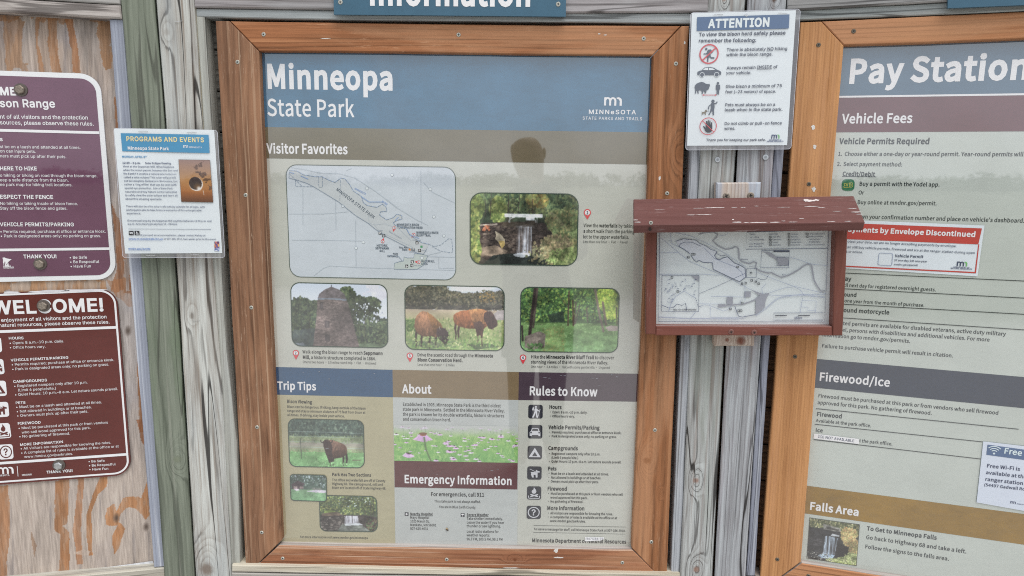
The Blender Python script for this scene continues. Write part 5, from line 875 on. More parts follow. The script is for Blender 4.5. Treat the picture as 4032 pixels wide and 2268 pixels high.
# captions
cap = lambda *j: lettering(poster, PC, IK, o1, *j)
cap(('b', ['View the *waterfalls* by taking', 'a short walk from the parking', 'lot to the upper waterfalls.'], J(1280, 920), J(1275, 1024), (1, J(1746, 978)), dict(k=.80)))
cap(('b', ['Walk along the bison range to reach *Seppmann*', '*Mill*, a historic structure completed in 1864.'], K(454, 1001), K(457, 1070), (0, K(1470, 1023)), dict(k=.80)))
cap(('b', ['Drive the scenic road through the *Minnesota*', '*Bison Conservation Herd.*'], K(1910, 1040), K(1912, 1104), (0, L(456, 1054)), dict(k=.80)))
cap(('b', ['Hike the *Minnesota River Bluff Trail* to discover', 'stunning views of the Minnesota River Valley.'], L(937, 1066), L(935, 1131), (0, L(1988, 1078)), dict(k=.80)))
lettering(poster, PC, IK3, o1, ('w', 'Less than one hour · Flat · Paved', J(1275, 1067), J(1684, 1071), dict(k=.80, w=.01)), ('w', 'One to two hours · 3.5 miles round-trip · Flat · Unpaved', K(457, 1126), K(1388, 1144), dict(k=.80, w=.01)),
          ('w', 'Less than one hour · 2 miles', K(1912, 1160), K(2382, 1167), dict(k=.80, w=.01)), ('w', 'One hour · 2.4 miles · Flat with some gentle hills · Unpaved', L(935, 1186), L(1938, 1200), dict(k=.80, w=.01)))
# lower columns
t3 = lambda *j: lettering(poster, PC, IK, o2, *j)
t3(('w', 'Bison Viewing', M_(312, 613), M_(697, 624), dict(w=.045, k=.82)), ('w', 'Park Has Two Sections', N_(1007, 368), N_(1610, 379), dict(w=.045, k=.82)))
lettering(poster, PC, IK2, o2, ('b', ['Bison can be dangerous. If hiking, keep outside of the bison', 'range and stay a minimum distance of 75 feet from bison at', 'all times. If driving, stay inside your vehicle.'], M_(315, 688), M_(318, 815), (1, M_(1522, 780)), dict(k=.82)),
          ('b', ['The office and waterfall are off of County', 'Highway 69. The campground, mill and', 'bison are located off of State Highway 68.'], N_(1008, 447), N_(1008, 565), (2, N_(1843, 580)), dict(k=.82)),
          ('w', 'For more information visit www.mndnr.gov/minneopa', N_(511, 1325), N_(1560, 1341), dict(k=.82)))
t3(('b', ['Established in 1905, Minneopa State Park is the third oldest', 'state park in Minnesota. Settled in the Minnesota River Valley,', 'the park is known for its double waterfalls, historic structures', 'and conservation bison herd.'], O(183, 554), O(187, 789), (1, O(1797, 659)), dict(k=.80)))
t3(('w', 'For emergencies, call 911', P_(628, 655), P_(1475, 667), dict(w=.045, k=.82)), ('w', 'Nearby Hospital', P_(302, 958), P_(658, 962), dict(w=.05, k=.82)), ('w', 'Severe Weather', P_(1198, 971), P_(1545, 974), dict(w=.05, k=.82)),
   ('l', [P_(302, 968), P_(658, 973)], .0009), ('l', [P_(1198, 981), P_(1545, 985)], .0009))
t3(('w', 'This state park is not always staffed.', P_(685, 757), P_(1420, 767), dict(k=.80)), ('w', 'You are in Blue Earth County.', P_(760, 846), P_(1348, 855), dict(k=.80)),
   ('b', ['Mayo Hospital', '1025 Marsh St.', 'Mankato, MN 56001', '507-625-4031'], P_(302, 1015), P_(303, 1191), (2, P_(716, 1138)), dict(k=.80)),
   ('b', ['Take shelter immediately.', 'Leave the water if you hear', 'thunder or see lightning.', 'Local radio stations for', 'weather reports:', '96.7 FM, 103.5 FM, 99.1 FM'], P_(1198, 1033), P_(1197, 1358), (5, P_(1768, 1363)), dict(k=.80, gaps=[0, .185, .36, .625, .805, 1])))
RH = [('Hours', (557, 624, 748, 628), Q, ['• Open: 8 a.m.–10 p.m. daily.', '• Office hours vary.'], (555, 692), (553, 755), (0, (1148, 701))),
      ('Vehicle Permits/Parking', (549, 937, 1332, 947), Q, ['• Permits required; purchase at office or entrance kiosk.', '• Park in designated areas only; no parking on grass.'], (546, 1003), (544, 1064), (0, (1672, 1016))),
      ('Campgrounds', (543, 1259, 999, 1264), Q, ['• Registered campers only after 10 p.m.', '~~~(Limit 6 people/site.)', '• Quiet Hours: 10 p.m.–8 a.m. Let nature sounds prevail.'], (542, 1334), (540, 1453), (2, (1672, 1468)))]
for h, (x0, y0, x1, y1), cr, ls, f0, f1, (ri, rp) in RH:
    t3(('w', h, cr(x0, y0), cr(x1, y1), dict(w=.045, k=.82)), ('b', ls, cr(*f0), cr(*f1), (ri, cr(*rp)), dict(k=.82)))
RH2 = [('Pets', (537, 242, 670, 244), ['• Must be on a leash and attended at all times.', '• Not allowed in buildings or at beaches.', '• Owners must pick up after their pets.'], (535, 309), (530, 430), (0, (1478, 321))),
       ('Firewood', (530, 553, 833, 556), ['• Must be purchased at this park or from vendors who sell', '~~~wood approved for this park.', '• No gathering of firewood.'], (528, 617), (525, 738), (0, (1692, 634))),
       ('More Information', (525, 852, 1103, 859), ['• All visitors are responsible for knowing the rules.', '• A complete list of rules is available at the office or at', '~~~www.mndnr.gov/parkrules.'], (524, 919), (521, 1038), (1, (1605, 996)))]
for h, (x0, y0, x1, y1), ls, f0, f1, (ri, rp) in RH2:
    t3(('w', h, Q2(x0, y0), Q2(x1, y1), dict(w=.045, k=.82)), ('b', ls, Q2(*f0), Q2(*f1), (ri, Q2(*rp)), dict(k=.82)))
lettering(poster, PC, IK2, o1, ('w', 'To leave a message for staff, call Minneopa State Park at 507-386-3910.', Q2(318, 1165), Q2(1735, 1194), dict(k=.82)), ('l', [Q2(318, 1094), Q2(1740, 1118)], .0008), ('l', [Q2(313, 1199), Q2(1733, 1227)], .0008))
lettering(poster, PC, IK, o1, ('w', 'Minnesota Department of Natural Resources', Q2(292, 1350), Q2(1745, 1372), dict(w=.05, k=.82)))

# numbered pins
RED = printed((206, 66, 74)); DKB = printed((46, 58, 84))
def pin(q, r, num, tip, o=o3):
    mb = MB(); c = PC.at(q, o); tp = PC.at(tip, o); d = (tp - c); L_ = d.length; d.normalize(); e = PC.n.cross(d); pts = [tp]
    a0 = math.acos(min(.99, r / L_)) if L_ > r else 1
    for k in range(21):
        a = a0 + (2 * math.pi - 2 * a0) * k / 20; pts.append(c + d * (r * math.cos(a)) + e * (r * math.sin(a)))
    disc_face(mb, PC, pts, 0); disc_face(mb, PC, [p + PC.n * .0003 for p in circle_pts(PC, q, o, r * .70, 20)], 1)
    V, F, w = layout(num, 'sans', .05); s = r * .85; cc = c + PC.n * .0006; mb.add([cc + PC.u * ((x - w / 2) * s * .9) + PC.v * ((y - .5) * s) for x, y in V], F, 2)
    mb.make('map_pin', [RED, WL, DKB], poster)
pin(J(1315, 788), .0082, '1', J(1315, 852)); pin(K(370, 998), .0074, '2', K(372, 1084)); pin(K(1815, 1032), .0074, '3', K(1817, 1115)); pin(L(835, 1057), .0076, '4', L(835, 1141))

# pictogram tiles
def tile(parent, pl, quad, r, o, back, fore, shapes, name='pictogram', base_o=None):
    """rounded tile with figures cut in its own 0..1 space (y down)"""
    mb = MB(); disc_face(mb, pl, rounded(pl, quad, o, r, 0, 5), 0); f = quad2(pl, quad, o + .0003)
    for si, s in enumerate(shapes):
        f = quad2(pl, quad, o + .0003 + .00005 * si)
        if s[0] == 'p': v, t = fill([list(q) for q in s[1:]]); mb.add([f(*p) for p in v], t, 1)
        elif s[0] == 'c':
            _, x, y, rx, ry = s[:5]; v, t = fill([[(x + rx * math.cos(2 * math.pi * k / 20), y + ry * math.sin(2 * math.pi * k / 20)) for k in range(20)]]); mb.add([f(*p) for p in v], t, 1)
        elif s[0] == 'd':
            _, x, y, rx = s[:4]; g2 = quad2(pl, quad, o + .0009); v, t = fill([[(x + rx * math.cos(2 * math.pi * k / 16), y + rx * math.sin(2 * math.pi * k / 16)) for k in range(16)]]); mb.add([g2(*p) for p in v], t, 0)
        elif s[0] == 'D': g2 = quad2(pl, quad, o + .0009); v, t = fill([list(q) for q in s[1:]]); mb.add([g2(*p) for p in v], t, 0)
        elif s[0] == 'l':
            _, wd, *pp = s
            for (x0, y0), (x1, y1) in zip(pp, pp[1:]):
                dx, dy = x1 - x0, y1 - y0; l = math.hypot(dx, dy) or 1; nx, ny = -dy / l * wd / 2, dx / l * wd / 2; mb.add([f(x0 + nx, y0 + ny), f(x0 - nx, y0 - ny), f(x1 - nx, y1 - ny), f(x1 + nx, y1 + ny)], [(0, 1, 2, 3)], 1)
            for x, y in pp: lf = pl.n * (.00002 + lift_() * .1); mb.add([f(x + wd / 2 * math.cos(k * .785), y + wd / 2 * math.sin(k * .785)) + lf for k in range(8)], [tuple(range(8))], 1)
        elif s[0] == 'o':
            _, x, y, ro, ri = s; n = 28; a = [f(x + ro * math.cos(2 * math.pi * k / n), y + ro * math.sin(2 * math.pi * k / n)) for k in range(n)]; b = [f(x + ri * math.cos(2 * math.pi * k / n), y + ri * math.sin(2 * math.pi * k / n)) for k in range(n)]; ring_face(mb, a, b, 1)
        elif s[0] == 't':
            _, ch, x, y, hh, w_ = s; V, F, nw = layout(ch, 'grot', w_); mb.add([f(x + (a - nw / 2) * hh, y - b * hh) for a, b in V], F, 1)
    return mb.make(name, [back, fore], parent)
HIKER = [('c', .52, .15, .07, .07), ('p', [(.30, .20), (.40, .18), (.36, .42), (.26, .40)]), ('p', [(.46, .24), (.60, .27), (.62, .50), (.44, .50), (.42, .36)]), ('l', .07, (.58, .30), (.66, .42), (.74, .44)), ('l', .10, (.49, .48), (.42, .70), (.33, .90)), ('l', .10, (.56, .48), (.58, .70), (.62, .90)), ('l', .03, (.82, .30), (.66, .92))]
CAR = [('p', [(.20, .45), (.28, .24), (.34, .22), (.66, .22), (.72, .24), (.80, .45), (.86, .52), (.86, .80), (.74, .83), (.72, .74), (.28, .74), (.26, .83), (.12, .80), (.12, .52)]), ('D', [(.27, .43), (.33, .28), (.67, .28), (.73, .43)]), ('d', .22, .56, .055), ('d', .78, .56, .055)]
TENT = [('p', [(.50, .14), (.88, .78), (.90, .84), (.10, .84), (.12, .78)]), ('D', [(.50, .46), (.68, .76), (.32, .76)])]
DOG = [('p', [(.22, .42), (.62, .42), (.72, .44), (.72, .84), (.60, .84), (.58, .64), (.44, .64), (.46, .84), (.34, .84), (.26, .60), (.28, .50)]), ('p', [(.60, .24), (.66, .30), (.88, .38), (.86, .46), (.74, .46), (.60, .42)]), ('l', .035, (.18, .20), (.62, .42))]
FIRE = [('p', [(.48, .06), (.60, .22), (.66, .36), (.62, .50), (.50, .56), (.38, .52), (.32, .40), (.38, .28), (.46, .22)]), ('l', .09, (.28, .62), (.74, .76)), ('l', .09, (.74, .62), (.28, .76)), ('l', .05, (.10, .72), (.14, .90), (.86, .90), (.90, .72))]
QUES = [('o', .5, .5, .42, .35), ('t', '?', .5, .72, .44, .03)]
TB, TF = printed((44, 46, 54)), printed((200, 202, 206))
for sh, cr, q in ((HIKER, Q, ((238, 562), (459, 566), (457, 776), (234, 773))), (CAR, Q, ((232, 874), (454, 877), (451, 1085), (229, 1082))), (TENT, Q, ((227, 1195), (448, 1199), (445, 1406), (223, 1402))),
                  (DOG, Q2, ((221, 181), (442, 184), (439, 387), (218, 384))), (FIRE, Q2, ((217, 489), (436, 492), (433, 696), (214, 692))), (QUES, Q2, ((211, 790), (431, 792), (428, 993), (209, 990)))):
    tile(poster, PC, [cr(*p) for p in q], .0055, o2, TB, TF, sh)
tile(poster, PC, [P_(215, 914), P_(277, 915), P_(276, 972), P_(214, 970)], .0008, o2, TB, WL, [('p', [(.4, .18), (.6, .18), (.6, .4), (.82, .4), (.82, .6), (.6, .6), (.6, .82), (.4, .82), (.4, .6), (.18, .6), (.18, .4), (.4, .4)])])
tile(poster, PC, [P_(1103, 929), P_(1166, 930), P_(1165, 988), P_(1102, 986)], .0008, o2, TB, WL, [('p', [(.08, .42), (.25, .18), (.6, .12), (.88, .3), (.92, .5), (.7, .44), (.6, .48), (.56, .90), (.44, .90), (.46, .48), (.3, .44)])])

# park map
MQ = [I(288, 343), I(1856, 367), I(1861, 1412), I(329, 1381)]
mb = MB(); disc_face(mb, PC, rounded(PC, MQ, o1, .026), 0); ring_face(mb, rounded(PC, MQ, o2, .026), rounded(PC, MQ, o2, .026, .0017), 1)
park_map = mb.make('park_map', [printed((196, 204, 210), mottle=.07), printed((86, 98, 92))], poster)
i_ = lambda *p: [I(x, y) for x, y in p]
north = i_((325, 402), (395, 405), (455, 440), (560, 458), (628, 458), (690, 490), (745, 510), (800, 470), (835, 475), (880, 530), (915, 590), (990, 640), (1005, 695), (1040, 722), (1130, 740), (1180, 710), (1215, 735), (1222, 775), (1165, 780), (1155, 810), (1220, 855), (1280, 835), (1315, 802), (1360, 815), (1362, 845), (1310, 862), (1280, 880), (1300, 905), (1400, 935), (1430, 990), (1500, 1040), (1545, 1065), (1610, 1080))
south = i_((1590, 1120), (1560, 1170), (1500, 1160), (1440, 1120), (1220, 1010), (1110, 935), (1050, 885), (935, 815), (860, 755), (780, 690), (690, 635), (550, 550), (480, 515), (385, 485), (322, 470))
mb = MB(); fillpoly(mb, PC, north + south, o2, 0)
fillpoly(mb, PC, i_((1380, 1195), (1410, 1205), (1470, 1205), (1475, 1165), (1540, 1170), (1600, 1185), (1560, 1270), (1500, 1310), (1290, 1308), (1292, 1255), (1335, 1240), (1378, 1232)), o2, 1)
mb.make('park_area', [printed((190, 196, 198)), printed((186, 196, 192))], poster)
mb = MB()
ribbon(mb, PC, north, o3, .0012, 0, dash=(.007, .0035)); ribbon(mb, PC, north, o3 - .0001, .0010, 1); ribbon(mb, PC, south, o3, .0010, 0); ribbon(mb, PC, i_((322, 470), (325, 402)), o3, .0013, 0, dash=(.006, .002))
for p in (((383, 485), (383, 548), (540, 550)), ((595, 458), (597, 553), (630, 555), (630, 462)), ((325, 430), (445, 548)), ((795, 490), (790, 680)), ((1610, 1080), (1660, 1100), (1720, 1085), (1795, 1025), (1820, 1035), (1830, 1150), (1790, 1155), (1715, 1140), (1640, 1100))): ribbon(mb, PC, i_(*p), o3, .0009, 0, dash=(.006, .002))
ribbon(mb, PC, i_((1380, 1195), (1410, 1205), (1470, 1205), (1475, 1165), (1540, 1170), (1600, 1185), (1560, 1270), (1500, 1310), (1290, 1308), (1292, 1255), (1335, 1240), (1378, 1232)), o3, .001, 0, closed=True)
for p in (((340, 372), (480, 395), (620, 425), (790, 430), (930, 470), (1130, 600), (1310, 740), (1490, 850), (1600, 905)), ((1220, 665), (1310, 735)), ((550, 1370), (640, 1300), (700, 1278), (1000, 1295), (1850, 1320)), ((320, 800), (640, 800), (870, 780)), ((350, 1040), (800, 1045), (990, 1050)), ((935, 860), (940, 1300)), ((450, 560), (450, 900)), ((750, 660), (755, 950)), ((1520, 1190), (1700, 1195), (1850, 1200)), ((1055, 820), (1060, 885), (1120, 900), (1200, 890), (1330, 935), (1450, 1050)), ((1110, 905), (1160, 965), (1450, 1100), (1520, 1160)), ((1560, 510), (1640, 600), (1850, 700)), ((1535, 400), (1540, 900)), ((1330, 1185), (1370, 1240)), ((850, 400), (900, 380)), ((1700, 1200), (1700, 1300), (1840, 1300)), ((1600, 1180), (1720, 1150))):
    ribbon(mb, PC, i_(*p), o2 + .0001, .0010, 2)
for p in (((985, 640), (1060, 690), (1190, 690)), ((330, 418), (370, 428)), ((430, 450), (500, 480)), ((1300, 860), (1330, 830)), ((1410, 945), (1430, 990), (1520, 1025))): ribbon(mb, PC, i_(*p), o3 + .0001, .0018, 1)
for p in (((1228, 1185), (1325, 1190), (1372, 1240)),): ribbon(mb, PC, i_(*p), o3, .0008, 0)
mb.make('map_line', [printed((118, 136, 156)), printed((140, 166, 204)), printed((176, 186, 194))], poster)
for q in ((1272, 440), (1040, 565), (1623, 572), (1655, 825), (1748, 1000), (1007, 1060), (940, 1114), (1545, 1205), (818, 726)):
    mb = MB(); disc_face(mb, PC, circle_pts(PC, I(*q), o3, .0036, 14), 0); disc_face(mb, PC, [p + PC.n * .0002 for p in circle_pts(PC, I(*q), o3, .0030, 14)], 1); mb.make('road_marker', [printed((140, 150, 164)), printed((214, 222, 230))], poster)
DK = printed((58, 76, 96)); SM = printed((140, 150, 164))
lettering(poster, PC, DK, o3, ('w', 'MINNEOPA STATE PARK', I(752, 580), I(1098, 848), dict(w=.02, k=.86, track=.05)), ('w', 'MINNESOTA BISON', I(1313, 908), I(1520, 910), dict(w=.04, k=.82)), ('w', 'CONSERVATION HERD', I(1315, 934), I(1552, 937), dict(w=.04, k=.82)), ('w', 'MINNESOTA RIVER', I(1494, 981), I(1697, 984), dict(w=.04, k=.82)),
          ('w', 'BLUFF TRAIL', I(1494, 1006), I(1628, 1008), dict(w=.04, k=.82)), ('w', 'HISTORIC', I(1128, 1099), I(1229, 1101), dict(w=.04, k=.82)), ('w', 'SEPPMANN', I(1117, 1125), I(1242, 1127), dict(w=.04, k=.82)), ('w', 'MILL', I(1155, 1150), I(1205, 1151), dict(w=.04, k=.82)),
          ('w', 'You Are', I(1333, 1117), I(1412, 1119), dict(w=.03, k=.82)), ('w', 'Here', I(1363, 1138), I(1412, 1139), dict(w=.03, k=.82)), ('w', 'PARK', I(1278, 1175), I(1325, 1176), dict(w=.04, k=.8)), ('w', 'ENTRANCE', I(1228, 1197), I(1325, 1199), dict(w=.04, k=.8)), ('w', 'WATERFALL', I(1538, 1243), I(1662, 1245), dict(w=.04, k=.82)), ('w', 'AREA', I(1538, 1268), I(1597, 1269), dict(w=.04, k=.82)))
lettering(poster, PC, printed((130, 156, 200)), o3, ('w', 'MINNESOTA', I(922, 572), I(1025, 625), dict(w=.03)), ('w', 'RIVER', I(1172, 690), I(1222, 722), dict(w=.03)))
lettering(poster, PC, SM, o3, ('w', 'Bison Enclosure', I(1237, 965), I(1355, 1033), dict(w=.02)), ('w', 'Parking', I(1140, 955), I(1183, 957)), ('w', 'Campground', I(1460, 1045), I(1535, 1047)), ('w', 'Information', I(1428, 1154), I(1495, 1156)), ('w', 'Parking', I(1540, 1142), I(1585, 1143)), ('w', 'Falls Area', I(1472, 1280), I(1538, 1281)))
def mp(q, s, shapes): tile(poster, PC, [I(q[0] - s, q[1] - s), I(q[0] + s, q[1] - s), I(q[0] + s, q[1] + s), I(q[0] - s, q[1] + s)], .0006, o3, TB, WL, shapes, 'map_symbol')
PK = [('t', 'P', .5, .82, .62, .06)]
mp((1161, 976), 14, PK); mp((1523, 1137), 14, PK); mp((1195, 1000), 14, [('p', [(.36, .9), (.42, .3), (.5, .1), (.58, .3), (.66, .9)])]); mp((1500, 1065), 14, TENT); mp((1464, 1128), 14, [('t', '?', .5, .84, .68, .07)]); mp((1456, 1240), 14, [('p', [(.25, .15), (.6, .15), (.75, .9), (.35, .85)])]); mp((1405, 1280), 14, [('c', .35, .25, .12, .12), ('p', [(.2, .45), (.5, .45), (.5, .95), (.2, .95)]), ('c', .72, .6, .14, .14)]); mp((1452, 1275), 14, [('l', .14, (.2, .3), (.8, .3)), ('l', .12, (.35, .3), (.2, .85)), ('l', .12, (.65, .3), (.8, .85)), ('l', .1, (.12, .58), (.88, .58))])
mb = MB(); c = PC.at(I(1433, 1126), o3); mb.add([c] + [c + PC.u * ((.0042 if k % 2 == 0 else .0018) * math.sin(k * math.pi / 5)) + PC.v * ((.0042 if k % 2 == 0 else .0018) * math.cos(k * math.pi / 5)) for k in range(10)], [(0, 1 + (k + 1) % 10, 1 + k) for k in range(10)]); mb.make('star_symbol', printed((214, 132, 52)), poster)
mb = MB(); disc_face(mb, PC, rounded(PC, [I(1531, 1091), I(1551, 1091), I(1551, 1112), I(1531, 1112)], o3, .0006), 0); mb.make('map_symbol', printed((70, 150, 104)), poster)
pin(I(1291, 930), .0040, '3', I(1280, 966)); pin(I(1469, 991), .0040, '4', I(1450, 1020)); pin(I(1184, 1054), .0040, '2', I(1192, 1020)); pin(I(1515, 1244), .0040, '1', I(1477, 1240))

for pl_, mat_, spots in ((PC, WL, [(Q(500, 145), .006, .0006), (Q(560, 152), .004, .0005), (Q(800, 116), .004, .0007), (Q(740, 112), .003, .0005), (Q(1225, 150), .005, .0006), (Q(1290, 158), .004, .0006), (Q(1520, 101), .003, .001), (Q(1606, 131), .003, .001), (Q(1330, 260), .005, .0005), (M_(562, 138), .002, .001), (M_(812, 132), .0022, .0009), (M_(1660, 156), .002, .0008), (M_(965, 241), .002, .0009), (P_(1600, 250), .005, .0006), (P_(1690, 230), .003, .0005), (P_(730, 310), .003, .0006)]),):
    chips(poster, pl_, spots, o4, 'scratch', printed((150, 152, 160)), seed=21)

# ------------------------------------------------------------------ printed photographs on the poster
GRN = [(70, 98, 52), (92, 122, 58), (126, 148, 68), (58, 84, 50), (150, 162, 84)]
def paint_waterfall():
    c = Canvas(230, 150, (52, 66, 48))
    c.trees([(.08, .10, .12, .14), (.28, .12, .14, .16), (.48, .12, .16, .18), (.68, .12, .15, .16), (.90, .14, .16, .2)], (46, 62, 44), [(66, 90, 58), (88, 112, 66), (104, 126, 78), (54, 76, 52), (120, 134, 74)], 420, (.006, .016), 11)
    c.trees([(.62, .10, .10, .10)], (86, 84, 46), [(160, 132, 62), (140, 138, 66), (110, 120, 60)], 200, (.006, .013), 40)
    c.trees([(.26, .25, .075, .17), (.06, .22, .07, .16)], (66, 84, 42), [(128, 146, 64), (148, 160, 80), (96, 120, 56), (110, 132, 66)], 420, (.006, .014), 60)
    for x0, x1, y in ((.36, .35, .4), (.14, .15, .35), (.20, .19, .35), (.46, .44, .33), (.57, .58, .3)): c.line([(x0, .02), (x1, y)], (58, 52, 46), .004)
    c.poly([(.08, .42), (.26, .40), (.45, .42), (.66, .41), (.95, .40), (1, 1), (0, 1)], (66, 56, 50), .04, .55, 5, fx=26, fy=30)
    c.poly([(.30, .40), (.62, .38), (.62, .46), (.30, .47)], (70, 62, 50), .03, .5, 6)
    c.poly([(.32, .285), (.67, .29), (.67, .335), (.32, .33)], (164, 170, 168), .0, .08, 7)
    for k in range(9): c.line([(.335 + .04 * k, .29), (.335 + .04 * k, .335)], (168, 174, 176), .003)
    t = np.linspace(0, math.pi, 14); c.line([(.485 + .125 * math.cos(a), .40 - .085 * math.sin(a)) for a in t], (150, 156, 154), .006)
    c.line([(.37, .33), (.37, .41)], (140, 146, 144), .005); c.line([(.62, .33), (.62, .41)], (140, 146, 144), .005)
    c.poly([(.52, .335), (.60, .335), (.595, .375), (.52, .375)], (206, 214, 220), .01, .2, 8)
    c.poly([(.42, .44), (.60, .44), (.60, .475), (.43, .475)], (96, 90, 84), .02, .5, 9)
    c.poly([(.10, .44), (.26, .42), (.26, .445), (.10, .46)], (160, 146, 130), .01, .3, 10)
    c.dabs(300, (.10, .46, .43, .82), [(44, 36, 34), (92, 78, 66), (70, 58, 50), (112, 98, 84)], (.006, .016), 12, .5)
    c.dabs(300, (.57, .48, .85, .85), [(38, 32, 30), (70, 60, 52), (56, 48, 42)], (.006, .02), 13, .4)
    c.poly([(.235, .53), (.29, .57), (.325, .64), (.325, .72), (.30, .765), (.27, .68), (.235, .63), (.245, .58)], (206, 192, 158), .012, .25, 14); c.poly([(.27, .66), (.325, .66), (.325, .72), (.30, .765), (.28, .72)], (178, 150, 78), .01, .2, 15)
    c.dabs(20, (.12, .45, .18, .52), [(180, 100, 66)], (.004, .010), 16)
    c.poly([(.05, .76), (.24, .73), (.36, .79), (.30, .86), (.05, .90)], (126, 108, 88), .03, .4, 17)
    c.poly([(.22, .86), (.40, .83), (.62, .83), (.72, .88), (.70, 1.0), (.12, 1.0)], (36, 44, 40), .02, .4, 18)
    st = c.noise(70, 3, 3, 19); f = c.mask([(.440, .455), (.575, .46), (.568, .845), (.432, .845)], .006, 20); c.mixin(f * np.clip((st - .25) * 2.4, .1, 1), (190, 200, 212), .85)
    for x in (.520, .545): c.poly([(x, .47), (x + .012, .47), (x + .010, .84), (x - .002, .84)], (92, 84, 82), .01, .2, 21, .7)
    c.poly([(.40, .845), (.46, .825), (.57, .83), (.56, .865), (.49, .89), (.42, .87)], (196, 206, 214), .02, .1, 22, .8)
    c.trees([(.03, .52, .06, .3), (.04, .80, .06, .2)], (70, 92, 44), [(122, 146, 62), (150, 164, 76), (90, 116, 56), (176, 176, 84)], 330, (.006, .013), 70)
    c.trees([(.88, .42, .16, .20), (.95, .62, .12, .22), (.80, .36, .10, .12)], (74, 92, 54), [(104, 126, 70), (126, 140, 84), (88, 108, 62), (150, 144, 84)], 480, (.005, .012), 80)
    c.trees([(.80, .72, .14, .14)], (112, 104, 74), [(150, 136, 96), (168, 148, 102), (120, 122, 76)], 300, (.005, .012), 90)
    c.trees([(.90, .92, .18, .16)], (88, 112, 56), [(132, 158, 82), (160, 174, 100), (110, 138, 70)], 420, (.004, .010), 95, 2.0)
    c.dabs(150, lambda r: (r.normal(.66, .05), r.normal(.82, .08)), [(128, 128, 90), (92, 96, 62), (150, 136, 92)], (.006, .013), 99)
    c.clumps(7, 5, .55, 1.12, 31, 1 - np.clip((c.y > .28) & (c.y < .35) & (c.x > .3) & (c.x < .68), 0, 1)); c.clumps(22, 15, .75, 1.15, 33); c.soft(1); c.tone(.76, 1.2, 10)
    return c
def paint_mill():
    c = Canvas(210, 140, (196, 206, 222)); c.grad(0, .5, (190, 202, 222), (208, 214, 224)); c.poly([(.78, .02), (1, 0), (1, .25), (.8, .2)], (204, 206, 216), .2, .06, 2)
    D1, D2 = (52, 62, 54), [(66, 84, 62), (84, 102, 70), (50, 64, 54), (98, 112, 78)]
    c.trees([(.10, .42, .13, .17), (.24, .48, .10, .18), (.06, .72, .14, .22), (.24, .80, .14, .24)], D1, D2, 420, (.005, .013), 3)
    c.trees([(.58, .24, .09, .17), (.70, .40, .13, .20), (.82, .35, .10, .13), (.60, .50, .08, .2), (.78, .68, .16, .22), (.95, .78, .12, .22), (.70, .88, .2, .2)], D1, D2, 420, (.005, .013), 20)
    c.dabs(60, (.62, .3, .95, .62), [(200, 208, 222)], (.004, .010), 33, 1.2, .9)
    for a in ([(.76, .85), (.76, .3)], [(.76, .5), (.86, .38)], [(.62, .7), (.66, .35)], [(.18, .8), (.2, .5)]): c.line(a, (50, 46, 44), .004)
    c.poly([(0, .74), (.24, .70), (.24, 1), (0, 1)], (84, 98, 106), .06, .3, 8, .6)
    c.poly([(.7, .93), (1, .92), (1, 1), (.65, 1)], (88, 106, 80), .03, .3, 9)
    m = c.poly([(.28, .24), (.575, .25), (.61, .42), (.665, .78), (.70, 1.0), (.22, 1.0), (.255, .62), (.275, .38)], (116, 102, 98), .006, .45, 10, fx=50, fy=60)
    c.dabs(900, (.22, .26, .70, 1), [(136, 122, 116), (98, 86, 84), (120, 106, 100), (150, 136, 128)], (.005, .011), 12, .45, .7, m)
    sh = np.clip((c.x - .38) / .25, 0, 1) * m; c.mixin(sh, (84, 76, 78), .35)
    c.poly([(.28, .245), (.30, .17), (.36, .10), (.425, .06), (.50, .10), (.555, .17), (.575, .25)], (112, 104, 108), .004, .3, 13, fx=40, fy=40); c.line([(.424, .035), (.424, .065)], (70, 66, 70), .004)
    c.poly([(.283, .235), (.40, .232), (.577, .243), (.577, .272), (.40, .255), (.28, .268)], (126, 136, 150), 0, .1, 14)
    for x, y, w, h in ((.30, .30, .035, .10), (.35, .585, .045, .11), (.35, .80, .045, .11)): c.poly([(x, y), (x + w, y), (x + w, y + h), (x, y + h)], (74, 66, 68), .004, .2, 15); c.poly([(x + w * .25, y + h * .12), (x + w * .8, y + h * .12), (x + w * .8, y + h * .9), (x + w * .25, y + h * .9)], (96, 88, 88), 0, .1, 16)
    tm = np.clip((190 - c.c.mean(2)) / 40, 0, 1); c.clumps(6, 5, .62, 1.15, 21, tm); c.soft(1); c.tone(.9, 1, 4)
    return c
def bison_graze(c, ox, oy, s, col, hd):
    p = lambda *q: [(ox + x * s, oy + y * s * 1.5) for x, y in q]
    for pts in (((.07, .44), (.05, .58), (.06, .70), (.05, .82)), ((.20, .50), (.17, .62), (.18, .72), (.165, .80)), ((.36, .54), (.35, .70), (.355, .84)), ((.50, .54), (.49, .66), (.495, .80))): c.leg(p(*pts), .015, .007, (58, 44, 42))
    c.beast(p((.015, .36), (.025, .22), (.07, .10), (.14, .035), (.22, .0), (.30, .02), (.38, .07), (.46, .13), (.54, .20), (.61, .28), (.645, .38), (.62, .48), (.56, .57), (.46, .59), (.38, .555), (.28, .575), (.18, .56), (.10, .52), (.05, .46)), col, 5)
    c.beast(p((.30, .02), (.40, .08), (.50, .16), (.60, .27), (.64, .38), (.56, .44), (.48, .52), (.42, .40), (.36, .22)), (150, 104, 60), 6, 160, (1.3, .5), .014)
    c.beast(p((.52, .40), (.60, .36), (.70, .39), (.765, .46), (.785, .56), (.76, .68), (.715, .765), (.66, .74), (.61, .66), (.54, .60), (.50, .52)), hd, 7, 120, (1.2, .7), .012)
    c.line(p((.745, .45), (.79, .43), (.81, .39)), (186, 176, 160), .004); c.line(p((.59, .41), (.575, .37), (.585, .34)), (186, 176, 160), .003)
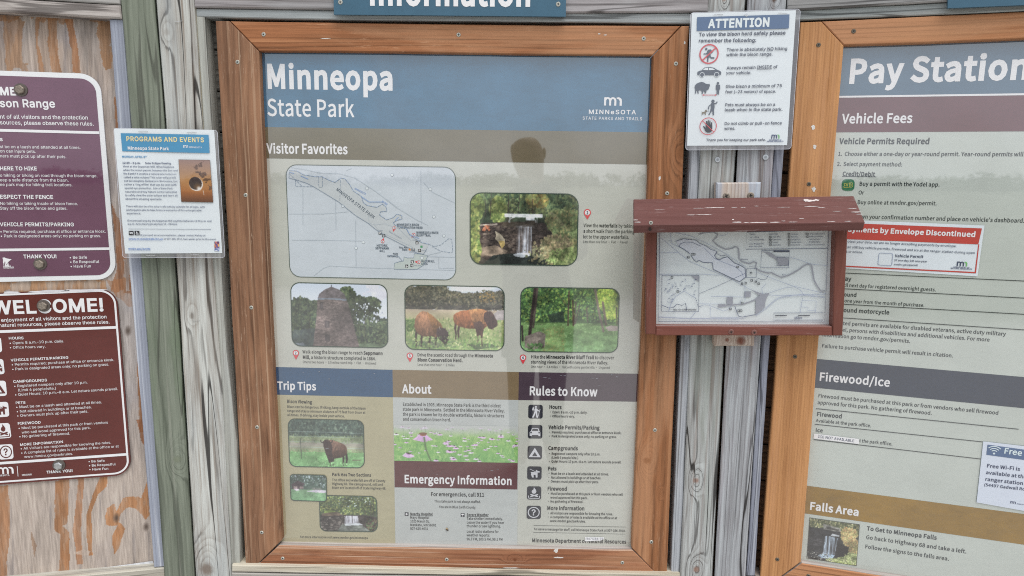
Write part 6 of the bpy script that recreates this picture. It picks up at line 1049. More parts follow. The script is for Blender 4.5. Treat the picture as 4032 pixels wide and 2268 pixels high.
def paint_bison():
    c = Canvas(215, 145, (206, 216, 230))
    c.trees([(.05, .15, .12, .12), (.20, .12, .10, .11), (.36, .16, .12, .14), (.50, .20, .10, .10), (.64, .22, .10, .10), (.80, .20, .12, .12), (.95, .20, .1, .12), (.10, .27, .3, .12), (.50, .28, .3, .10), (.85, .28, .3, .10)], (72, 72, 64), [(94, 94, 80), (112, 110, 92), (70, 72, 62), (130, 122, 96), (104, 98, 88)], 300, (.004, .011), 3)
    c.dabs(60, (.75, .1, .9, .25), [(160, 130, 78), (140, 118, 80)], (.004, .010), 5); c.dabs(60, (0, .30, 1, .37), [(60, 58, 56), (80, 76, 70)], (.01, .03), 6, .5)
    c.grad(.375, .52, (186, 170, 146), (178, 174, 128)); c.grad(.52, 1.0, (160, 170, 108), (126, 158, 96))
    c.mixin(np.clip((c.noise(30, 40, 4, 7) - .5) * 5, 0, 1) * (c.y > .5), (196, 190, 144), .5); c.dabs(900, (0, .5, 1, 1), [(120, 156, 86), (150, 176, 104), (186, 190, 136), (96, 136, 76), (200, 196, 150)], (.003, .009), 8, 1.6, .6)
    c.dabs(90, (0, .52, .12, .7), [(104, 140, 70), (84, 120, 60)], (.006, .014), 9); c.dabs(60, (0, .80, .6, .95), [(86, 104, 84), (100, 120, 90)], (.01, .02), 10, .5, .5)
    c.poly([(.88, .44), (.93, .38), (1, .36), (1, .52), (.9, .52)], (176, 168, 166), .02, .25, 11)
    c.poly([(.10, .86), (.30, .86), (.42, .92), (.26, .98), (.10, .93)], (84, 96, 80), .03, .3, 12, .6); c.poly([(.62, .90), (.85, .88), (.95, .93), (.7, .98)], (70, 84, 66), .03, .3, 13, .7)
    bison_graze(c, .09, .40, .45, (156, 110, 78), (66, 50, 50))
    p = lambda *q: list(q)
    for pts in (((.515, .54), (.505, .66), (.515, .74), (.51, .82)), ((.55, .58), (.535, .70), (.54, .78), (.535, .85)), ((.735, .62), (.73, .76), (.735, .87)), ((.775, .62), (.77, .78), (.775, .92))): c.leg(list(pts), .014, .007, (70, 48, 44))
    c.beast([(.485, .52), (.49, .46), (.515, .42), (.56, .39), (.62, .375), (.68, .365), (.73, .355), (.79, .36), (.835, .40), (.85, .47), (.845, .56), (.80, .65), (.75, .69), (.71, .655), (.65, .655), (.60, .645), (.55, .62), (.51, .60)], (164, 100, 60), 14, 300, (1.25, .5))
    c.beast([(.64, .37), (.70, .355), (.77, .352), (.82, .385), (.835, .45), (.82, .54), (.78, .62), (.73, .66), (.69, .58), (.655, .46)], (176, 122, 76), 15, 220, (1.3, .45), .016)
    c.beast([(.80, .41), (.83, .385), (.865, .385), (.885, .42), (.90, .47), (.925, .545), (.93, .59), (.905, .62), (.875, .66), (.845, .65), (.815, .58), (.79, .50)], (74, 50, 46), 16, 160, (1.2, .7), .014); c.line([(.875, .41), (.895, .39), (.897, .355)], (150, 130, 116), .004)
    c.beast([(.69, .56), (.75, .54), (.80, .58), (.79, .68), (.755, .76), (.725, .74), (.70, .66)], (84, 58, 50), 17, 100, (1.1, .7), .02)
    c.dabs(200, (.05, .78, .95, .95), [(120, 156, 86), (160, 180, 110), (96, 136, 76)], (.003, .007), 18, 2.0, .8); c.clumps(5, 4, .8, 1.15, 9); c.soft(1); c.tone(.9)
    return c
def paint_trail():
    c = Canvas(215, 145, (74, 104, 62))
    c.trees([(x, y, .14, .16) for x, y in ((.05, .12), (.20, .15), (.36, .12), (.52, .15), (.70, .12), (.88, .12), (.12, .38), (.28, .36), (.5, .34), (.72, .36), (.92, .38))], (58, 88, 52), [(78, 122, 60), (102, 150, 74), (128, 170, 84), (62, 98, 60), (90, 130, 80), (148, 178, 82)], 300, (.004, .012), 3)
    c.trees([(.86, .16, .10, .16), (.92, .34, .08, .14)], (112, 146, 52), [(160, 190, 64), (182, 200, 84), (134, 170, 62)], 330, (.004, .011), 30)
    c.poly([(.28, .42), (.44, .38), (.46, .53), (.30, .54)], (50, 66, 58), .05, .4, 31, .8)
    c.grad(.545, 1.0, (112, 150, 84), (132, 178, 118)); m = c.y > .54; c.mixin(np.clip((c.noise(14, 20, 4, 32) - .5) * 5, 0, 1) * m, (94, 132, 74), .5)
    c.dabs(900, (0, .54, 1, 1), [(122, 168, 96), (146, 186, 122), (100, 142, 80), (164, 190, 130)], (.003, .008), 33, 1.3, .5)
    c.poly([(.27, .62), (.44, .60), (.46, .82), (.46, 1.0), (.20, 1.0), (.24, .8)], (120, 140, 78), .08, .3, 34, .45); c.dabs(150, (.22, .62, .45, .98), [(150, 158, 92), (128, 136, 74), (150, 140, 90)], (.004, .009), 35, 1., .5)
    for pts, w, col in (([(.155, 0), (.10, .72)], .022, (58, 48, 46)), ([(.175, 0), (.135, .62)], .012, (84, 72, 66)), ([(.49, .06), (.485, .58)], .009, (92, 76, 64)), ([(.53, .20), (.54, .58)], .011, (92, 76, 64)), ([(.56, .22), (.55, .56)], .008, (84, 70, 60)), ([(.60, .26), (.56, .55)], .006, (84, 70, 60)), ([(.67, .30), (.68, .52)], .008, (86, 76, 66)), ([(.75, .02), (.79, .34), (.845, .66)], .015, (126, 112, 100)), ([(.83, .22), (.87, .56)], .014, (110, 92, 80)), ([(.02, .60), (.03, .82)], .014, (58, 52, 48)), ([(.97, .3), (.98, .56)], .008, (70, 62, 54)), ([(.38, .1), (.49, .32)], .004, (80, 68, 58)), ([(.66, .4), (.80, .52)], .003, (120, 110, 100))): c.line(pts, col, w)
    c.poly([(.05, .76), (.13, .71), (.20, .675), (.26, .72), (.26, .86), (.25, .92), (.14, .96), (.05, .93)], (132, 122, 112), .012, .35, 36); c.poly([(.18, .82), (.25, .78), (.25, .92), (.20, .95)], (98, 92, 84), .01, .3, 37)
    c.dabs(60, (.08, .86, .22, .98), [(100, 150, 84), (80, 120, 66)], (.005, .011), 38); c.poly([(.86, .60), (.92, .57), (1, .58), (1, .65), (.90, .66)], (172, 160, 152), .01, .2, 39)
    m2 = c.mask([(.44, .60), (1.0, .58), (1.0, 1.0), (.48, 1.0), (.45, .85), (.44, .72)], .02, 40);  c.clumps(6, 5, .6, 1.18, 41, c.y < .58); c.clumps(9, 12, .8, 1.12, 43, c.y > .55); c.soft(1); c.tone(.85)
    return c
def paint_bull():
    c = Canvas(180, 118, (80, 96, 88))
    c.trees([(x, .16, .16, .18) for x in (.05, .22, .4, .58, .76, .94)], (72, 88, 80), [(96, 116, 102), (80, 98, 90), (112, 128, 112), (66, 82, 76)], 220, (.005, .013), 3)
    c.grad(.36, .52, (140, 156, 120), (164, 160, 148)); c.grad(.52, .68, (164, 160, 148), (150, 164, 124)); c.grad(.68, 1.0, (128, 174, 116), (142, 196, 136))
    c.dabs(500, (0, .33, 1, .48), [(146, 166, 120), (170, 184, 140), (120, 142, 104)], (.004, .010), 4, 1.4, .6); c.dabs(700, (0, .62, 1, 1), [(120, 178, 112), (150, 200, 140), (104, 156, 96), (170, 206, 152)], (.003, .009), 5, 1.2, .55)
    for y in (.265, .36, .47, .58): c.line([(0, y), (1, y + .01)], (170, 190, 186), .004, .7)
    c.line([(.16, .40), (.17, .82)], (76, 86, 76), .005)
    for pts in (((.54, .74), (.535, .86), (.545, .95)), ((.59, .74), (.58, .86), (.585, .96)), ((.715, .66), (.72, .80), (.715, .90), (.725, 1.0)), ((.755, .66), (.765, .82), (.755, .92), (.76, .99))): c.leg(list(pts), .018, .009, (54, 44, 44))
    c.beast([(.47, .50), (.52, .43), (.58, .425), (.64, .455), (.70, .485), (.745, .53), (.77, .60), (.765, .70), (.72, .77), (.66, .79), (.60, .81), (.54, .80), (.49, .72)], (104, 78, 66), 6, 260, (1.3, .5))
    c.beast([(.55, .43), (.62, .45), (.69, .49), (.70, .57), (.64, .64), (.57, .62), (.54, .52)], (140, 110, 94), 7, 140, (1.1, .6), .02)
    c.beast([(.455, .47), (.48, .43), (.52, .425), (.555, .46), (.575, .56), (.57, .66), (.58, .78), (.56, .90), (.53, .88), (.50, .76), (.47, .62)], (64, 50, 48), 8, 160, (1.1, .8), .014)
    c.line([(.46, .49), (.432, .47), (.424, .435)], (46, 40, 40), .007); c.line([(.55, .49), (.575, .465), (.578, .43)], (46, 40, 40), .007); c.line([(.492, .60), (.525, .60)], (122, 130, 132), .007)
    c.clumps(6, 5, .75, 1.12, 19); c.dabs(160, (.4, .88, .85, 1), [(120, 178, 112), (150, 200, 140)], (.003, .008), 20, 2.0, .8); c.soft(1)
    c.line([(.84, .835), (.95, .825)], (110, 106, 88), .008)
    return c
def paint_cabin():
    c = Canvas(90, 66, (80, 100, 90)); c.trees([(.15, .15, .2, .2), (.5, .18, .25, .25), (.85, .2, .2, .25)], (66, 86, 78), [(92, 112, 100), (120, 138, 128), (70, 90, 80), (170, 184, 190)], 130, (.008, .02), 3)
    c.poly([(.02, .40), (.22, .24), (.42, .36), (.36, .40), (.36, .54), (.06, .56), (.06, .44)], (76, 64, 70), .006, .2, 4); c.poly([(.10, .46), (.20, .46), (.20, .54), (.10, .55)], (150, 136, 134), 0, .1, 5); c.poly([(.27, .46), (.37, .46), (.37, .53), (.27, .54)], (150, 136, 134), 0, .1, 5)
    c.grad(.56, 1.0, (126, 160, 126), (120, 166, 122)); c.dabs(250, (0, .56, 1, 1), [(110, 152, 112), (140, 178, 138), (96, 138, 100)], (.006, .016), 6, .8, .5)
    c.poly([(.10, .55), (.22, .54), (.26, .60), (.16, .62)], (200, 190, 204), 0, .05, 7); c.poly([(.42, .62), (.70, .56), (1, .57), (1, .66), (.7, .66)], (196, 192, 204), .01, .05, 8)
    for a in ([(.60, .50), (.84, .50)], [(.58, .54), (.86, .55)], [(.66, .50), (.64, .58)], [(.78, .50), (.80, .58)]): c.line(a, (150, 146, 140), .008)
    c.clumps(5, 4, .75, 1.15, 9); c.soft(1); return c
def paint_small_falls():
    c = Canvas(140, 92, (84, 100, 72)); c.trees([(x, y, .2, .2) for x, y in ((.1, .15), (.35, .12), (.6, .15), (.85, .15), (.2, .36), (.5, .36), (.78, .34))], (74, 94, 62), [(112, 136, 76), (144, 160, 88), (92, 118, 72), (168, 174, 96), (128, 150, 108)], 190, (.006, .016), 3)
    c.dabs(40, (.3, 0, .9, .3), [(196, 212, 214)], (.006, .014), 8, 1., .8)
    for a in ([(.88, .2), (.88, .62)], [(.93, .1), (.92, .6)], [(.78, .4), (.82, .6)]): c.line(a, (88, 80, 70), .006)
    c.poly([(.1, .42), (.22, .41), (.3, .46), (.08, .5)], (150, 180, 84), .02, .2, 9); c.poly([(0, .56), (.2, .52), (.45, .54), (.75, .53), (1, .58), (1, 1), (0, 1)], (66, 60, 58), .03, .5, 10); c.poly([(.05, .50), (.3, .46), (.4, .55), (.05, .58)], (126, 108, 88), .03, .3, 11)
    c.dabs(220, (0, .6, .4, 1), [(48, 44, 44), (100, 94, 88), (132, 126, 118), (74, 68, 64)], (.01, .03), 12, .5); c.dabs(120, (.8, .62, 1, 1), [(120, 100, 80), (90, 120, 72), (66, 56, 50)], (.01, .02), 13)
    st = c.noise(60, 3, 3, 14); f = c.mask([(.43, .56), (.66, .55), (.69, .75), (.44, .77)], .01, 15); c.mixin(f * np.clip((st - .2) * 2.4, .2, 1), (226, 232, 246), .95)
    c.poly([(.38, .80), (.66, .76), (.78, .86), (.88, 1.0), (.30, 1.0)], (122, 130, 122), .02, .3, 16); c.poly([(.42, .77), (.69, .75), (.75, .80), (.45, .83)], (220, 228, 236), .02, .1, 17, .8); c.dabs(60, (.45, .82, .8, 1), [(170, 178, 172), (90, 100, 92)], (.01, .03), 18, .3, .5)
    c.clumps(6, 5, .65, 1.15, 31, 1 - np.clip((c.c.mean(2) - 180) / 30, 0, 1)); c.soft(1); c.tone(.85); return c
def paint_flowers():
    c = Canvas(230, 130, (178, 182, 178)); bg = c.c.copy()
    c.grad(.0, .5, (150, 182, 120), (128, 172, 98)); c.grad(.5, 1.0, (126, 172, 98), (112, 164, 96)); c.mixin(np.clip((c.noise(26, 16, 4, 3) - .5) * 4, 0, 1), (164, 196, 124), .6)
    r = np.random.default_rng(4)
    for _ in range(420): x, y = r.uniform(0, 1), r.uniform(.12, 1); c.line([(x, y), (x + r.normal(0, .012), y + .11)], [(96, 148, 80), (156, 194, 118), (120, 166, 92), (186, 206, 140), (84, 132, 78)][r.integers(5)], .0028, .7)
    fade = np.clip((.34 - c.y + (c.noise(20, 5, 3, 8) - .5) * .16) / .26, 0, 1)[..., None]; c.c = c.c * (1 - fade) + bg * fade
    def fl(x, y, s, col=(206, 176, 214), cone=(58, 44, 48), spread=1.0, a=.95):
        c.line([(x, y), (x + .01, min(1., y + s * 4))], (92, 128, 82), .0026 * max(1, s * 18), .7)
        for k in np.linspace(-1, 1, 9): c.line([(x + k * s * .25, y), (x + k * s * spread * .75, y + s * (1.2 - .35 * abs(k)) * (1.75 if s > .04 else 1.3))], np.array(col) * r.uniform(.9, 1.08), s * .13, a)
        c.dabs(1, (x - 1e-4, y - s * .1, x + 1e-4, y - s * .1 + 1e-4), [cone], (s * .30, s * .30001), 3, 1.0, a)
    for x, y, s in ((.07, .05, .03), (.12, .08, .025), (.25, .06, .035), (.22, .10, .02), (.43, .10, .025), (.47, .05, .02), (.55, .08, .02), (.70, .06, .025), (.77, .09, .026), (.82, .12, .022), (.92, .16, .02), (.86, .08, .02)): fl(x, y, s, (206, 196, 214), (130, 110, 120), 1, .6)
    for x, y, s in ((.14, .20, .022), (.33, .22, .022), (.35, .20, .018), (.38, .25, .02), (.30, .19, .018), (.02, .25, .03), (.57, .40, .026), (.44, .42, .028), (.42, .50, .026), (.485, .55, .026), (.51, .62, .02), (.44, .68, .028), (.53, .78, .026), (.47, .86, .03), (.34, .95, .03), (.69, .30, .022), (.72, .32, .02), (.64, .52, .024), (.68, .45, .02), (.86, .24, .03), (.78, .33, .02), (.84, .36, .02), (.92, .38, .026), (.98, .50, .034), (.66, .53, .018), (.76, .60, .018), (.11, .78, .05), (.14, .82, .03), (.05, .62, .018), (.34, .56, .018)): fl(x, y, s, (212, 190, 220) if (x * 97) % 2 < 1.2 else (224, 220, 230))
    for _ in range(46):
        x, y = r.uniform(0, 1), r.uniform(.2, .95); fl(x, y, r.uniform(.014, .024) * (.7 + y * .6), (214, 186, 222) if r.random() < .6 else (226, 222, 232))
    for x, y, s in ((.42, .46, .034), (.45, .54, .036), (.50, .60, .032), (.45, .70, .036), (.37, .24, .028), (.66, .50, .028), (.72, .30, .03), (.79, .34, .03), (.86, .27, .034), (.12, .80, .052), (.48, .90, .036)): fl(x, y, s, (216, 184, 222))
    fl(.235, .28, .085, (208, 170, 214), (124, 82, 62), 1.1); c.line([(.245, .34), (.26, .68), (.30, 1.0)], (92, 116, 78), .009); c.dabs(1, (.2349, .235, .2351, .2351), [(116, 76, 58)], (.034, .0341), 5, .8)
    c.soft(1); return c
def paint_eclipse():
    c = Canvas(84, 112, (196, 160, 136)); c.grad(0, .45, (170, 138, 130), (206, 154, 104)); c.grad(.45, .75, (206, 150, 92), (190, 118, 62)); c.grad(.75, 1.0, (186, 112, 58), (112, 68, 48))
    d = np.hypot(c.x - .5, (c.y - .57) * 1.33); c.mixin(np.clip(1 - d / .42, 0, 1) ** 2, (240, 170, 90), .6)
    for x, y, rx, ry in ((.72, .10, .08, .03), (.56, .18, .08, .05), (.60, .30, .08, .05), (.75, .36, .12, .07), (.84, .44, .10, .05), (.94, .66, .06, .06)):
        t = np.linspace(0, 6.28, 20, endpoint=False); c.poly([(x + rx * math.cos(q), y + ry * math.sin(q)) for q in t], (92, 68, 60), .20, .4, int(x * 100), .7)
    c.mixin((d < .215), (255, 244, 232)); e = np.hypot(c.x - .485, (c.y - .555) * 1.33); c.mixin((e < .20), (74, 58, 56)); c.mixin(np.clip(1 - np.hypot(c.x - .55, (c.y - .64) * 1.33) / .16, 0, 1) * (e < .2), (170, 120, 70), .7)
    c.mixin(np.clip(1.3 - np.hypot(c.x - .585, (c.y - .675) * 1.33) / .07, 0, 1), (255, 250, 244)); c.line([(.71, .72), (.725, .82)], (240, 230, 220), .010); c.soft(1); c.tone(.92, .84); return c
def paint_falls_area():
    c = Canvas(128, 122, (54, 56, 50)); c.trees([(.15, .08, .25, .14), (.5, .08, .3, .14), (.85, .1, .25, .2)], (84, 92, 62), [(128, 134, 92), (150, 148, 104), (96, 104, 72), (190, 186, 150)], 240, (.007, .016), 3)
    c.poly([(0, .24), (.3, .22), (.62, .24), (.66, .8), (.3, 1), (0, 1)], (44, 44, 46), .03, .6, 4, fx=12, fy=14); c.poly([(.58, .50), (.85, .62), (.9, .8), (.55, .86)], (30, 28, 28), .03, .3, 5)
    c.poly([(.28, .10), (.62, .16), (.64, .24), (.30, .24)], (150, 150, 142), .02, .4, 6); c.poly([(.34, .15), (.60, .19), (.60, .23), (.36, .22)], (80, 78, 74), .01, .2, 7); c.poly([(.48, .31), (.62, .33), (.62, .36), (.44, .37)], (170, 176, 180), .02, .3, 8)
    st = c.noise(46, 3, 3, 9); f = c.mask([(.34, .40), (.38, .375), (.60, .40), (.59, .46), (.56, .80), (.36, .82), (.325, .80)], .012, 10); c.mixin(f * np.clip((st - .25) * 2.2, .1, 1), (190, 208, 224), .95)
    c.poly([(.22, .88), (.36, .80), (.56, .82), (.52, .90), (.30, .94)], (168, 192, 216), .03, .2, 11)
    c.trees([(.80, .26, .16, .14), (.84, .46, .14, .12), (.95, .60, .12, .2), (.75, .36, .10, .1)], (150, 140, 92), [(196, 186, 132), (214, 196, 140), (160, 156, 100), (206, 160, 112)], 240, (.007, .015), 12); c.trees([(.90, .84, .16, .14), (.78, .94, .2, .1), (.60, .97, .2, .06)], (120, 132, 84), [(176, 188, 128), (206, 210, 160), (140, 156, 100)], 240, (.006, .014), 14)
    c.dabs(200, (0, .80, .5, 1), [(190, 190, 180), (60, 60, 58), (110, 112, 104)], (.006, .014), 16, .6); c.dabs(60, (.12, .45, .3, .65), [(84, 82, 86), (66, 64, 66)], (.01, .04), 17, .4, .5); c.clumps(6, 6, .7, 1.15, 18); c.soft(1); return c
def pic(name, quad, cv, r=.016, o=o2, pl=PC, par=None, edge=(62, 78, 68), **k): return picture(name, par or poster, pl, quad, o, cv, r, edge, **k)
pic('waterfall_photograph', [J(232, 600), J(1238, 614), J(1223, 1281), J(233, 1267)], paint_waterfall(), .028)
pic('mill_photograph', [K(297, 99), K(1531, 127), K(1544, 939), K(319, 913)], paint_mill(), .022)
pic('bison_photograph', [K(1744, 131), L(604, 154), L(599, 976), K(1754, 956)], paint_bison(), .022)
pic('trail_photograph', [L(802, 157), L(2064, 177), L(2039, 1001), L(796, 984)], paint_trail(), .022)
pic('bull_photograph', [M_(322, 851), M_(1499, 879), N_(1514, 251), N_(347, 228)], paint_bull(), .018, o3)
pic('stream_photograph', [N_(807, 661), N_(1703, 681), N_(1714, 1236), N_(819, 1223)], paint_small_falls(), .017, o3)
pic('cabin_photograph', [N_(355, 339), N_(926, 354), N_(931, 769), N_(368, 750)], paint_cabin(), .009, o4 + .0003)
pic('flower_photograph', [O(42, 850), O(2012, 880), P_(2006, 131), P_(50, 97)], paint_flowers(), 0, o3, edge=None)
# stuck-on and stray bits on the poster
t = thing('phone_label', 'tiny curled white label with a typed phone number at the foot of the poster', 'label', PC.at(Q2(1258, 1300), 0))
mb = MB(); q = quad2(PC, [Q2(1112, 1268), Q2(1403, 1274), Q2(1398, 1330), Q2(1110, 1336)], .0022); mb.add([q(0, 0), q(.33, 0), q(.66, 0), q(1, 0), q(1, .55), q(.9, .75), q(.8, .95), q(.6, .9), q(.3, 1), q(0, 1)], [(0, 9, 8, 7, 6, 5, 4, 3, 2, 1)]); mb.make('label_paper', plain('label_paper_white', (226, 230, 238), .5, 0, .04), t)
lettering(t, PC, printed((84, 92, 110), .3), .0026, ('w', '(507)386–39', Q2(1116, 1312), Q2(1392, 1314), dict(w=.0, k=.95, font='grot')))
t = thing('dead_insect', 'tiny dark dead insect stuck on the emergency column of the poster', 'insect', PC.at(P_(890, 1192), 0))
mb = MB(); c = PC.at(P_(888, 1192), .0025); n = 12
for j, (s_, rr) in enumerate(((-.0042, .0005), (-.003, .0016), (-.001, .0021), (.001, .0017), (.0026, .0013), (.0038, .0004))):
    for k in range(n):
        a = 2 * math.pi * k / n; mb.v.append(tuple(c + (PC.u * .86 - PC.v * .5) * s_ + (PC.v * .86 + PC.u * .5) * (rr * math.cos(a)) + PC.n * (rr * math.sin(a)))); mb.g.append((0, 0, 0))
for j in range(5):
    for k in range(n): mb.f.append((n * j + k, n * j + (k + 1) % n, n * j + n + (k + 1) % n, n * j + n + k)); mb.mi.append(0)
mb.make('body', plain('insect_shell', (60, 50, 40), .5), t, smooth=True)
mb = MB(); q = lambda x, y: PC.at(P_(x, y), .0035); mb.add([q(880, 1190), q(866, 1172), q(882, 1162), q(905, 1180)], [(0, 3, 2, 1)]); mb.make('wing', plain('insect_wing', (176, 150, 110), .4), t)

# ------------------------------------------------------------------ pay station board
mb = MB(); flat(mb, PR, [N(3225, 150), N(4600, 95), N(4600, 2460), N(3065, 2240)], 0.0); payp = mb.make('pay_print', printed((186, 193, 185), mottle=.05), pay)
band(payp, PR, [H(600, 430), H(4000, 320), H(4000, 868), H(640, 918)], o1, (80, 106, 126), mottle=.08)
band(payp, PR, [H(630, 920), H(4000, 872), H(4000, 1240), H(600, 1258)], o1, (100, 60, 66), mottle=.10)
mb = MB(); ribbon(mb, PR, [H(630, 921), H(4000, 874)], o2, .0038); mb.make('white_rule', WL, payp)
band(payp, PR, [X(195, 291), X(4000, 625), X(4000, 960), X(175, 584)], o1, (40, 50, 68), mottle=.08)
band(payp, PR, [Y_(350, 524), Y_(4500, 1065), Y_(4500, 1400), Y_(330, 804)], o1, (138, 104, 22), mottle=.22)
wr = lambda *j: lettering(payp, PR, WL, o2, *j, name='heading_lettering')
wr(('w', 'Pay Station', H(735, 787), H(2460, 745), dict(w=.06, k=.90)))
wr(('w', 'Vehicle Fees', H(683, 1172), H(1350, 1166), dict(w=.045, k=.86))); wr(('w', 'Firewood/Ice', X(238, 512), X(960, 575), dict(w=.045, k=.88))); wr(('w', 'Falls Area', Y_(398, 766), Y_(900, 834), dict(w=.055, k=.88)))
pk = lambda *j: lettering(payp, PR, printed((36, 44, 50)), o1, *j)
pk(('w', 'Vehicle Permits Required', V_(212, 193), V_(1240, 194), dict(w=.05, k=.88)))
pk(('w', '1.  Choose either a one-day or year-round permit. Year-round permits will', V_(196, 328), V_(2310, 334), dict(k=.88)), ('w', '2.  Select payment method:', V_(184, 442), V_(928, 450), dict(k=.88)))
pk(('w', 'Credit/Debit', V_(247, 556), V_(616, 562), dict(w=.05, k=.88)), ('l', [V_(242, 564), V_(632, 569)], .0012))
pk(('w', 'Buy a permit with the Yodel app.', V_(437, 668), V_(1355, 679), dict(k=.88)), ('w', 'Or', V_(427, 768), V_(490, 770), dict(k=.88)), ('w', 'Buy online at mndnr.gov/permit.', V_(415, 878), V_(1322, 893), dict(k=.88)))
pk(('w', "n your confirmation number and place on vehicle's dashboard.", V_(503, 1044), V_(2322, 1092), dict(k=.88, pre='3.  Write dow')))
pk(('w', 'ay', W_(275, 738), W_(345, 742), dict(w=.05, k=.9, pre='One-d')), ('w', 'til next day for registered overnight guests.', W_(262, 806), W_(1313, 861), dict(k=.9, pre='Valid un')))
pk(('w', 'ound', W_(262, 917), W_(408, 924), dict(w=.05, k=.9, pre='Year-r')), ('w', 'one year from the month of purchase.', W_(268, 985), W_(1182, 1039), dict(k=.9, pre='Valid for ')))
pk(('w', 'ound motorcycle', W_(258, 1096), W_(780, 1124), dict(w=.05, k=.9, pre='Year-r')))
pk(('w', 'ted permits are available for disabled veterans, active duty military', W_(252, 1244), W_(2108, 1368), dict(k=.9, pre='Discoun')), ('w', 'el, persons with disabilities and additional vehicles. For more', W_(246, 1318), W_(1924, 1434), dict(k=.9, pre='personn')), ('w', 'ion go to mndnr.gov/permits.', X(475, 78), X(1170, 130), dict(k=.9, pre='informat')), ('w', 'Failure to purchase vehicle permit will result in citation.', X(268, 176), X(1606, 278), dict(k=.9)))
pk(('w', 'Firewood must be purchased at this park or from vendors who sell firewood', X(230, 684), X(2068, 862), dict(k=.9)), ('w', 'approved for this park. No gathering of firewood.', X(224, 752), X(1390, 864), dict(k=.9)))
pk(('w', 'Firewood', X(216, 874), X(474, 899), dict(w=.05, k=.9)), ('w', 'Available at the park office.', X(208, 935), X(772, 990), dict(k=.88)), ('w', 'Ice', X(204, 1036), X(278, 1042), dict(w=.05, k=.9)), ('w', 't the park office.', X(650, 1140), X(988, 1176), dict(k=.88, pre='Available a')))
mb = MB()
for a, b in ((W_(280, 652), W_(3600, 800)), (W_(268, 830), W_(3600, 1005)), (W_(258, 1005), W_(3600, 1195)), (W_(250, 1160), W_(3600, 1385)), (X(210, 800), X(2275, 1010)), (X(198, 959), X(2600, 1212)), (X(186, 1116), X(2600, 1396))): ribbon(mb, PR, [(a[0] - 60, a[1] - 2.5) if a[0] > 3310 else a, b], o2, .0016)
mb.make('rule_lines', printed((40, 46, 50)), payp)
pk(('w', 'To Get to Minneopa Falls', Y_(980, 978), Y_(1690, 1075), dict(w=.045, k=.9)), ('w', 'Go back to Highway 68 and take a left.', Y_(972, 1066), Y_(1992, 1214), dict(k=.9)), ('w', 'Follow the signs to the falls area.', Y_(962, 1160), Y_(1815, 1288), dict(k=.9)))
tile(payp, PR, [V_(244, 594), V_(388, 597), V_(381, 729), V_(235, 726)], .008, o2, printed((36, 108, 74)), printed((196, 190, 92)),
     [('l', .035, (.18, .38), (.80, .30), (.84, .42), (.74, .50), (.86, .58), (.80, .68), (.18, .72), (.16, .62), (.26, .54), (.18, .46), (.18, .38)), ('o', .40, .53, .09, .05), ('l', .03, (.60, .34), (.60, .68)), ('l', .03, (.66, .36), (.66, .66))], 'app_symbol')
picture('falls_photograph', payp, PR, [Y_(401, 851), Y_(911, 921), Y_(878, 1341), Y_(372, 1264)], o2, paint_falls_area(), 0, (70, 70, 64), edge_w=.0012)

PAPER = (214, 221, 240); GL = .55
def sheet(name, label, cat, pl, quad, o, c=PAPER, lift=0.0, group=None, gloss=GL, part='paper', n=8):
    """a paper on the wall, very slightly cockled, its own thing"""
    a, b, c_, d = [pl.at(q, o) for q in quad]; t = thing(name, label, cat, (a + b + c_ + d) / 4, group); mb = MB(); vs = []; rn = random.Random(len(label))
    for j in range(n + 1):
        for i in range(n + 1):
            s, u = i / n, j / n; p = (a * (1 - s) + b * s) * (1 - u) + (d * (1 - s) + c_ * s) * u; vs.append(p + pl.n * (lift * (math.sin(s * 5 + 1) * math.sin(u * 4) * .5)))
    mb.add(vs, [(j * (n + 1) + i, (j + 1) * (n + 1) + i, (j + 1) * (n + 1) + i + 1, j * (n + 1) + i + 1) for j in range(n) for i in range(n)])
    return t, mb.make(part, printed(c, gloss, mottle=.03), t, smooth=True)
env, envp = sheet('envelope_notice', 'white and red notice that payments by envelope have ended, half behind the map box', 'notice', PR, [W_(-40, 30), W_(1868, 110), W_(1788, 690), W_(-60, 578)], .0016, (212, 220, 232))
mb = MB(); flat(mb, PR, [W_(-40, 68), W_(1839, 143), W_(1797, 325), W_(-40, 252)], .0021)
flat(mb, PR, [W_(1797, 324), W_(1808, 322), W_(1770, 656), W_(1756, 640)], .0021); flat(mb, PR, [W_(-40, 552), W_(1757, 640), W_(1769, 656), W_(-40, 566)], .0021); mb.make('red_border', printed((182, 62, 54), GL), envp)
lettering(envp, PR, printed((236, 224, 226), GL), .0025, ('w', 'ayments by Envelope Discontinued', W_(308, 178), W_(1764, 240), dict(w=.06, k=1.0, pre='P')), name='heading_lettering')
lettering(envp, PR, printed((62, 70, 92), GL), .0025, ('w', 'otect your data, we are no longer accepting payments by envelope.', W_(305, 303), W_(1550, 358), dict(k=1.02, w=.012, pre='To pr')), ('w', 'an still buy vehicle permits, firewood and ice at the ranger station during open', W_(303, 366), W_(1757, 436), dict(k=1.02, w=.012, pre='You c')), ('w', 's or online.', W_(288, 418), W_(480, 427), dict(k=1.02, w=.012, pre='hour')),
          ('w', 'Vehicle Permit', W_(846, 470), W_(1168, 480), dict(k=1.0, w=.045)), ('w', '$7 one-day $35 one-year', W_(837, 516), W_(1210, 531), dict(k=1.0, w=.03)), ('w', 'mndnr.gov/permit', W_(833, 563), W_(1106, 574), dict(k=1.0, w=.03)))
mb = MB(); qd = [W_(663, 420), W_(826, 427), W_(812, 573), W_(647, 563)]; ring_face(mb, rounded(PR, qd, .0025, .004), rounded(PR, qd, .0025, .004, .0012)); mb.make('printed_frame', printed((150, 160, 180), GL), envp)
mn_logo(envp, PR, W_(1549, 573), W_(1668, 578), .0025, [printed((52, 62, 88), GL), printed((110, 176, 100), GL)])
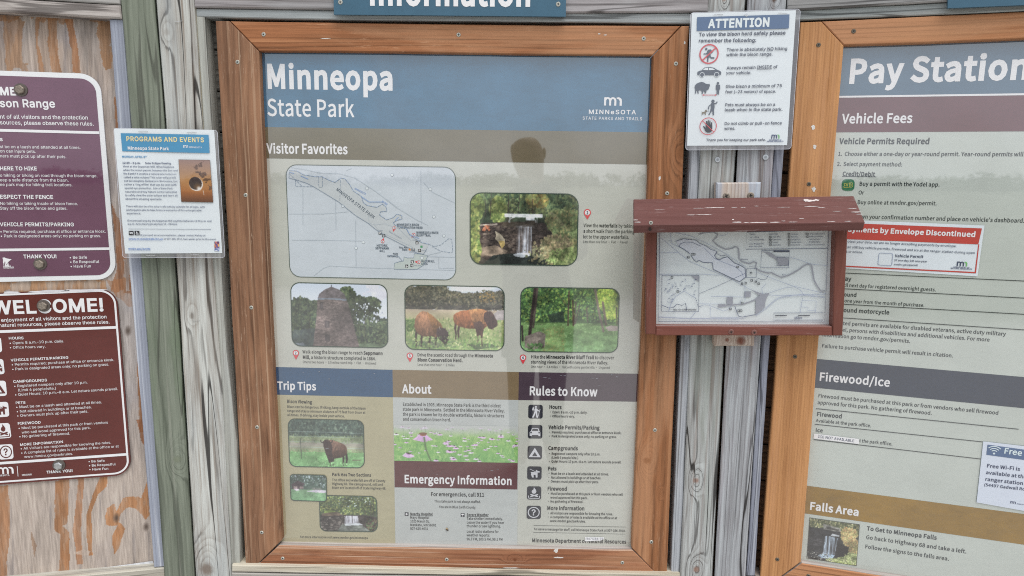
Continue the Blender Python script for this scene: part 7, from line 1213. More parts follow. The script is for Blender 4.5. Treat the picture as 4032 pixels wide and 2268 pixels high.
lettering(envp, PR, printed((84, 92, 116), GL), .0025, ('w', 'DEPARTMENT OF', W_(1512, 593), W_(1696, 600), dict(w=.04)), ('w', 'NATURAL RESOURCES', W_(1480, 605), W_(1724, 617), dict(w=.04)))
ice, icep = sheet('ice_label', 'narrow white label saying ice is not available on the firewood section', 'label', PR, [X(187, 1053), X(650, 1108), X(648, 1161), X(184, 1104)], .0018, (224, 232, 240), n=2, gloss=.3)
lettering(icep, PR, printed((56, 66, 92), .3), .0023, ('w', 'ICE NOT AVAILABLE', X(230, 1096), X(598, 1142), dict(font='grot', w=.0, k=.92)))
wf, wfp = sheet('wireless_notice', 'white and blue free wireless notice taped to the pay station board', 'notice', PR, [X(1914, 1134), N(4420, 1800), N(4390, 2076), Y_(2095, 696)], .002, (204, 212, 236))
band(wfp, PR, [X(1958, 1167), N(4380, 1818), N(4376, 1858), X(1946, 1270)], .0025, (52, 88, 132), 'title_band')
lettering(wfp, PR, printed((206, 220, 236), GL), .0029, ('w', 'Free Wi-Fi', Y_(2368, 197), Y_(2790, 255), dict(w=.05, k=.95)), name='heading_lettering')
lettering(wfp, PR, printed((58, 66, 92), GL), .0025, ('w', 'Free Wi-Fi is', Y_(2196, 340), Y_(2535, 376), dict(w=.035, k=1.0)), ('w', 'available at the', Y_(2188, 407), Y_(2602, 455), dict(w=.035, k=1.0)), ('w', 'ranger station', Y_(2180, 475), Y_(2567, 520), dict(w=.035, k=1.0)), ('w', '(54497 Gadwall Road)', Y_(2170, 530), Y_(2660, 585), dict(w=.03, k=1.0)))
mn_logo(wfp, PR, Y_(2436, 706), Y_(2492, 713), .0025, [printed((70, 78, 104), GL)]); lettering(wfp, PR, printed((84, 92, 116), GL), .0025, ('w', 'MINNESOTA', Y_(2502, 715), Y_(2590, 727), dict(w=.03)))
mb = MB(); c0 = PR.at(Y_(2272, 200), .0029)
for r0 in (.0058, .0104, .0150):
    vs = []
    for k in range(15):
        a = R(45 + 6.43 * k); vs += [c0 + PR.u * (r0 * math.cos(a)) + PR.v * (r0 * math.sin(a)), c0 + PR.u * ((r0 + .0018) * math.cos(a)) + PR.v * ((r0 + .0018) * math.sin(a))]
    mb.add(vs, [(2 * k, 2 * k + 1, 2 * k + 3, 2 * k + 2) for k in range(14)])
disc_face(mb, PR, circle_pts(PR, Y_(2272, 200), .0029, .0022, 14)); mb.make('wireless_symbol', printed((206, 220, 236), GL), wfp)

# ------------------------------------------------------------------ title plates above the boards
TEAL = (60, 96, 116)
def title_plate(name, label, pl, pts, o, words, p0, p1, screws, k):
    t = thing(name, label, 'sign', pl.at(pts[-1], o)); mb = MB(); plate(mb, pl, [pl.at(q, o) for q in pts], .008); p = mb.make('sign_plate', plain('teal_enamel', TEAL, .38, 0, .05, 30.), t)
    mb = MB(); write(mb, pl, words, p0, p1, o + .0006, k=k, w=.06); mb.make('heading_lettering', plain('white_vinyl', (226, 232, 242), .45, 0, .03), p)
    for q in screws: screw(p, pl, q, o + .0003, .005)
title_plate('information_sign', 'teal title plate with large white lettering over the middle board', PC, [N(1312, -190), N(2230, -180), F_(1033, 158), E(1001, 138)], .037, 'Information', E(1330, 41), F_(706, 52), [E(1063, 20), F_(961, 40)], .84)
title_plate('pay_sign', 'teal title plate cut by the edge of the view over the pay station board', PR, [N(3745, -190), N(4560, -220), N(4560, -2), H(1690, 78)], .037, 'Pay Here', N(3900, -30), N(4400, -55), [], .84)

# ------------------------------------------------------------------ rule signs on the plywood
def rule_sign(name, label, quad, o, face, border):
    t = thing(name, label, 'sign', PL.at(quad[3], o)); mb = MB(); plate(mb, PL, rounded(PL, quad, o, .040, 0, 10), .004, 0, 1)
    return t, mb.make('sign_plate', [face, border], t)
sg1, s1 = rule_sign('bison_rules_sign', 'upper maroon bison range rules sign with broad white border on plywood', [N(-420, 263.6), A(948, 704), B(1110, 1326), N(-385, 1119)], -.025, printed((222, 228, 240), .4, .02), plain('sign_edge', (200, 200, 204), .5))
Q1 = [N(-408, 283), A(903, 751), B(1058, 1286), N(-374, 1099)]
mb = MB(); disc_face(mb, PL, rounded(PL, Q1, -.0246, .030, 0, 10)); f1 = mb.make('sign_face', printed((104, 68, 88), .4, .08), s1)
LW = printed((226, 230, 242), .3, .02); so = -.0241
lt = lambda *j, par=f1, nm='lettering': lettering(par, PL, LW, so, *j, name=nm)
hv = lambda s, a, b, pre='', w=.05, k=.93: ('w', s, a, b, dict(font='grot', w=w, k=k, pre=pre))
lt(hv('ME', A(0, 902), A(158, 904), 'WELCO', .07), nm='heading_lettering'); lt(hv('son Range', A(0, 1017), A(527, 1022), 'to the Minneopa Bi', .04), nm='heading_lettering')
lt(hv('nt of all visitors and the protection', A(0, 1127), A(838, 1136), 'For the enjoyme', .02), hv('sources, please observe these rules.', A(0, 1182), A(893, 1194), 'of natural re', .02))
lt(('l', [N(-400, 503), A(944, 1262)], .0058), ('l', [N(-385, 989), B(1045, 1036)], .0058), ('l', [N(0, 516), A(944, 1262)], .0001))
lt(hv('S', A(2, 1341), A(27, 1341), 'PET', .06), hv('ESPECT THE FENCE', B(0, 560), B(507, 563), 'R', .045), hv('HERE TO HIKE', B(0, 290), B(353, 291), 'W', .045), hv('VEHICLE PERMITS/PARKING', B(0, 822), B(705, 823), '', .035), nm='heading_lettering')
lt(hv('st be on a leash and attended at all times.', B(0, 80), B(767, 88), '• Mu', .006), hv('on can injure pets.', B(0, 121), B(343, 126), '• Bis', .006), hv('ners must pick up after their pets.', B(0, 168), B(632, 176), '• Ow', .006),
   hv('o hiking or biking on road through the bison range.', B(0, 352), B(927, 357), '• N', .006), hv('eep a safe distance from the bison.', B(0, 396), B(653, 399), '• K', .006), hv('ee park map for hiking trail locations.', B(0, 440), B(689, 443), '• S', .006),
   hv('No hiking or biking inside of bison fence.', B(0, 619), B(741, 622), '• ', .006), hv('Stay off the bison fence and gates.', B(0, 665), B(641, 666), '• ', .006),
   hv('• Permits required; purchase at office or entrance kiosk.', B(0, 887), B(1006, 884), '', .006), hv('• Park in designated areas only; no parking on grass.', B(4, 929), B(961, 927), '', .006))
lt(hv('THANK YOU!', B(223, 1128), B(540, 1126), '', .05), hv('• Be Safe', B(660, 1133), B(829, 1131), '', .015), hv('• Be Respectful', B(664, 1175), B(942, 1171), '', .015), hv('• Have Fun', B(668, 1217), B(866, 1214), '', .015), hv('MNDNR', B(32, 1225), B(133, 1225), '', .015))
def state_outline(par, cr, x, y, w, h, back, o=so):
    sh = [(0, .02), (.28, .0), (.30, .06), (.55, .12), (.75, .16), (.98, .18), (.72, .36), (.62, .52), (.62, .66), (.82, .82), (.86, .96), (.10, .96), (.10, .62), (.04, .50), (.06, .3)]
    mb = MB(); v, f = fill([[((PL.at(cr(x + a * w, y + b * h), o) - PL.p).dot(PL.u), PL.at(cr(x + a * w, y + b * h), o).z) for a, b in sh]]); mb.add([PL.p + PL.u * a + PL.v * b + PL.n * o for a, b in v], f, 0)
    ribbon(mb, PL, [cr(x + a * w, y + b * h) for a, b in ((.16, .9), (.26, .45), (.44, .80), (.60, .45), (.72, .9))], o + .0003, w / 2.415 * .00056 * .09, 1); mb.make('department_logo', [LW, back], par)
state_outline(f1, B, 24, 1120, 90, 90, printed((104, 68, 88), .4, .08))
for q in (A(199, 855), B(384, 1181)): hexbolt(s1, PL, q, -.0244)
BRN = printed((90, 34, 28), .25, .10)
sg2, s2 = rule_sign('welcome_sign', 'lower brown welcome sign with thin white inner line on plywood', [N(-350, 1167), C_(1107, 85), D(1252, 486), N(-320, 1932)], -.024, BRN, plain('brown_edge', (86, 44, 40), .5))
so = -.0235; Q2_ = [N(-340, 1171), C_(1093, 95), D(1234, 472), N(-310, 1924)]; mb = MB(); ring_face(mb, rounded(PL, Q2_, so, .034, 0, 10), rounded(PL, Q2_, so, .034, .0042, 10)); mb.make('white_line', LW, s2)
lt2 = lambda *j, nm='lettering': lettering(s2, PL, LW, so, *j, name=nm)
av = lambda s, a, b, pre='', w=.03, k=.98: ('w', s, a, b, dict(font='grot', w=w, k=k, pre=pre))
lt2(av('ELCOME!', C_(124, 325), C_(992, 299), 'W', .055, 1.0), nm='heading_lettering')
lt2(av('enjoyment of all visitors and the protection', C_(10, 404), C_(1015, 370), 'For the ', .02), av('natural resources, please observe these rules.', C_(-10, 453), C_(1043, 419), 'of ', .02))
lt2(('l', [N(-335, 1318), C_(1118, 456)], .0062), ('l', [N(-312, 1846), D(1208, 292)], .0062))
for s, a, b in (('HOURS', C_(82, 571), C_(225, 569)), ('VEHICLE PERMITS/PARKING', C_(103, 780), C_(651, 753)), ('CAMPGROUNDS', C_(125, 984), C_(448, 969)), ('PETS', C_(148, 1185), C_(243, 1182)), ('FIREWOOD', C_(168, 1382), C_(388, 1370)), ('MORE INFORMATION', D(190, 212), D(602, 183))): lt2(av(s, a, b, '', .035, 1.05), nm='heading_lettering')
lt2(av('• Open: 8 a.m.–10 p.m. daily.', C_(88, 618), C_(610, 598), '', .002), av('• Office hours vary.', C_(91, 660), C_(434, 650), '', .002), av('• Permits required; purchase at office or entrance kiosk.', C_(108, 823), C_(1086, 776), '', .002), av('• Park in designated areas only; no parking on grass.', C_(113, 866), C_(1038, 819), '', .002),
    av('• Registered campers only after 10 p.m.', C_(132, 1027), C_(833, 990), '', .002), av('(Limit 6 people/site.)', C_(169, 1066), C_(535, 1046), '', .002), av('• Quiet Hours: 10 p.m.–8 a.m. Let nature sounds prevail.', C_(140, 1109), C_(1124, 1052), '', .002),
    av('• Must be on a leash and attended at all times.', C_(151, 1227), C_(968, 1178), '', .002), av('• Not allowed in buildings or at beaches.', C_(156, 1269), C_(872, 1225), '', .002), av('• Owners must pick up after their pets.', C_(160, 1309), C_(840, 1266), '', .002),
    av('• Must be purchased at this park or from vendors', C_(173, 1427), C_(1027, 1371), '', .002), av('who sell wood approved for this park.', D(206, 95), D(863, 50), '', .002), av('• No gathering of firewood.', D(180, 135), D(667, 104), '', .002),
    av('• All visitors are responsible for knowing the rules.', D(193, 250), D(1058, 190), '', .002), av('• A complete list of rules is available at the office or at', D(198, 290), D(1129, 225), '', .002), av('www.mndnr.gov/parkrules.', D(230, 327), D(694, 297), '', .002))
lt2(av('THANK YOU!', D(443, 474), D(692, 458), '', .06), av('• Be Safe', D(839, 371), D(995, 363), '', .015), av('• Be Respectful', D(843, 410), D(1099, 395), '', .015), av('• Have Fun', D(846, 447), D(1031, 438), '', .015), av('MNDNR', D(208, 497), D(302, 491), '', .02), ('l', [D(163, 402), D(172, 502)], .0012), av('MINNESOTA', D(-60, 504), D(90, 497), '', .02))
mn_logo(s2, PL, D(-20, 482), D(132, 474), so, [LW]); state_outline(s2, D, 203, 400, 88, 80, BRN)
for cr, q, sh in ((C_, ((-130, 556), (8, 548), (22, 692), (-116, 704)), HIKER), (C_, ((-108, 762), (30, 755), (46, 900), (-92, 908)), CAR), (C_, ((-86, 968), (54, 962), (67, 1106), (-74, 1114)), TENT), (C_, ((-62, 1170), (76, 1163), (90, 1304), (-50, 1314)), DOG), (C_, ((-45, 1372), (90, 1364), (110, 1506), (-26, 1516)), FIRE), (D, ((-20, 202), (118, 193), (131, 334), (-8, 344)), QUES)):
    tile(s2, PL, [cr(*p) for p in q], .006, so, LW, BRN, sh)
hexbolt(s2, PL, C_(415, 250), -.0236); hexbolt(s2, PL, D(562, 394), -.0236, mat=plain('bright_bolt', (176, 178, 178), .35, .8, .2, 200.))
chips(s2, PL, [(C_(100, 125), .022, .003), (C_(480, 113), .045, .0035), (C_(800, 105), .05, .004)], -.0233, 'peeled_edge', plain('bare_metal', (206, 204, 206), .5, 0, .15), seed=3)

# ------------------------------------------------------------------ laminated notices
n = NT('clear_laminate'); tr = n.node('ShaderNodeBsdfTransparent'); gl = n.node('ShaderNodeBsdfGlossy'); gl.inputs['Roughness'].default_value = .06; df = n.node('ShaderNodeBsdfDiffuse'); df.inputs[0].default_value = (.75, .76, .82, 1)
m1 = n.node('ShaderNodeMixShader'); m1.inputs[0].default_value = .22; n.t.links.new(tr.outputs[0], m1.inputs[1]); n.t.links.new(df.outputs[0], m1.inputs[2])
m2 = n.node('ShaderNodeMixShader'); m2.inputs[0].default_value = .09; n.t.links.new(m1.outputs[0], m2.inputs[1]); n.t.links.new(gl.outputs[0], m2.inputs[2]); n.t.links.new(m2.outputs[0], n.out.inputs[0]); CLEAR = n.m
RIM = plain('laminate_rim', (206, 208, 216), .3)
def laminated(name, label, pl, paper, film, o, group):
    t, p = sheet(name, label, 'notice', pl, paper, o, lift=.0012, group=group, gloss=.5); mb = MB(); W = rounded(pl, film, o - .0012, .007, 0, 6); disc_face(mb, pl, W, 0)
    ring_face(mb, [q + pl.n * .0004 for q in W], [q + pl.n * .0004 for q in rounded(pl, film, o - .0012, .007, .0007, 6)], 1); mb.make('laminate_pouch', [CLEAR, RIM], t); return t, p
at_t, at_p = laminated('attention_notice', 'laminated white attention notice with bison safety pictograms above the map box', PB, [G(300, 125), G(1290, 97), G(1205, 1380), G(255, 1385)], [G(286, 119), G(1334, 84), G(1244, 1418), G(238, 1428)], .047, 'laminated notices')
ao = .0486; GT = printed((66, 72, 88), .5); GD = printed((84, 92, 104), .5); RD = printed((196, 76, 84), .5)
band(at_p, PB, [G(350, 163), G(1228, 137), G(1221, 270), G(346, 293)], ao, (74, 100, 134), 'title_band', gloss=.5)
lettering(at_p, PB, printed((214, 224, 240), .5), ao + .0004, ('w', 'ATTENTION', G(455, 264), G(1040, 249), dict(font='grot', w=.075, k=.86)), name='heading_lettering')
gt = lambda s, a, b, w=.03: ('w', s, G(*a), G(*b), dict(font='grot', w=w, k=1.0))
lettering(at_p, PB, GT, ao, gt('To view the bison herd safely please', (366, 345), (1190, 327), .04), gt('remember the following:', (364, 403), (912, 398), .04), gt('There is absolutely NO hiking', (630, 487), (1207, 475)), gt('within the bison range.', (627, 535), (1068, 527)), gt('Always remain INSIDE of', (630, 660), (1112, 648)), gt('your vehicle.', (625, 706), (866, 704)),
          gt('Give bison a minimum of 75', (621, 836), (1158, 828)), gt('feet (~23 meters) of space.', (618, 886), (1100, 880)), gt('Pets must always be on a', (615, 1010), (1092, 1006)), gt('leash when in the state park.', (612, 1058), (1162, 1052)), gt('Do not climb or pull-on fence', (609, 1187), (1155, 1182)), gt('wires.', (607, 1234), (713, 1232)), gt('Thank you for keeping our park safe.', (436, 1341), (1003, 1340)),
          ('l', [G(1010, 484), G(1073, 482)], .0007), ('l', [G(920, 659), G(1062, 656)], .0007))
mn_logo(at_p, PB, G(1055, 1318), G(1132, 1318), ao, [printed((40, 54, 96), .5), printed((96, 170, 92), .5)])
lettering(at_p, PB, printed((70, 84, 120), .5), ao, ('w', 'DEPARTMENT OF', G(1032, 1337), G(1150, 1336), dict(w=.05)), ('w', 'NATURAL RESOURCES', G(1012, 1350), G(1170, 1349), dict(w=.05)))
def mark(par, pl, o, mats, *shapes, name='pictogram'):
    mb = MB()
    for s in shapes:
        if s[0] == 'p': fillpoly(mb, pl, s[2], o + .0002 * (s[3] if len(s) > 3 else 0), s[1])
        elif s[0] == 'c': disc_face(mb, pl, circle_pts(pl, s[2], o + .0002 * (s[4] if len(s) > 4 else 0), s[3], 18), s[1])
        elif s[0] == 'o': ring_face(mb, circle_pts(pl, s[2], o + .0004, s[3], 36, s[5] if len(s) > 5 else 1), circle_pts(pl, s[2], o + .0004, s[4], 36, s[5] if len(s) > 5 else 1), s[1])
        elif s[0] == 'l': ribbon(mb, pl, s[2], o + .0002 * (s[4] if len(s) > 4 else 0), s[3], s[1])
    return mb.make(name, mats, par)
g = lambda *p: [G(*q) for q in p]
mark(at_p, PB, ao, [GD, RD], ('c', 0, G(437, 466), .0024), ('p', 0, g((452, 472), (480, 470), (500, 494), (488, 508), (470, 492), (478, 520), (482, 545), (440, 545), (448, 512))), ('l', 0, g((455, 480), (440, 512), (412, 512)), .0024), ('l', 0, g((470, 535), (484, 550), (514, 550)), .0030), ('l', 0, g((460, 530), (452, 555), (450, 586)), .0028), ('o', 1, G(463, 513), .0205, .0178, .98), ('l', 1, g((395, 578), (532, 450)), .0026, 3))
mark(at_p, PB, ao, [GD, printed(PAPER, .5, .03)], ('p', 0, g((352, 700), (354, 682), (392, 668), (420, 642), (470, 637), (510, 644), (538, 662), (572, 676), (579, 692), (576, 710), (552, 712), (380, 714), (355, 712))), ('p', 1, g((404, 664), (424, 648), (455, 644), (455, 667)), 1), ('p', 1, g((462, 644), (500, 650), (522, 664), (462, 667)), 1), ('c', 0, G(436, 654), .0019, 2), ('c', 0, G(484, 654), .0019, 2), ('c', 1, G(397, 711), .0052, 1), ('c', 1, G(536, 709), .0052, 1), ('c', 0, G(397, 711), .0042, 2), ('c', 0, G(536, 709), .0042, 2))
mark(at_p, PB, ao, [GD, RD], ('p', 0, g((326, 830), (330, 812), (345, 795), (370, 784), (395, 778), (415, 784), (432, 796), (455, 800), (466, 796), (472, 812), (462, 838), (456, 852), (440, 856), (436, 880), (424, 892), (420, 870), (408, 866), (404, 890), (394, 892), (392, 862), (370, 856), (362, 870), (366, 890), (356, 890), (348, 862), (338, 858), (340, 888), (330, 890), (332, 850))), ('c', 0, G(548, 791), .0026),
     ('p', 0, g((528, 806), (568, 806), (568, 850), (560, 852), (558, 898), (550, 900), (547, 860), (544, 898), (535, 900), (536, 852), (528, 850))), ('l', 1, g((404, 903), (530, 903)), .0013), ('p', 1, g((398, 903), (412, 894), (412, 912))), ('p', 1, g((537, 903), (522, 894), (522, 912))))
mark(at_p, PB, ao, [GD, printed((120, 112, 96), .5)], ('c', 0, G(501, 962), .0034), ('l', 0, g((510, 985), (532, 982), (541, 966)), .0024), ('p', 0, g((484, 980), (512, 980), (516, 1020), (510, 1050), (512, 1094), (500, 1094), (494, 1050), (478, 1072), (468, 1094), (456, 1090), (474, 1060), (482, 1020))), ('l', 0, g((486, 990), (462, 1010), (458, 1036)), .0020), ('l', 0, g((458, 1036), (462, 1062), (436, 1062)), .0006), ('p', 1, g((390, 1058), (400, 1066), (424, 1060), (428, 1046), (436, 1040), (448, 1058), (432, 1066), (434, 1094), (428, 1094), (424, 1078), (402, 1078), (400, 1094), (393, 1094), (396, 1072))))
mark(at_p, PB, ao, [printed((44, 46, 54), .5), RD], ('p', 0, g((432, 1250), (424, 1232), (406, 1204), (408, 1198), (420, 1202), (432, 1218), (434, 1152), (440, 1148), (445, 1154), (447, 1196), (450, 1146), (456, 1140), (461, 1146), (462, 1194), (467, 1148), (473, 1143), (477, 1150), (477, 1198), (484, 1164), (490, 1160), (494, 1168), (494, 1220), (490, 1246), (476, 1258), (450, 1260))), ('o', 1, G(455, 1200), .0185, .0170, .98), ('l', 1, g((400, 1147), (508, 1254)), .0016, 3))
for q, tl in ((G(553, 138), .02), (G(1165, 126), -.12), (G(487, 1414), 0), (G(1040, 1407), .02)): staple(at_t, PB, q, .0475, .009, tl)
mb = MB(); disc_face(mb, PB, circle_pts(PB, G(820, 137), .0492, .004, 18), 0); disc_face(mb, PB, circle_pts(PB, G(820, 137), .0500, .0022, 14), 1); mb.make('thumbtack', [plain('clear_tack', (214, 220, 232), .2), plain('tack_pin', (190, 194, 200), .3, .5)], at_t)

pr_t, pr_p = laminated('programs_notice', 'laminated programs and events notice with eclipse picture stapled to the grey posts', PQ, [A(1083, 1222), A(2037, 1236), B(2113, 1078), B(1189, 1083)], [A(1079, 1217), A(2068, 1236), B(2142, 1122), B(1166, 1124)], .040, 'laminated notices')
po = .0416
band(pr_p, PQ, [A(1147, 1266), A(1983, 1282), B(1993, 127), B(1163, 110)], po, (40, 130, 172), 'title_band', gloss=.6)
lettering(pr_p, PQ, printed((232, 206, 150), .5), po + .0004, ('w', 'PROGRAMS AND EVENTS', A(1200, 1340), A(1943, 1351), dict(font='grot', w=.05, k=.92, track=.06)), name='heading_lettering')
lettering(pr_p, PQ, printed((224, 232, 242), .5), po + .0004, ('w', 'Minneopa State Park', A(1213, 1422), A(1606, 1428), dict(w=.045, k=.95)), ('w', 'MINNESOTA', A(1800, 1407), A(1921, 1409), dict(font='grot', w=.02, track=.1)), name='heading_lettering')
mn_logo(pr_p, PQ, A(1743, 1405), A(1790, 1406), po + .0004, [printed((224, 232, 242), .5)])
pb = lambda s, a, b, w=.012, k=1.02: ('w', s, B(*a), B(*b), dict(w=w, k=k))
lettering(pr_p, PQ, printed((56, 130, 176), .5), po, pb('MONDAY, APRIL 8', (1160, 170), (1378, 172), .045), pb('th', (1380, 164), (1396, 164), .03))
PT = printed((72, 82, 110), .5)
lettering(pr_p, PQ, PT, po, pb('12:30 – 3 p.m.', (1163, 229), (1338, 231), .045), pb('Solar Eclipse Viewing', (1379, 231), (1624, 233), .045),
    *[pb(s, (1168 + 2.65 * i, 263 + 34.2 * i), (x1, 268 + 34.0 * i)) for i, (s, x1) in enumerate((('Meet at the Seppman Mill. What happens', 1655), ('when the moon passes between the Sun and', 1690), ('the Earth? It creates a natural phenomenon', 1678), ('called a solar eclipse! This solar eclipse will', 1671), ('not be complete darkness in Minnesota, but', 1688), ("rather a 'ring of fire' that can be seen with", 1679), ('special eye protection. Join a State Park', 1642), ('naturalist and Ney Nature Center naturalist', 1683), ('to safely view the solar eclipse and learn all', 1689), ('about this amazing spectacle.', 1542)))],
    pb('There will also be a fun solar craft activity suitable for all ages, with', (1198, 641), (1948, 648)), pb('participants able to take home a memento of this unforgettable', (1201, 676), (1916, 681)), pb('experience.', (1204, 709), (1341, 709)), pb('If interested stop by the Seppman Mill anytime between 12:30 p.m. and', (1209, 778), (2011, 782)), pb('3 p.m. Activities typically last 10 - 20mins.', (1212, 810), (1690, 811)),
    ('l', [B(1220, 849), B(2006, 853)], .0007), pb('If you need an accommodation, please contact Kelsey at', (1334, 915), (1953, 919)), pb('or 507-386-3915, two weeks prior to the event.', (1555, 951), (2058, 955)))
lettering(pr_p, PQ, printed((70, 112, 176), .5), po, pb('kelsey.m.moe@state.mn.us', (1223, 950), (1547, 951)), ('l', [B(1223, 954), B(1547, 955)], .0006), pb('mndnr.gov/events', (1220, 1044), (1429, 1045), .03), ('l', [B(1220, 1049), B(1429, 1050)], .0007))
picture('eclipse_photograph', pr_p, PQ, [B(1697, 188), B(1996, 193), B(2027, 597), B(1724, 590)], po, paint_eclipse(), 0, (90, 70, 60), edge_w=.0007, gloss=.5)
for q in (((1223, 867), (1270, 868), (1272, 908), (1225, 907)), ((1279, 867), (1325, 868), (1327, 908), (1281, 907))):
    tile(pr_p, PQ, [B(*p) for p in q], .001, po, printed((44, 44, 52), .5), printed((216, 220, 232), .5), [('o', .5, .62, .24, .15), ('l', .12, (.42, .18), (.42, .5), (.66, .5), (.74, .8))] if q[0][0] > 1250 else [('c', .36, .5, .2, .16), ('c', .64, .46, .2, .16), ('l', .1, (.3, .36), (.2, .25)), ('l', .1, (.7, .6), (.82, .72))])
cv = Canvas(18, 36, (206, 200, 220)); cv.dabs(60, (0, .05, 1, .62), [(206, 96, 70), (70, 96, 150), (110, 70, 110), (220, 160, 80)], (.12, .3), 4); cv.dabs(30, (0, .68, 1, 1), [(90, 110, 160), (200, 206, 226)], (.06, .16), 5)
picture('fund_emblem', pr_p, PQ, [B(2038, 968), B(2083, 968), B(2086, 1060), B(2040, 1060)], po, cv, 0, None, gloss=.5)
for q, tl in ((A(1361, 1247), 0), (A(1822, 1259), .06), (B(1433, 1101), 0), (B(1853, 1094), 0)): staple(pr_t, PQ, q, .0408, .0095, tl)
for q, pl, tl, w in ((A(1700, 205), PC, .15, 'bent loose staple high on the pale grey post'), (C_(1866, 388), PC, .03, 'single staple left in the pale grey post below the notice')):
    t = thing('loose_staple', w, 'staple', pl.at(q, .026), 'staples left in the post'); staple(t, pl, q, .0268, .0085, tl, 'wire')
for q, pl, w in ((ZE(725, 268), PC, 'clear thumbtack in the grey post under the attention notice beside the crack'), (ZE(1462, 230), PR, 'clear thumbtack in the grey post under the attention notice by its lower staple')):
    t = thing('thumbtack', w, 'thumbtack', pl.at(q, .027), 'thumbtacks in the posts'); mb = MB(); a = circle_pts(pl, q, .0275, .0062, 20); b = circle_pts(pl, q, .0295, .0058, 20); c = circle_pts(pl, q, .0300, .0030, 20)
    mb.add(a + b + c, [(k, (k + 1) % 20, 20 + (k + 1) % 20, 20 + k) for k in range(20)] + [(20 + k, 20 + (k + 1) % 20, 40 + (k + 1) % 20, 40 + k) for k in range(20)]); disc_face(mb, pl, c, 1); mb.make('head', [plain('milky_tack', (186, 192, 196), .25), plain('tack_centre', (150, 156, 160), .3)], t)

# ------------------------------------------------------------------ roofed map box on the post
BRW = dict(light=(118, 76, 66), dark=(94, 58, 50), F=60, A=6, ring=.25, fiber=.35, rough=.5, bump=.25)
box = thing('map_box', 'small brown roofed wooden map box screwed to the grey posts', 'map box', PB.at(S(900, 1350), .03))
w_box = wood('brown_paint_a', seed=2.2, scuff=.25, scuff_col=(196, 180, 176), **BRW); w_roof = wood('brown_paint_b', seed=5.1, scuff=.35, scuff_col=(206, 196, 194), **{**BRW, 'light': (112, 78, 74), 'dark': (90, 60, 56)})
w_low = wood('brown_paint_c', seed=7.4, scuff=.3, scuff_col=(190, 176, 172), **{**BRW, 'light': (126, 80, 70), 'dark': (106, 64, 56)}); WORN = wood('brown_paint_worn', (160, 132, 126), (124, 88, 82), F=40, A=5, seed=3.9, streak=(214, 208, 208), streak_amt=.9)
blk = board('mounting_block', PB, [S(748, 78), S(1101, 75), S(1078, 620), S(1046, 1374), S(728, 1374), S(738, 620)], .064, .036, wood('block_wood', (204, 194, 182), (152, 130, 114), F=95, A=7, ring=.55, seed=6.6, stain=(176, 190, 204), stain_amt=.85, knots=[kn(PB, S(938, 1332), .013, 1.1, .064), kn(PB, S(832, 1325), .006, .9, .064)], knot_col=(112, 58, 38)), box, seed=6.07, bev=.003)
for q in (S(825, 186), S(1018, 182)): screw(blk, PB, q, .0644, .0075, RUST)
board('back_board', PB, [S(240, 420), S(1735, 400), S(1700, 1255), S(230, 1250)], .074, .012, w_box, box, seed=6.2)
board('side_board', PB, [S(192, 440), S(274, 440), S(266, 1283), S(186, 1281)], .108, .046, w_box, box, seed=6.31)
board('side_board', PB, [S(1691, 425), S(1789, 425), S(1746, 1291), S(1667, 1293)], .108, .046, w_box, box, seed=6.57)
lowb = board('bottom_board', PB, [S(268.5, 1217), S(1664, 1221), S(1664, 1292), S(267, 1291)], .108, .040, w_low, box, 'h', side=WORN, seed=6.83)
for q in (S(863, 1262), S(1047, 1266)): screw(lowb, PB, q, .1084, .0062, plain('painted_screw', (122, 84, 76), .5))
# sloping roof board with its cut ends
bl, br, fr_, fl_ = PB.at(S(88, 209), .074), PB.at(S(1836, 182), .074), PB.at(S(1926, 392), .168), PB.at(S(90, 416), .168)
nb = (fl_ - bl).cross(br - bl).normalized(); nb = nb if nb.z > 0 else -nb; dn = Vector((0, 0, -1)) * .0 + (-nb) * .020
mb = MB(); ns = 28; top, low_ = [], []
for (p, q, k) in ((bl, br, 0), (fl_, fr_, 1)):
    for i in range(ns + 1):
        t = i / ns; top.append(p.lerp(q, t) + nb * random.uniform(-.0003, .0003))
a = ns + 1; vs = top + [p + dn for p in top]; ln = (br - bl).length
gs = [(i / ns * ln, (0 if j == 0 else .10) , .3) for j in range(2) for i in range(a)] + [(i / ns * ln, (-.02 if j == 0 else .12), .3) for j in range(2) for i in range(a)]
fs = [(i, i + 1, a + i + 1, a + i) for i in range(ns)] + [(2 * a + i, 3 * a + i, 3 * a + i + 1, 2 * a + i + 1) for i in range(ns)] + [(a + i, a + i + 1, 3 * a + i + 1, 3 * a + i) for i in range(ns)] + [(i + 1, i, 2 * a + i, 2 * a + i + 1) for i in range(ns)] + [(0, a, 3 * a, 2 * a), (ns, 2 * a + ns, 3 * a + ns, a + ns)]
mb.add(vs, fs, 0, gs); roof = mb.make('roof_board', w_roof, box); md = roof.modifiers.new('edge', 'BEVEL'); md.width = .0022; md.segments = 2; md.limit_method = 'ANGLE'
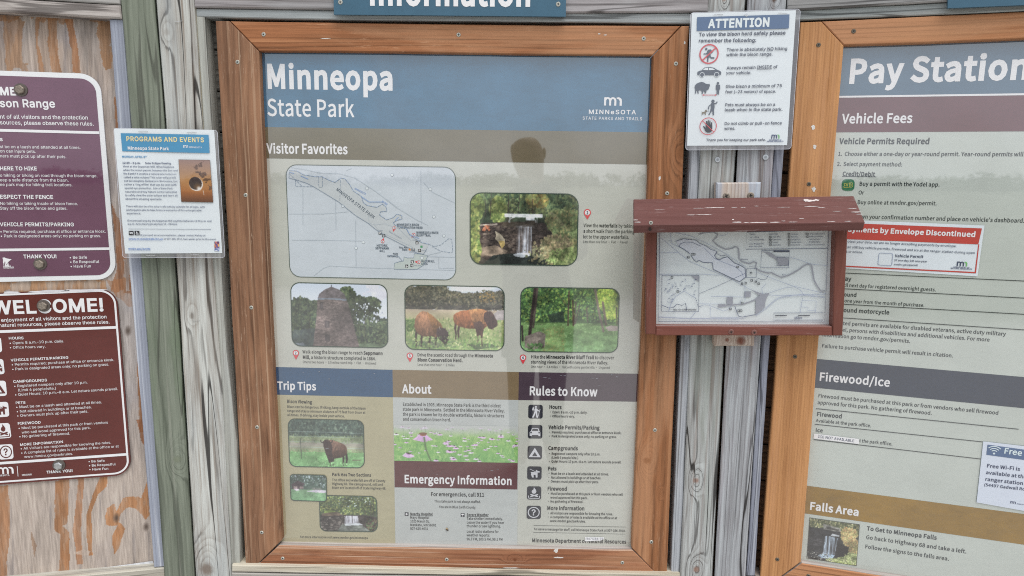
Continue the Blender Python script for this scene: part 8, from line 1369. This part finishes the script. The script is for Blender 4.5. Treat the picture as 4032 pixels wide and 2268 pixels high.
# paint flaked to pale wood along the roof edge and face
rn = random.Random(4); PINE = plain('bare_pine', (208, 200, 196), .8, 0, .25, 300.)
def flake(s0, t0, ln_, wd):
    e = (br - bl).normalized(); dn_ = (fl_ - bl).normalized(); mb = MB(); c = (bl.lerp(br, s0)).lerp(fl_.lerp(fr_, s0), t0) + nb * .0007; n = 9; W = []
    for k in range(2 * n):
        a = math.pi * 2 * k / (2 * n); W.append(c + e * (ln_ * math.cos(a) * rn.uniform(.7, 1.1)) + dn_ * (wd * math.sin(a) * rn.uniform(.4, 1.2)))
    mb.add(W, [tuple(reversed(range(2 * n)))]); mb.make('paint_fleck', PINE, roof)
for s, t, l, w in ((.375, .40, .022, .0016), (.46, .40, .006, .001), (.50, .40, .006, .001), (.26, .66, .010, .0012), (.32, .66, .018, .0012), (.80, .18, .011, .0055), (.785, .16, .006, .006), (.83, .16, .006, .004), (.80, .40, .016, .0012), (.84, .45, .008, .001), (.56, .36, .005, .0009), (.46, .95, .010, .0016), (.50, .97, .006, .0012), (.55, .97, .020, .0014), (.62, .97, .012, .0014), (.66, .93, .005, .001), (.70, .97, .010, .0012), (.74, .85, .005, .001), (.01, .82, .006, .0014), (.02, .90, .008, .0014), (.97, .50, .010, .0012), (.98, .64, .012, .0014), (.99, .72, .008, .001), (.86, .97, .008, .001), (.93, .97, .007, .001), (.30, .41, .012, .0007), (.68, .42, .014, .0007), (.90, .60, .010, .0008), (.12, .45, .012, .0006), (.445, .85, .002, .0022)): flake(s, t, l, w)
for q, m_ in ((S(227, 398), None), ):
    screw(roof, PB, q, .166, .0042)
mb = MB(); disc_face(mb, PB, circle_pts(PB, S(220, 447), .1682, .0042, 16, .8)); mb.make('nail_hole', plain('dark_hole', (40, 28, 24), .9), roof)
# the map sheet inside: a thing of its own
mo = .082
ms, mp_ = sheet('trail_map_sheet', 'black and white trail map sheet inside the roofed map box', 'map', PB, [S(276, 425), S(1698, 405), S(1651, 1216), S(269, 1212)], mo, (216, 224, 244), lift=.0016, gloss=.5, n=12)
m1_ = mo + .0026; LN = printed((96, 104, 128), .5); LG = printed((150, 160, 186), .5); LB = printed((52, 56, 70), .5); AG = printed((154, 157, 166), .5); PPR = printed((216, 224, 244), .5, .03)
s_ = lambda *p: [S(*q) for q in p]; t_ = lambda *p: [T_(*q) for q in p]; u_ = lambda *p: [U(*q) for q in p]
mb = MB()
fillpoly(mb, PB, u_((115, 968), (205, 968), (200, 1052), (113, 1050)), m1_); fillpoly(mb, PB, t_((1130, 1046), (1216, 1046), (1214, 1152), (1128, 1155)), m1_); fillpoly(mb, PB, t_((1005, 1150), (1110, 1148), (1110, 1180), (1005, 1192)), m1_)
fillpoly(mb, PB, u_((205, 940), (330, 990), (380, 1002), (470, 990), (430, 1060), (412, 1120), (400, 1200), (270, 1300), (275, 1060), (330, 1030), (300, 1010), (230, 960)), m1_); fillpoly(mb, PB, t_((620, 748), (730, 748), (728, 830), (680, 800)), m1_)
for pts, w in ((s_((606, 490), (650, 476), (720, 470), (756, 488), (750, 510), (716, 540), (760, 580), (820, 608), (870, 600), (900, 585), (920, 600), (926, 650), (925, 680), (950, 705), (1010, 722), (1040, 705), (1065, 712), (1055, 750), (1090, 778), (1160, 796), (1180, 790), (1220, 812), (1262, 830), (1320, 812), (1390, 775), (1440, 738), (1470, 724), (1500, 732), (1512, 800), (1520, 850), (1550, 905), (1575, 938), (1610, 938)), .0028), (t_((1010, 1190), (1240, 1158), (1360, 1150), (1480, 1110), (1600, 1055)), .0028)): ribbon(mb, PB, pts, m1_, w)
mb.make('map_area', AG, mp_)
mb = MB()
fillpoly(mb, PB, t_((400, 250), (520, 218), (690, 240), (760, 290), (870, 340), (990, 400), (960, 450), (1000, 520), (1140, 480), (1250, 570), (1390, 640), (1410, 760), (1310, 830), (940, 660), (925, 560), (790, 555), (720, 530), (640, 500), (600, 430), (450, 330)), m1_ - .0003); mb.make('park_area', printed((208, 214, 230), .5), mp_)
mb = MB(); m2_ = m1_ + .0004
ribbon(mb, PB, s_((298, 470), (288, 1180), (1605, 1184), (1637, 452)), m2_, .0010)
for pts in (t_((190, 205), (330, 320), (460, 430), (600, 540), (760, 610), (930, 680), (1180, 790), (1350, 880), (1480, 950)), t_((400, 130), (620, 180), (820, 270), (1080, 410), (1310, 560), (1400, 620)), t_((165, 725), (760, 722), (1000, 738), (1040, 730)), t_((180, 420), (430, 415)), t_((740, 1145), (1000, 1150)), t_((900, 1040), (1390, 1050)), t_((160, 1330), (600, 1355), (1300, 1358), (1400, 1345)), t_((160, 1338), (600, 1362), (1300, 1365)), t_((740, 1190), (800, 1160), (870, 1165), (960, 1200), (1080, 1250), (1140, 1230), (1200, 1170)), t_((895, 1190), (898, 1340), (1300, 1340)), t_((610, 1350), (690, 1260)), u_((455, 1020), (650, 1030), (900, 1015), (1260, 1010)), u_((270, 1310), (420, 1200), (560, 1080), (650, 1045), (800, 1022), (1000, 1020), (1260, 1045)), u_((278, 1320), (430, 1210), (565, 1092), (655, 1056), (800, 1034), (1000, 1032), (1260, 1058)), u_((300, 700), (500, 780), (800, 890), (1100, 960), (1270, 1000)), u_((470, 990), (600, 945), (720, 910), (830, 905), (910, 950), (970, 1030)), u_((770, 485), (900, 520), (1040, 570), (1100, 585), (1290, 600)), u_((910, 1270), (940, 1060), (935, 1100), (1140, 1105), (1125, 1280)), u_((915, 1190), (1020, 1195), (1015, 1240), (1130, 1245)), t_((330, 130), (318, 260)), t_((1020, 180), (1130, 160), (1150, 125)), u_((370, 1000), (362, 920), (420, 860)), t_((340, 230), (335, 280), (440, 330)), t_((800, 345), (900, 440), (950, 500), (1100, 560), (1250, 620), (1340, 690), (1370, 770)), t_((1390, 890), (1390, 1100), (1330, 1090), (1318, 1150))): ribbon(mb, PB, pts, m2_, .0007, 1)
for pts, w in ((t_((400, 255), (515, 220), (690, 240), (740, 285), (830, 320), (900, 370), (990, 400), (985, 430), (1050, 460), (1130, 450)), .0009), (t_((440, 325), (520, 370), (600, 430)), .0012), (t_((445, 335), (470, 290), (530, 265), (640, 270), (760, 325)), .0009), (t_((625, 460), (660, 520), (700, 550), (735, 525), (790, 555), (925, 560), (938, 655), (1180, 770), (1310, 830), (1400, 765)), .0013), (t_((990, 405), (955, 455), (975, 500), (1030, 518), (1080, 490), (1140, 475), (1240, 565), (1330, 600), (1390, 640), (1400, 760)), .0013), (t_((740, 1000), (1000, 890), (1390, 712)), .0007), (t_((1245, 1180), (1275, 1270), (1300, 1325), (1350, 1335), (1540, 1300)), .0013), (u_((285, 800), (320, 780), (345, 800), (420, 795), (455, 735)), .0009)): ribbon(mb, PB, pts, m2_, w)
for pts in (t_((205, 742), (735, 742), (728, 1256), (200, 1252)), t_((1413, 645), (1552, 643), (1548, 772), (1408, 770)), u_((150, 125), (132, 367), (1300, 355), (1318, 90)), u_((360, 384), (755, 384), (743, 632), (345, 632)), u_((578, 482), (748, 480), (740, 600), (575, 602)), u_((533, 1277), (1238, 1275), (1232, 1378), (528, 1378))): ribbon(mb, PB, pts, m2_, .0011, closed=True)
ribbon(mb, PB, t_((205, 1165), (300, 1205), (360, 1200), (420, 1150), (490, 1170), (540, 1135), (562, 1250)), m2_, .0012); ribbon(mb, PB, t_((300, 1250), (330, 1150), (400, 1040), (520, 965), (640, 1040), (685, 1060)), m2_, .0008, 1); ribbon(mb, PB, t_((685, 1060), (720, 1180), (760, 1190)), m2_, .0012, dash=(.003, .002))
for k in range(46):
    x, y = rn.uniform(215, 700), rn.uniform(770, 1120)
    if (x - 500) ** 2 + (y - 1120) ** 2 < 22000: continue
    ribbon(mb, PB, t_((x, y), (x + rn.uniform(14, 30), y + rn.uniform(-6, 10))), m2_, .0009); ribbon(mb, PB, t_((x, y), (x + rn.uniform(-30, 30), y + rn.uniform(15, 45))), m2_, .0005, 1)
mb.make('map_line', [LN, LG], mp_)
mb = MB(); fillpoly(mb, PB, u_((148, 60), (792, 40), (792, 110), (150, 122)), m2_); fillpoly(mb, PB, u_((530, 386), (754, 386), (753, 408), (529, 408)), m2_)
for a, b in ((552, 716), (880, 1046)): fillpoly(mb, PB, u_((a, 1309), (b, 1309), (b, 1321), (a, 1321)), m2_)
mb.make('title_block', LB, mp_)
mb = MB(); fillpoly(mb, PB, u_((364, 398), (430, 402), (500, 420), (560, 470), (600, 476), (740, 500), (738, 590), (585, 595), (600, 560), (570, 520), (480, 470), (430, 430)), m1_); mb.make('inset_area', AG, mp_)
tx = lambda *j, m=LN: lettering(mp_, PB, m, m2_ + .0003, *j)
tx(('w', 'RED FOX CAMPGROUND', T_(367, 1240), T_(696, 1240), dict(font='grot', w=.05, k=.95)), m=LB); tx(('w', 'TRAILS', U(186, 168), U(268, 166), dict(w=.04)), ('w', 'FACILITIES', U(467, 164), U(592, 162), dict(w=.04)), ('w', 'ENTIRE PARK AREA', U(542, 404), U(742, 404), dict(w=.04)))
tx(*[('w', s, U(x, y), U(x1, y - 2), dict(w=.03)) for s, x, y, x1 in (('Hiking', 258, 204, 320), ('Hiking/Skiing', 254, 240, 390), ('Biking (paved)', 250, 298, 396), ('Hiking Club', 250, 334, 365), ('Park Office', 518, 202, 632), ('Information', 515, 239, 638), ('Parking', 513, 277, 588), ('Historic Site', 510, 316, 632), ('Overlook', 785, 162, 878), ('Waterfall', 783, 200, 874), ('Campground', 779, 238, 910), ('Camper Cabin', 778, 276, 920), ('Group Camp', 776, 314, 906), ('RV Sanitation Station', 1043, 158, 1264), ('Restroom/Shower', 1040, 196, 1234), ('Primitive Toilet', 1036, 234, 1194), ('Drinking Water', 1034, 272, 1194), ('Bison Enclosure Fence', 1034, 312, 1266), ('Minnesota', 60, 520, 164), ('Minnesota', 180, 614, 246), ('River', 650, 740, 702), ('Miles', 826, 1364, 934))])
mb = MB()
for x, y, x1, d_ in ((190, 202, 240, 1), (188, 236, 240, 0), (182, 294, 238, 0), (178, 330, 234, 0), (970, 308, 1028, 0)): ribbon(mb, PB, u_((x, y), (x1, y - 1)), m2_ + .0003, .0010, dash=(.004, .002) if d_ else None)
mb.make('legend_line', LN, mp_)
def sym(cr, x, y, s=14, shp=None, dark=True): tile(mp_, PB, [cr(x - s, y - s), cr(x + s, y - s), cr(x + s, y + s), cr(x - s, y + s)], .0007, m2_ + .0003, LB if dark else LG, PPR, shp or [('l', .16, (.3, .8), (.3, .3), (.7, .3), (.7, .8))], 'map_symbol')
for y in (195, 232, 270, 308): sym(U, 485, y, 15, PK if y == 270 else (QUES[1:] if y == 232 else None))
for y in (156, 194, 232, 270, 310): sym(U, 752, y, 15, TENT if y == 232 else None)
for y in (152, 190): sym(U, 1012, y, 15)
for x, y, sh in ((634, 440, None), (664, 440, None), (581, 482, PK), (1285, 621, None), (1476, 706, TENT), (1346, 857, [('t', '?', .5, .84, .68, .07)]), (1402, 850, None), (1484, 812, PK), (1543, 832, TENT), (1586, 858, None), (348, 770, None), (430, 968, None), (1348, 1135, None), (1182, 1220, None), (1300, 1243, PK), (1334, 1243, None)): sym(T_, x, y, 16, sh)

# ------------------------------------------------------------------ the photographer, seen only as a dark shape in the glossy boards
def mir(x, y, yb): p = PC.at(DD(x, y), -yb); return Vector((p.x, -yb, p.z))
def skin_mesh(name, verts, edges, mat, parent, root=0, sub=2):
    me = bpy.data.meshes.new(name); b = BASE[parent.name]; me.from_pydata([Vector(v[0]) - b for v in verts], edges, []); me.materials.append(mat)
    o = bpy.data.objects.new(name, me); COL.objects.link(o); o.parent = parent; BASE[o.name] = b
    m = o.modifiers.new('skin', 'SKIN'); m.use_smooth_shade = True; ly = me.skin_vertices[0] if me.skin_vertices else None
    if ly is None:
        me.attributes; bpy.context.view_layer.objects.active = o; ly = me.skin_vertices[0]
    for i, v in enumerate(verts): r = v[1]; ly.data[i].radius = (r, r) if not isinstance(r, tuple) else r; ly.data[i].use_root = i == root
    s = o.modifiers.new('smooth', 'SUBSURF'); s.levels = s.render_levels = sub
    return o
man = thing('person', 'person in a dark coat reflected in the glossy poster, holding up a phone', 'person', (.06, -1.93, 0))
SKN = plain('skin', (120, 92, 78), .5); CLO = plain('dark_cloth', (52, 52, 54), .9); TRO = plain('dark_trousers', (46, 46, 52), .9)
hx, hz = mir(1326, 375, 1.93).x, mir(1326, 375, 1.93).z; yb = -1.93
nk = mir(1343, 447, 1.93); hip = mir(1350, 800, 1.93)
Vs = [((hip.x, yb, .92), (.15, .11)), ((hip.x - .02, yb, 1.12), (.14, .10)), ((nk.x, yb, 1.34), (.16, .11)), ((nk.x, yb, 1.455), (.075, .075)), ((nk.x - .006, yb + .01, 1.495), (.062, .066)), ((hx + .020, yb + .03, 1.555), (.070, .086)), ((hx + .006, yb + .02, 1.625), (.092, .108)), ((hx - .008, yb + .005, 1.69), (.086, .104)), ((hx - .016, yb, 1.73), (.05, .065)),
      ((hip.x - .09, yb, .86), (.10, .10)), ((hip.x - .075, yb + .02, .50), (.062, .066)), ((hip.x - .07, yb - .01, .10), (.045, .05)), ((hip.x - .075, yb + .10, .04), (.045, .03)),
      ((hip.x + .10, yb, .86), (.10, .10)), ((hip.x + .085, yb + .02, .50), (.062, .066)), ((hip.x + .09, yb - .01, .10), (.045, .05)), ((hip.x + .10, yb + .10, .04), (.045, .03)),
      ((nk.x - .18, yb, 1.395), (.062, .062)), ((nk.x - .235, yb + .06, 1.14), (.046, .046)), ((nk.x - .11, yb + .30, 1.36), (.032, .032)),
      ((nk.x + .18, yb, 1.395), (.062, .062)), ((nk.x + .235, yb + .06, 1.14), (.046, .046)), ((nk.x + .06, yb + .30, 1.36), (.032, .032))]
Es = [(0, 1), (1, 2), (2, 3), (3, 4), (4, 5), (5, 6), (6, 7), (7, 8), (0, 9), (9, 10), (10, 11), (11, 12), (0, 13), (13, 14), (14, 15), (15, 16), (2, 17), (17, 18), (18, 19), (2, 20), (20, 21), (21, 22)]
body = skin_mesh('body', Vs, Es, SKN, man)
for sx in (-1, 1):                                             # ears, nose, and hands closing on the phone
    mb = MB(); c = Vector((hx + sx * .080 + .006, yb, hz - .012 - sx * .008))
    for j in range(7):
        for k in range(10): a, b = math.pi * j / 6, 2 * math.pi * k / 10; mb.v.append(tuple(c + Vector((.010 * math.sin(a) * math.cos(b), .016 * math.sin(a) * math.sin(b), .029 * math.cos(a))))); mb.g.append((0, 0, 0))
    mb.f = [(10 * j + k, 10 * j + (k + 1) % 10, 10 * j + 10 + (k + 1) % 10, 10 * j + 10 + k) for j in range(6) for k in range(10)]; mb.mi = [0] * len(mb.f); mb.make('ear', SKN, man, smooth=True)
    w0 = Vector((nk.x - .11 if sx < 0 else nk.x + .06, yb + .30, 1.36)); ph = Vector((EYE.x + sx * .040, EYE.y - .014, EYE.z - .10))
    hv_ = [(w0, .026), (w0.lerp(ph, .45) + Vector((sx * .012, -.006, 0)), .030), (w0.lerp(ph, .75) + Vector((sx * .016, -.006, 0)), .028)]; he = [(0, 1), (1, 2)]
    for f in range(4):
        b0 = ph + Vector((sx * .012, -.006, -.030 + .018 * f)); l = (.040, .046, .044, .034)[f]; k = len(hv_); hv_ += [(b0, .0095), (b0 + Vector((sx * .006, .018, .004)), .0085), (b0 + Vector((-sx * l * .35, .024, .006)), .0078), (b0 + Vector((-sx * l * .8, .022, .004)), .0066)]; he += [(2, k), (k, k + 1), (k + 1, k + 2), (k + 2, k + 3)]
    k = len(hv_); hv_ += [(ph + Vector((sx * .004, -.022, -.036)), .011), (ph + Vector((-sx * .016, -.026, -.010)), .0095), (ph + Vector((-sx * .026, -.022, .016)), .0078)]; he += [(1, k), (k, k + 1), (k + 1, k + 2)]
    skin_mesh('hand', hv_, he, SKN, man, 1, 1)
mb = MB(); rings = [(1.515, nk.x - .004, .066, .07), (1.485, nk.x, .092, .085), (1.455, nk.x, .150, .105), (1.425, nk.x, .205, .118), (1.36, nk.x, .228, .128), (1.20, nk.x - .01, .176, .13), (1.02, hip.x - .005, .176, .135), (.85, hip.x + .005, .192, .14), (.66, hip.x + .005, .190, .14), (.60, hip.x + .005, .188, .139)]; n = 28
for z, x, a, b in rings:
    for k in range(n): t = 2 * math.pi * k / n; mb.v.append((x + a * math.cos(t) * (1 + .02 * math.sin(5 * t + z * 9)), yb + b * math.sin(t), z)); mb.g.append((0, 0, 0))
mb.f = [(n * j + (k + 1) % n, n * j + k, n * j + n + k, n * j + n + (k + 1) % n) for j in range(len(rings) - 1) for k in range(n)]; mb.mi = [0] * len(mb.f); mb.make('coat', CLO, man, smooth=True)
for s_x in (-1, 1):
    a, b, c = Vector((nk.x + s_x * .175, yb, 1.385)), Vector((nk.x + s_x * .238, yb + .06, 1.13)), Vector((nk.x - .105 if s_x < 0 else nk.x + .055, yb + .28, 1.345))
    skin_mesh('sleeve', [(a, .075), (b, .06), (c, .043)], [(0, 1), (1, 2)], CLO, man, 0, 2)
    x0 = hip.x + (.10 if s_x > 0 else -.09)
    skin_mesh('trouser_leg', [(Vector((x0, yb, .86)), .105), (Vector((x0 - s_x * .012, yb + .02, .50)), .078), (Vector((x0 - s_x * .012, yb - .01, .09)), .062)], [(0, 1), (1, 2)], TRO, man, 0, 2)
phone = thing('phone', 'dark phone held up in two hands in front of the boards', 'phone', EYE + Vector((0, -.012, -.06)))
mb = MB(); bx(mb, (EYE.x - .036, EYE.y - .018, EYE.z - .125), (EYE.x + .036, EYE.y - .010, EYE.z + .025)); o = mb.make('phone_body', plain('phone_shell', (40, 42, 46), .3), phone); md = o.modifiers.new('edge', 'BEVEL'); md.width = .003; md.segments = 2

# ------------------------------------------------------------------ ground, far trees, daylight
n = NT('trampled_gravel_and_grass'); g_ = n.node('ShaderNodeNewGeometry').outputs['Position']
f1_ = n.noise(g_, 30., 6., .7); f2_ = n.noise(g_, .35, 4., .6); sy_ = n.node('ShaderNodeSeparateXYZ'); n.put(sy_.inputs[0], g_)
gravel = n.mix(f1_, (.36, .345, .32, 1), (.62, .60, .56, 1)); grass = n.mix(n.noise(g_, 3., 6., .7), (.10, .115, .07, 1), (.21, .21, .14, 1))
edge_ = n.step(n.math('ADD', sy_.outputs[1], n.math('MULTIPLY', f2_, 4.0)), -4.2, -6.5)
n.set(base_color=n.mix(edge_, gravel, grass), roughness=.95); n.bump(f1_, .2, .01)
mb = MB(); k = 40; 
for j in range(k + 1):
    for i in range(k + 1):
        fx = (i / k * 2 - 1); fy = (j / k * 2 - 1); mb.v.append((math.copysign(abs(fx) ** 3, fx) * 1500, math.copysign(abs(fy) ** 3, fy) * 1500, 0)); mb.g.append((0, 0, 0))
mb.f = [(j * (k + 1) + i, j * (k + 1) + i + 1, (j + 1) * (k + 1) + i + 1, (j + 1) * (k + 1) + i) for j in range(k) for i in range(k)]; mb.mi = [0] * len(mb.f)
tag(mb.make('ground', n.m), None, None, kind='structure')
rn = random.Random(9); mb = MB()
for _ in range(150):
    x = rn.uniform(-330, 330); y = -rn.uniform(230, 330); h = rn.uniform(4.0, 7.0) + max(0, x) * .035; w = rn.uniform(4, 8)
    for _ in range(110):
        a, q = rn.uniform(0, 6.283), rn.random() ** .5; c = Vector((x + w * q * math.cos(a), y + w * q * math.sin(a), h * (.12 + .88 * rn.random() * (1 - .45 * q)))); d1 = Vector((rn.gauss(0, 1), rn.gauss(0, 1), rn.gauss(0, 1))).normalized(); d2 = d1.orthogonal().normalized(); s = rn.uniform(.35, .8)
        mb.add([c - d1 * s - d2 * s * .6, c + d1 * s - d2 * s * .6, c + d1 * s + d2 * s * .6, c - d1 * s + d2 * s * .6], [(0, 1, 2, 3)])
tag(mb.make('woodland', plain('far_foliage', (104, 110, 92), .9, 0, .3, .3)), 'far line of trees reflected in the glossy boards', None, kind='stuff')

SUN_EL, SUN_AZ = R(60), R(155)                                # bright hazy day: broad soft sun high behind the visitor
w = bpy.data.worlds.new('World'); SC.world = w; w.use_nodes = True; nt = w.node_tree
sky = nt.nodes.new('ShaderNodeTexSky'); sky.sky_type = 'NISHITA'; sky.sun_disc = False; sky.sun_elevation = SUN_EL; sky.sun_rotation = SUN_AZ; sky.dust_density = 3.5; sky.air_density = 1.0; sky.ozone_density = 1.0
bg = nt.nodes['Background']; tc = nt.nodes.new('ShaderNodeTexCoord'); nz = nt.nodes.new('ShaderNodeTexNoise'); nz.inputs['Scale'].default_value = 3.2; nz.inputs['Detail'].default_value = 6; nz.inputs['Roughness'].default_value = .55; nz.inputs['Distortion'].default_value = .4
nt.links.new(tc.outputs['Generated'], nz.inputs['Vector']); mr = nt.nodes.new('ShaderNodeMapRange'); mr.interpolation_type = 'SMOOTHSTEP'; mr.inputs[1].default_value = .42; mr.inputs[2].default_value = .62; mr.inputs[3].default_value = .55; nt.links.new(nz.outputs[0], mr.inputs[0])
mxx = nt.nodes.new('ShaderNodeMix'); mxx.data_type = 'RGBA'; mxx.inputs[7].default_value = (7.1, 7.3, 7.7, 1); nt.links.new(mr.outputs[0], mxx.inputs[0]); nt.links.new(sky.outputs[0], mxx.inputs[6]); nt.links.new(mxx.outputs[2], bg.inputs[0]); bg.inputs[1].default_value = SKY_K
ld = bpy.data.lights.new('sun', 'SUN'); ld.energy = SUN_K; ld.angle = R(36); ld.color = (1.0, .985, .965); so_ = bpy.data.objects.new('sun', ld); COL.objects.link(so_)
dirv = Vector((math.sin(SUN_AZ) * math.cos(SUN_EL), math.cos(SUN_AZ) * math.cos(SUN_EL), math.sin(SUN_EL))); so_.rotation_euler = dirv.to_track_quat('Z', 'Y').to_euler(); so_.location = dirv * 20
cam = bpy.data.cameras.new('camera'); co = bpy.data.objects.new('camera', cam); COL.objects.link(co); SC.camera = co
cam.sensor_width = 36.0; cam.lens = FOCAL / PW * 36.0; cam.clip_start = .003; cam.clip_end = 5000
Mx = Matrix((RGT, UPV, -FWD)).transposed().to_4x4(); Mx.translation = EYE; co.matrix_world = Mx
SC.view_settings.view_transform = 'Standard'; SC.view_settings.look = 'None'; SC.view_settings.exposure = 0; SC.view_settings.gamma = 1
SC.render.engine = 'CYCLES'; SC.cycles.use_denoising = False; SC.cycles.pixel_filter_type = 'BLACKMAN_HARRIS'; SC.cycles.filter_width = 1.05; SC.cycles.max_bounces = 6; SC.cycles.diffuse_bounces = 3; SC.cycles.glossy_bounces = 3; SC.cycles.transparent_max_bounces = 8
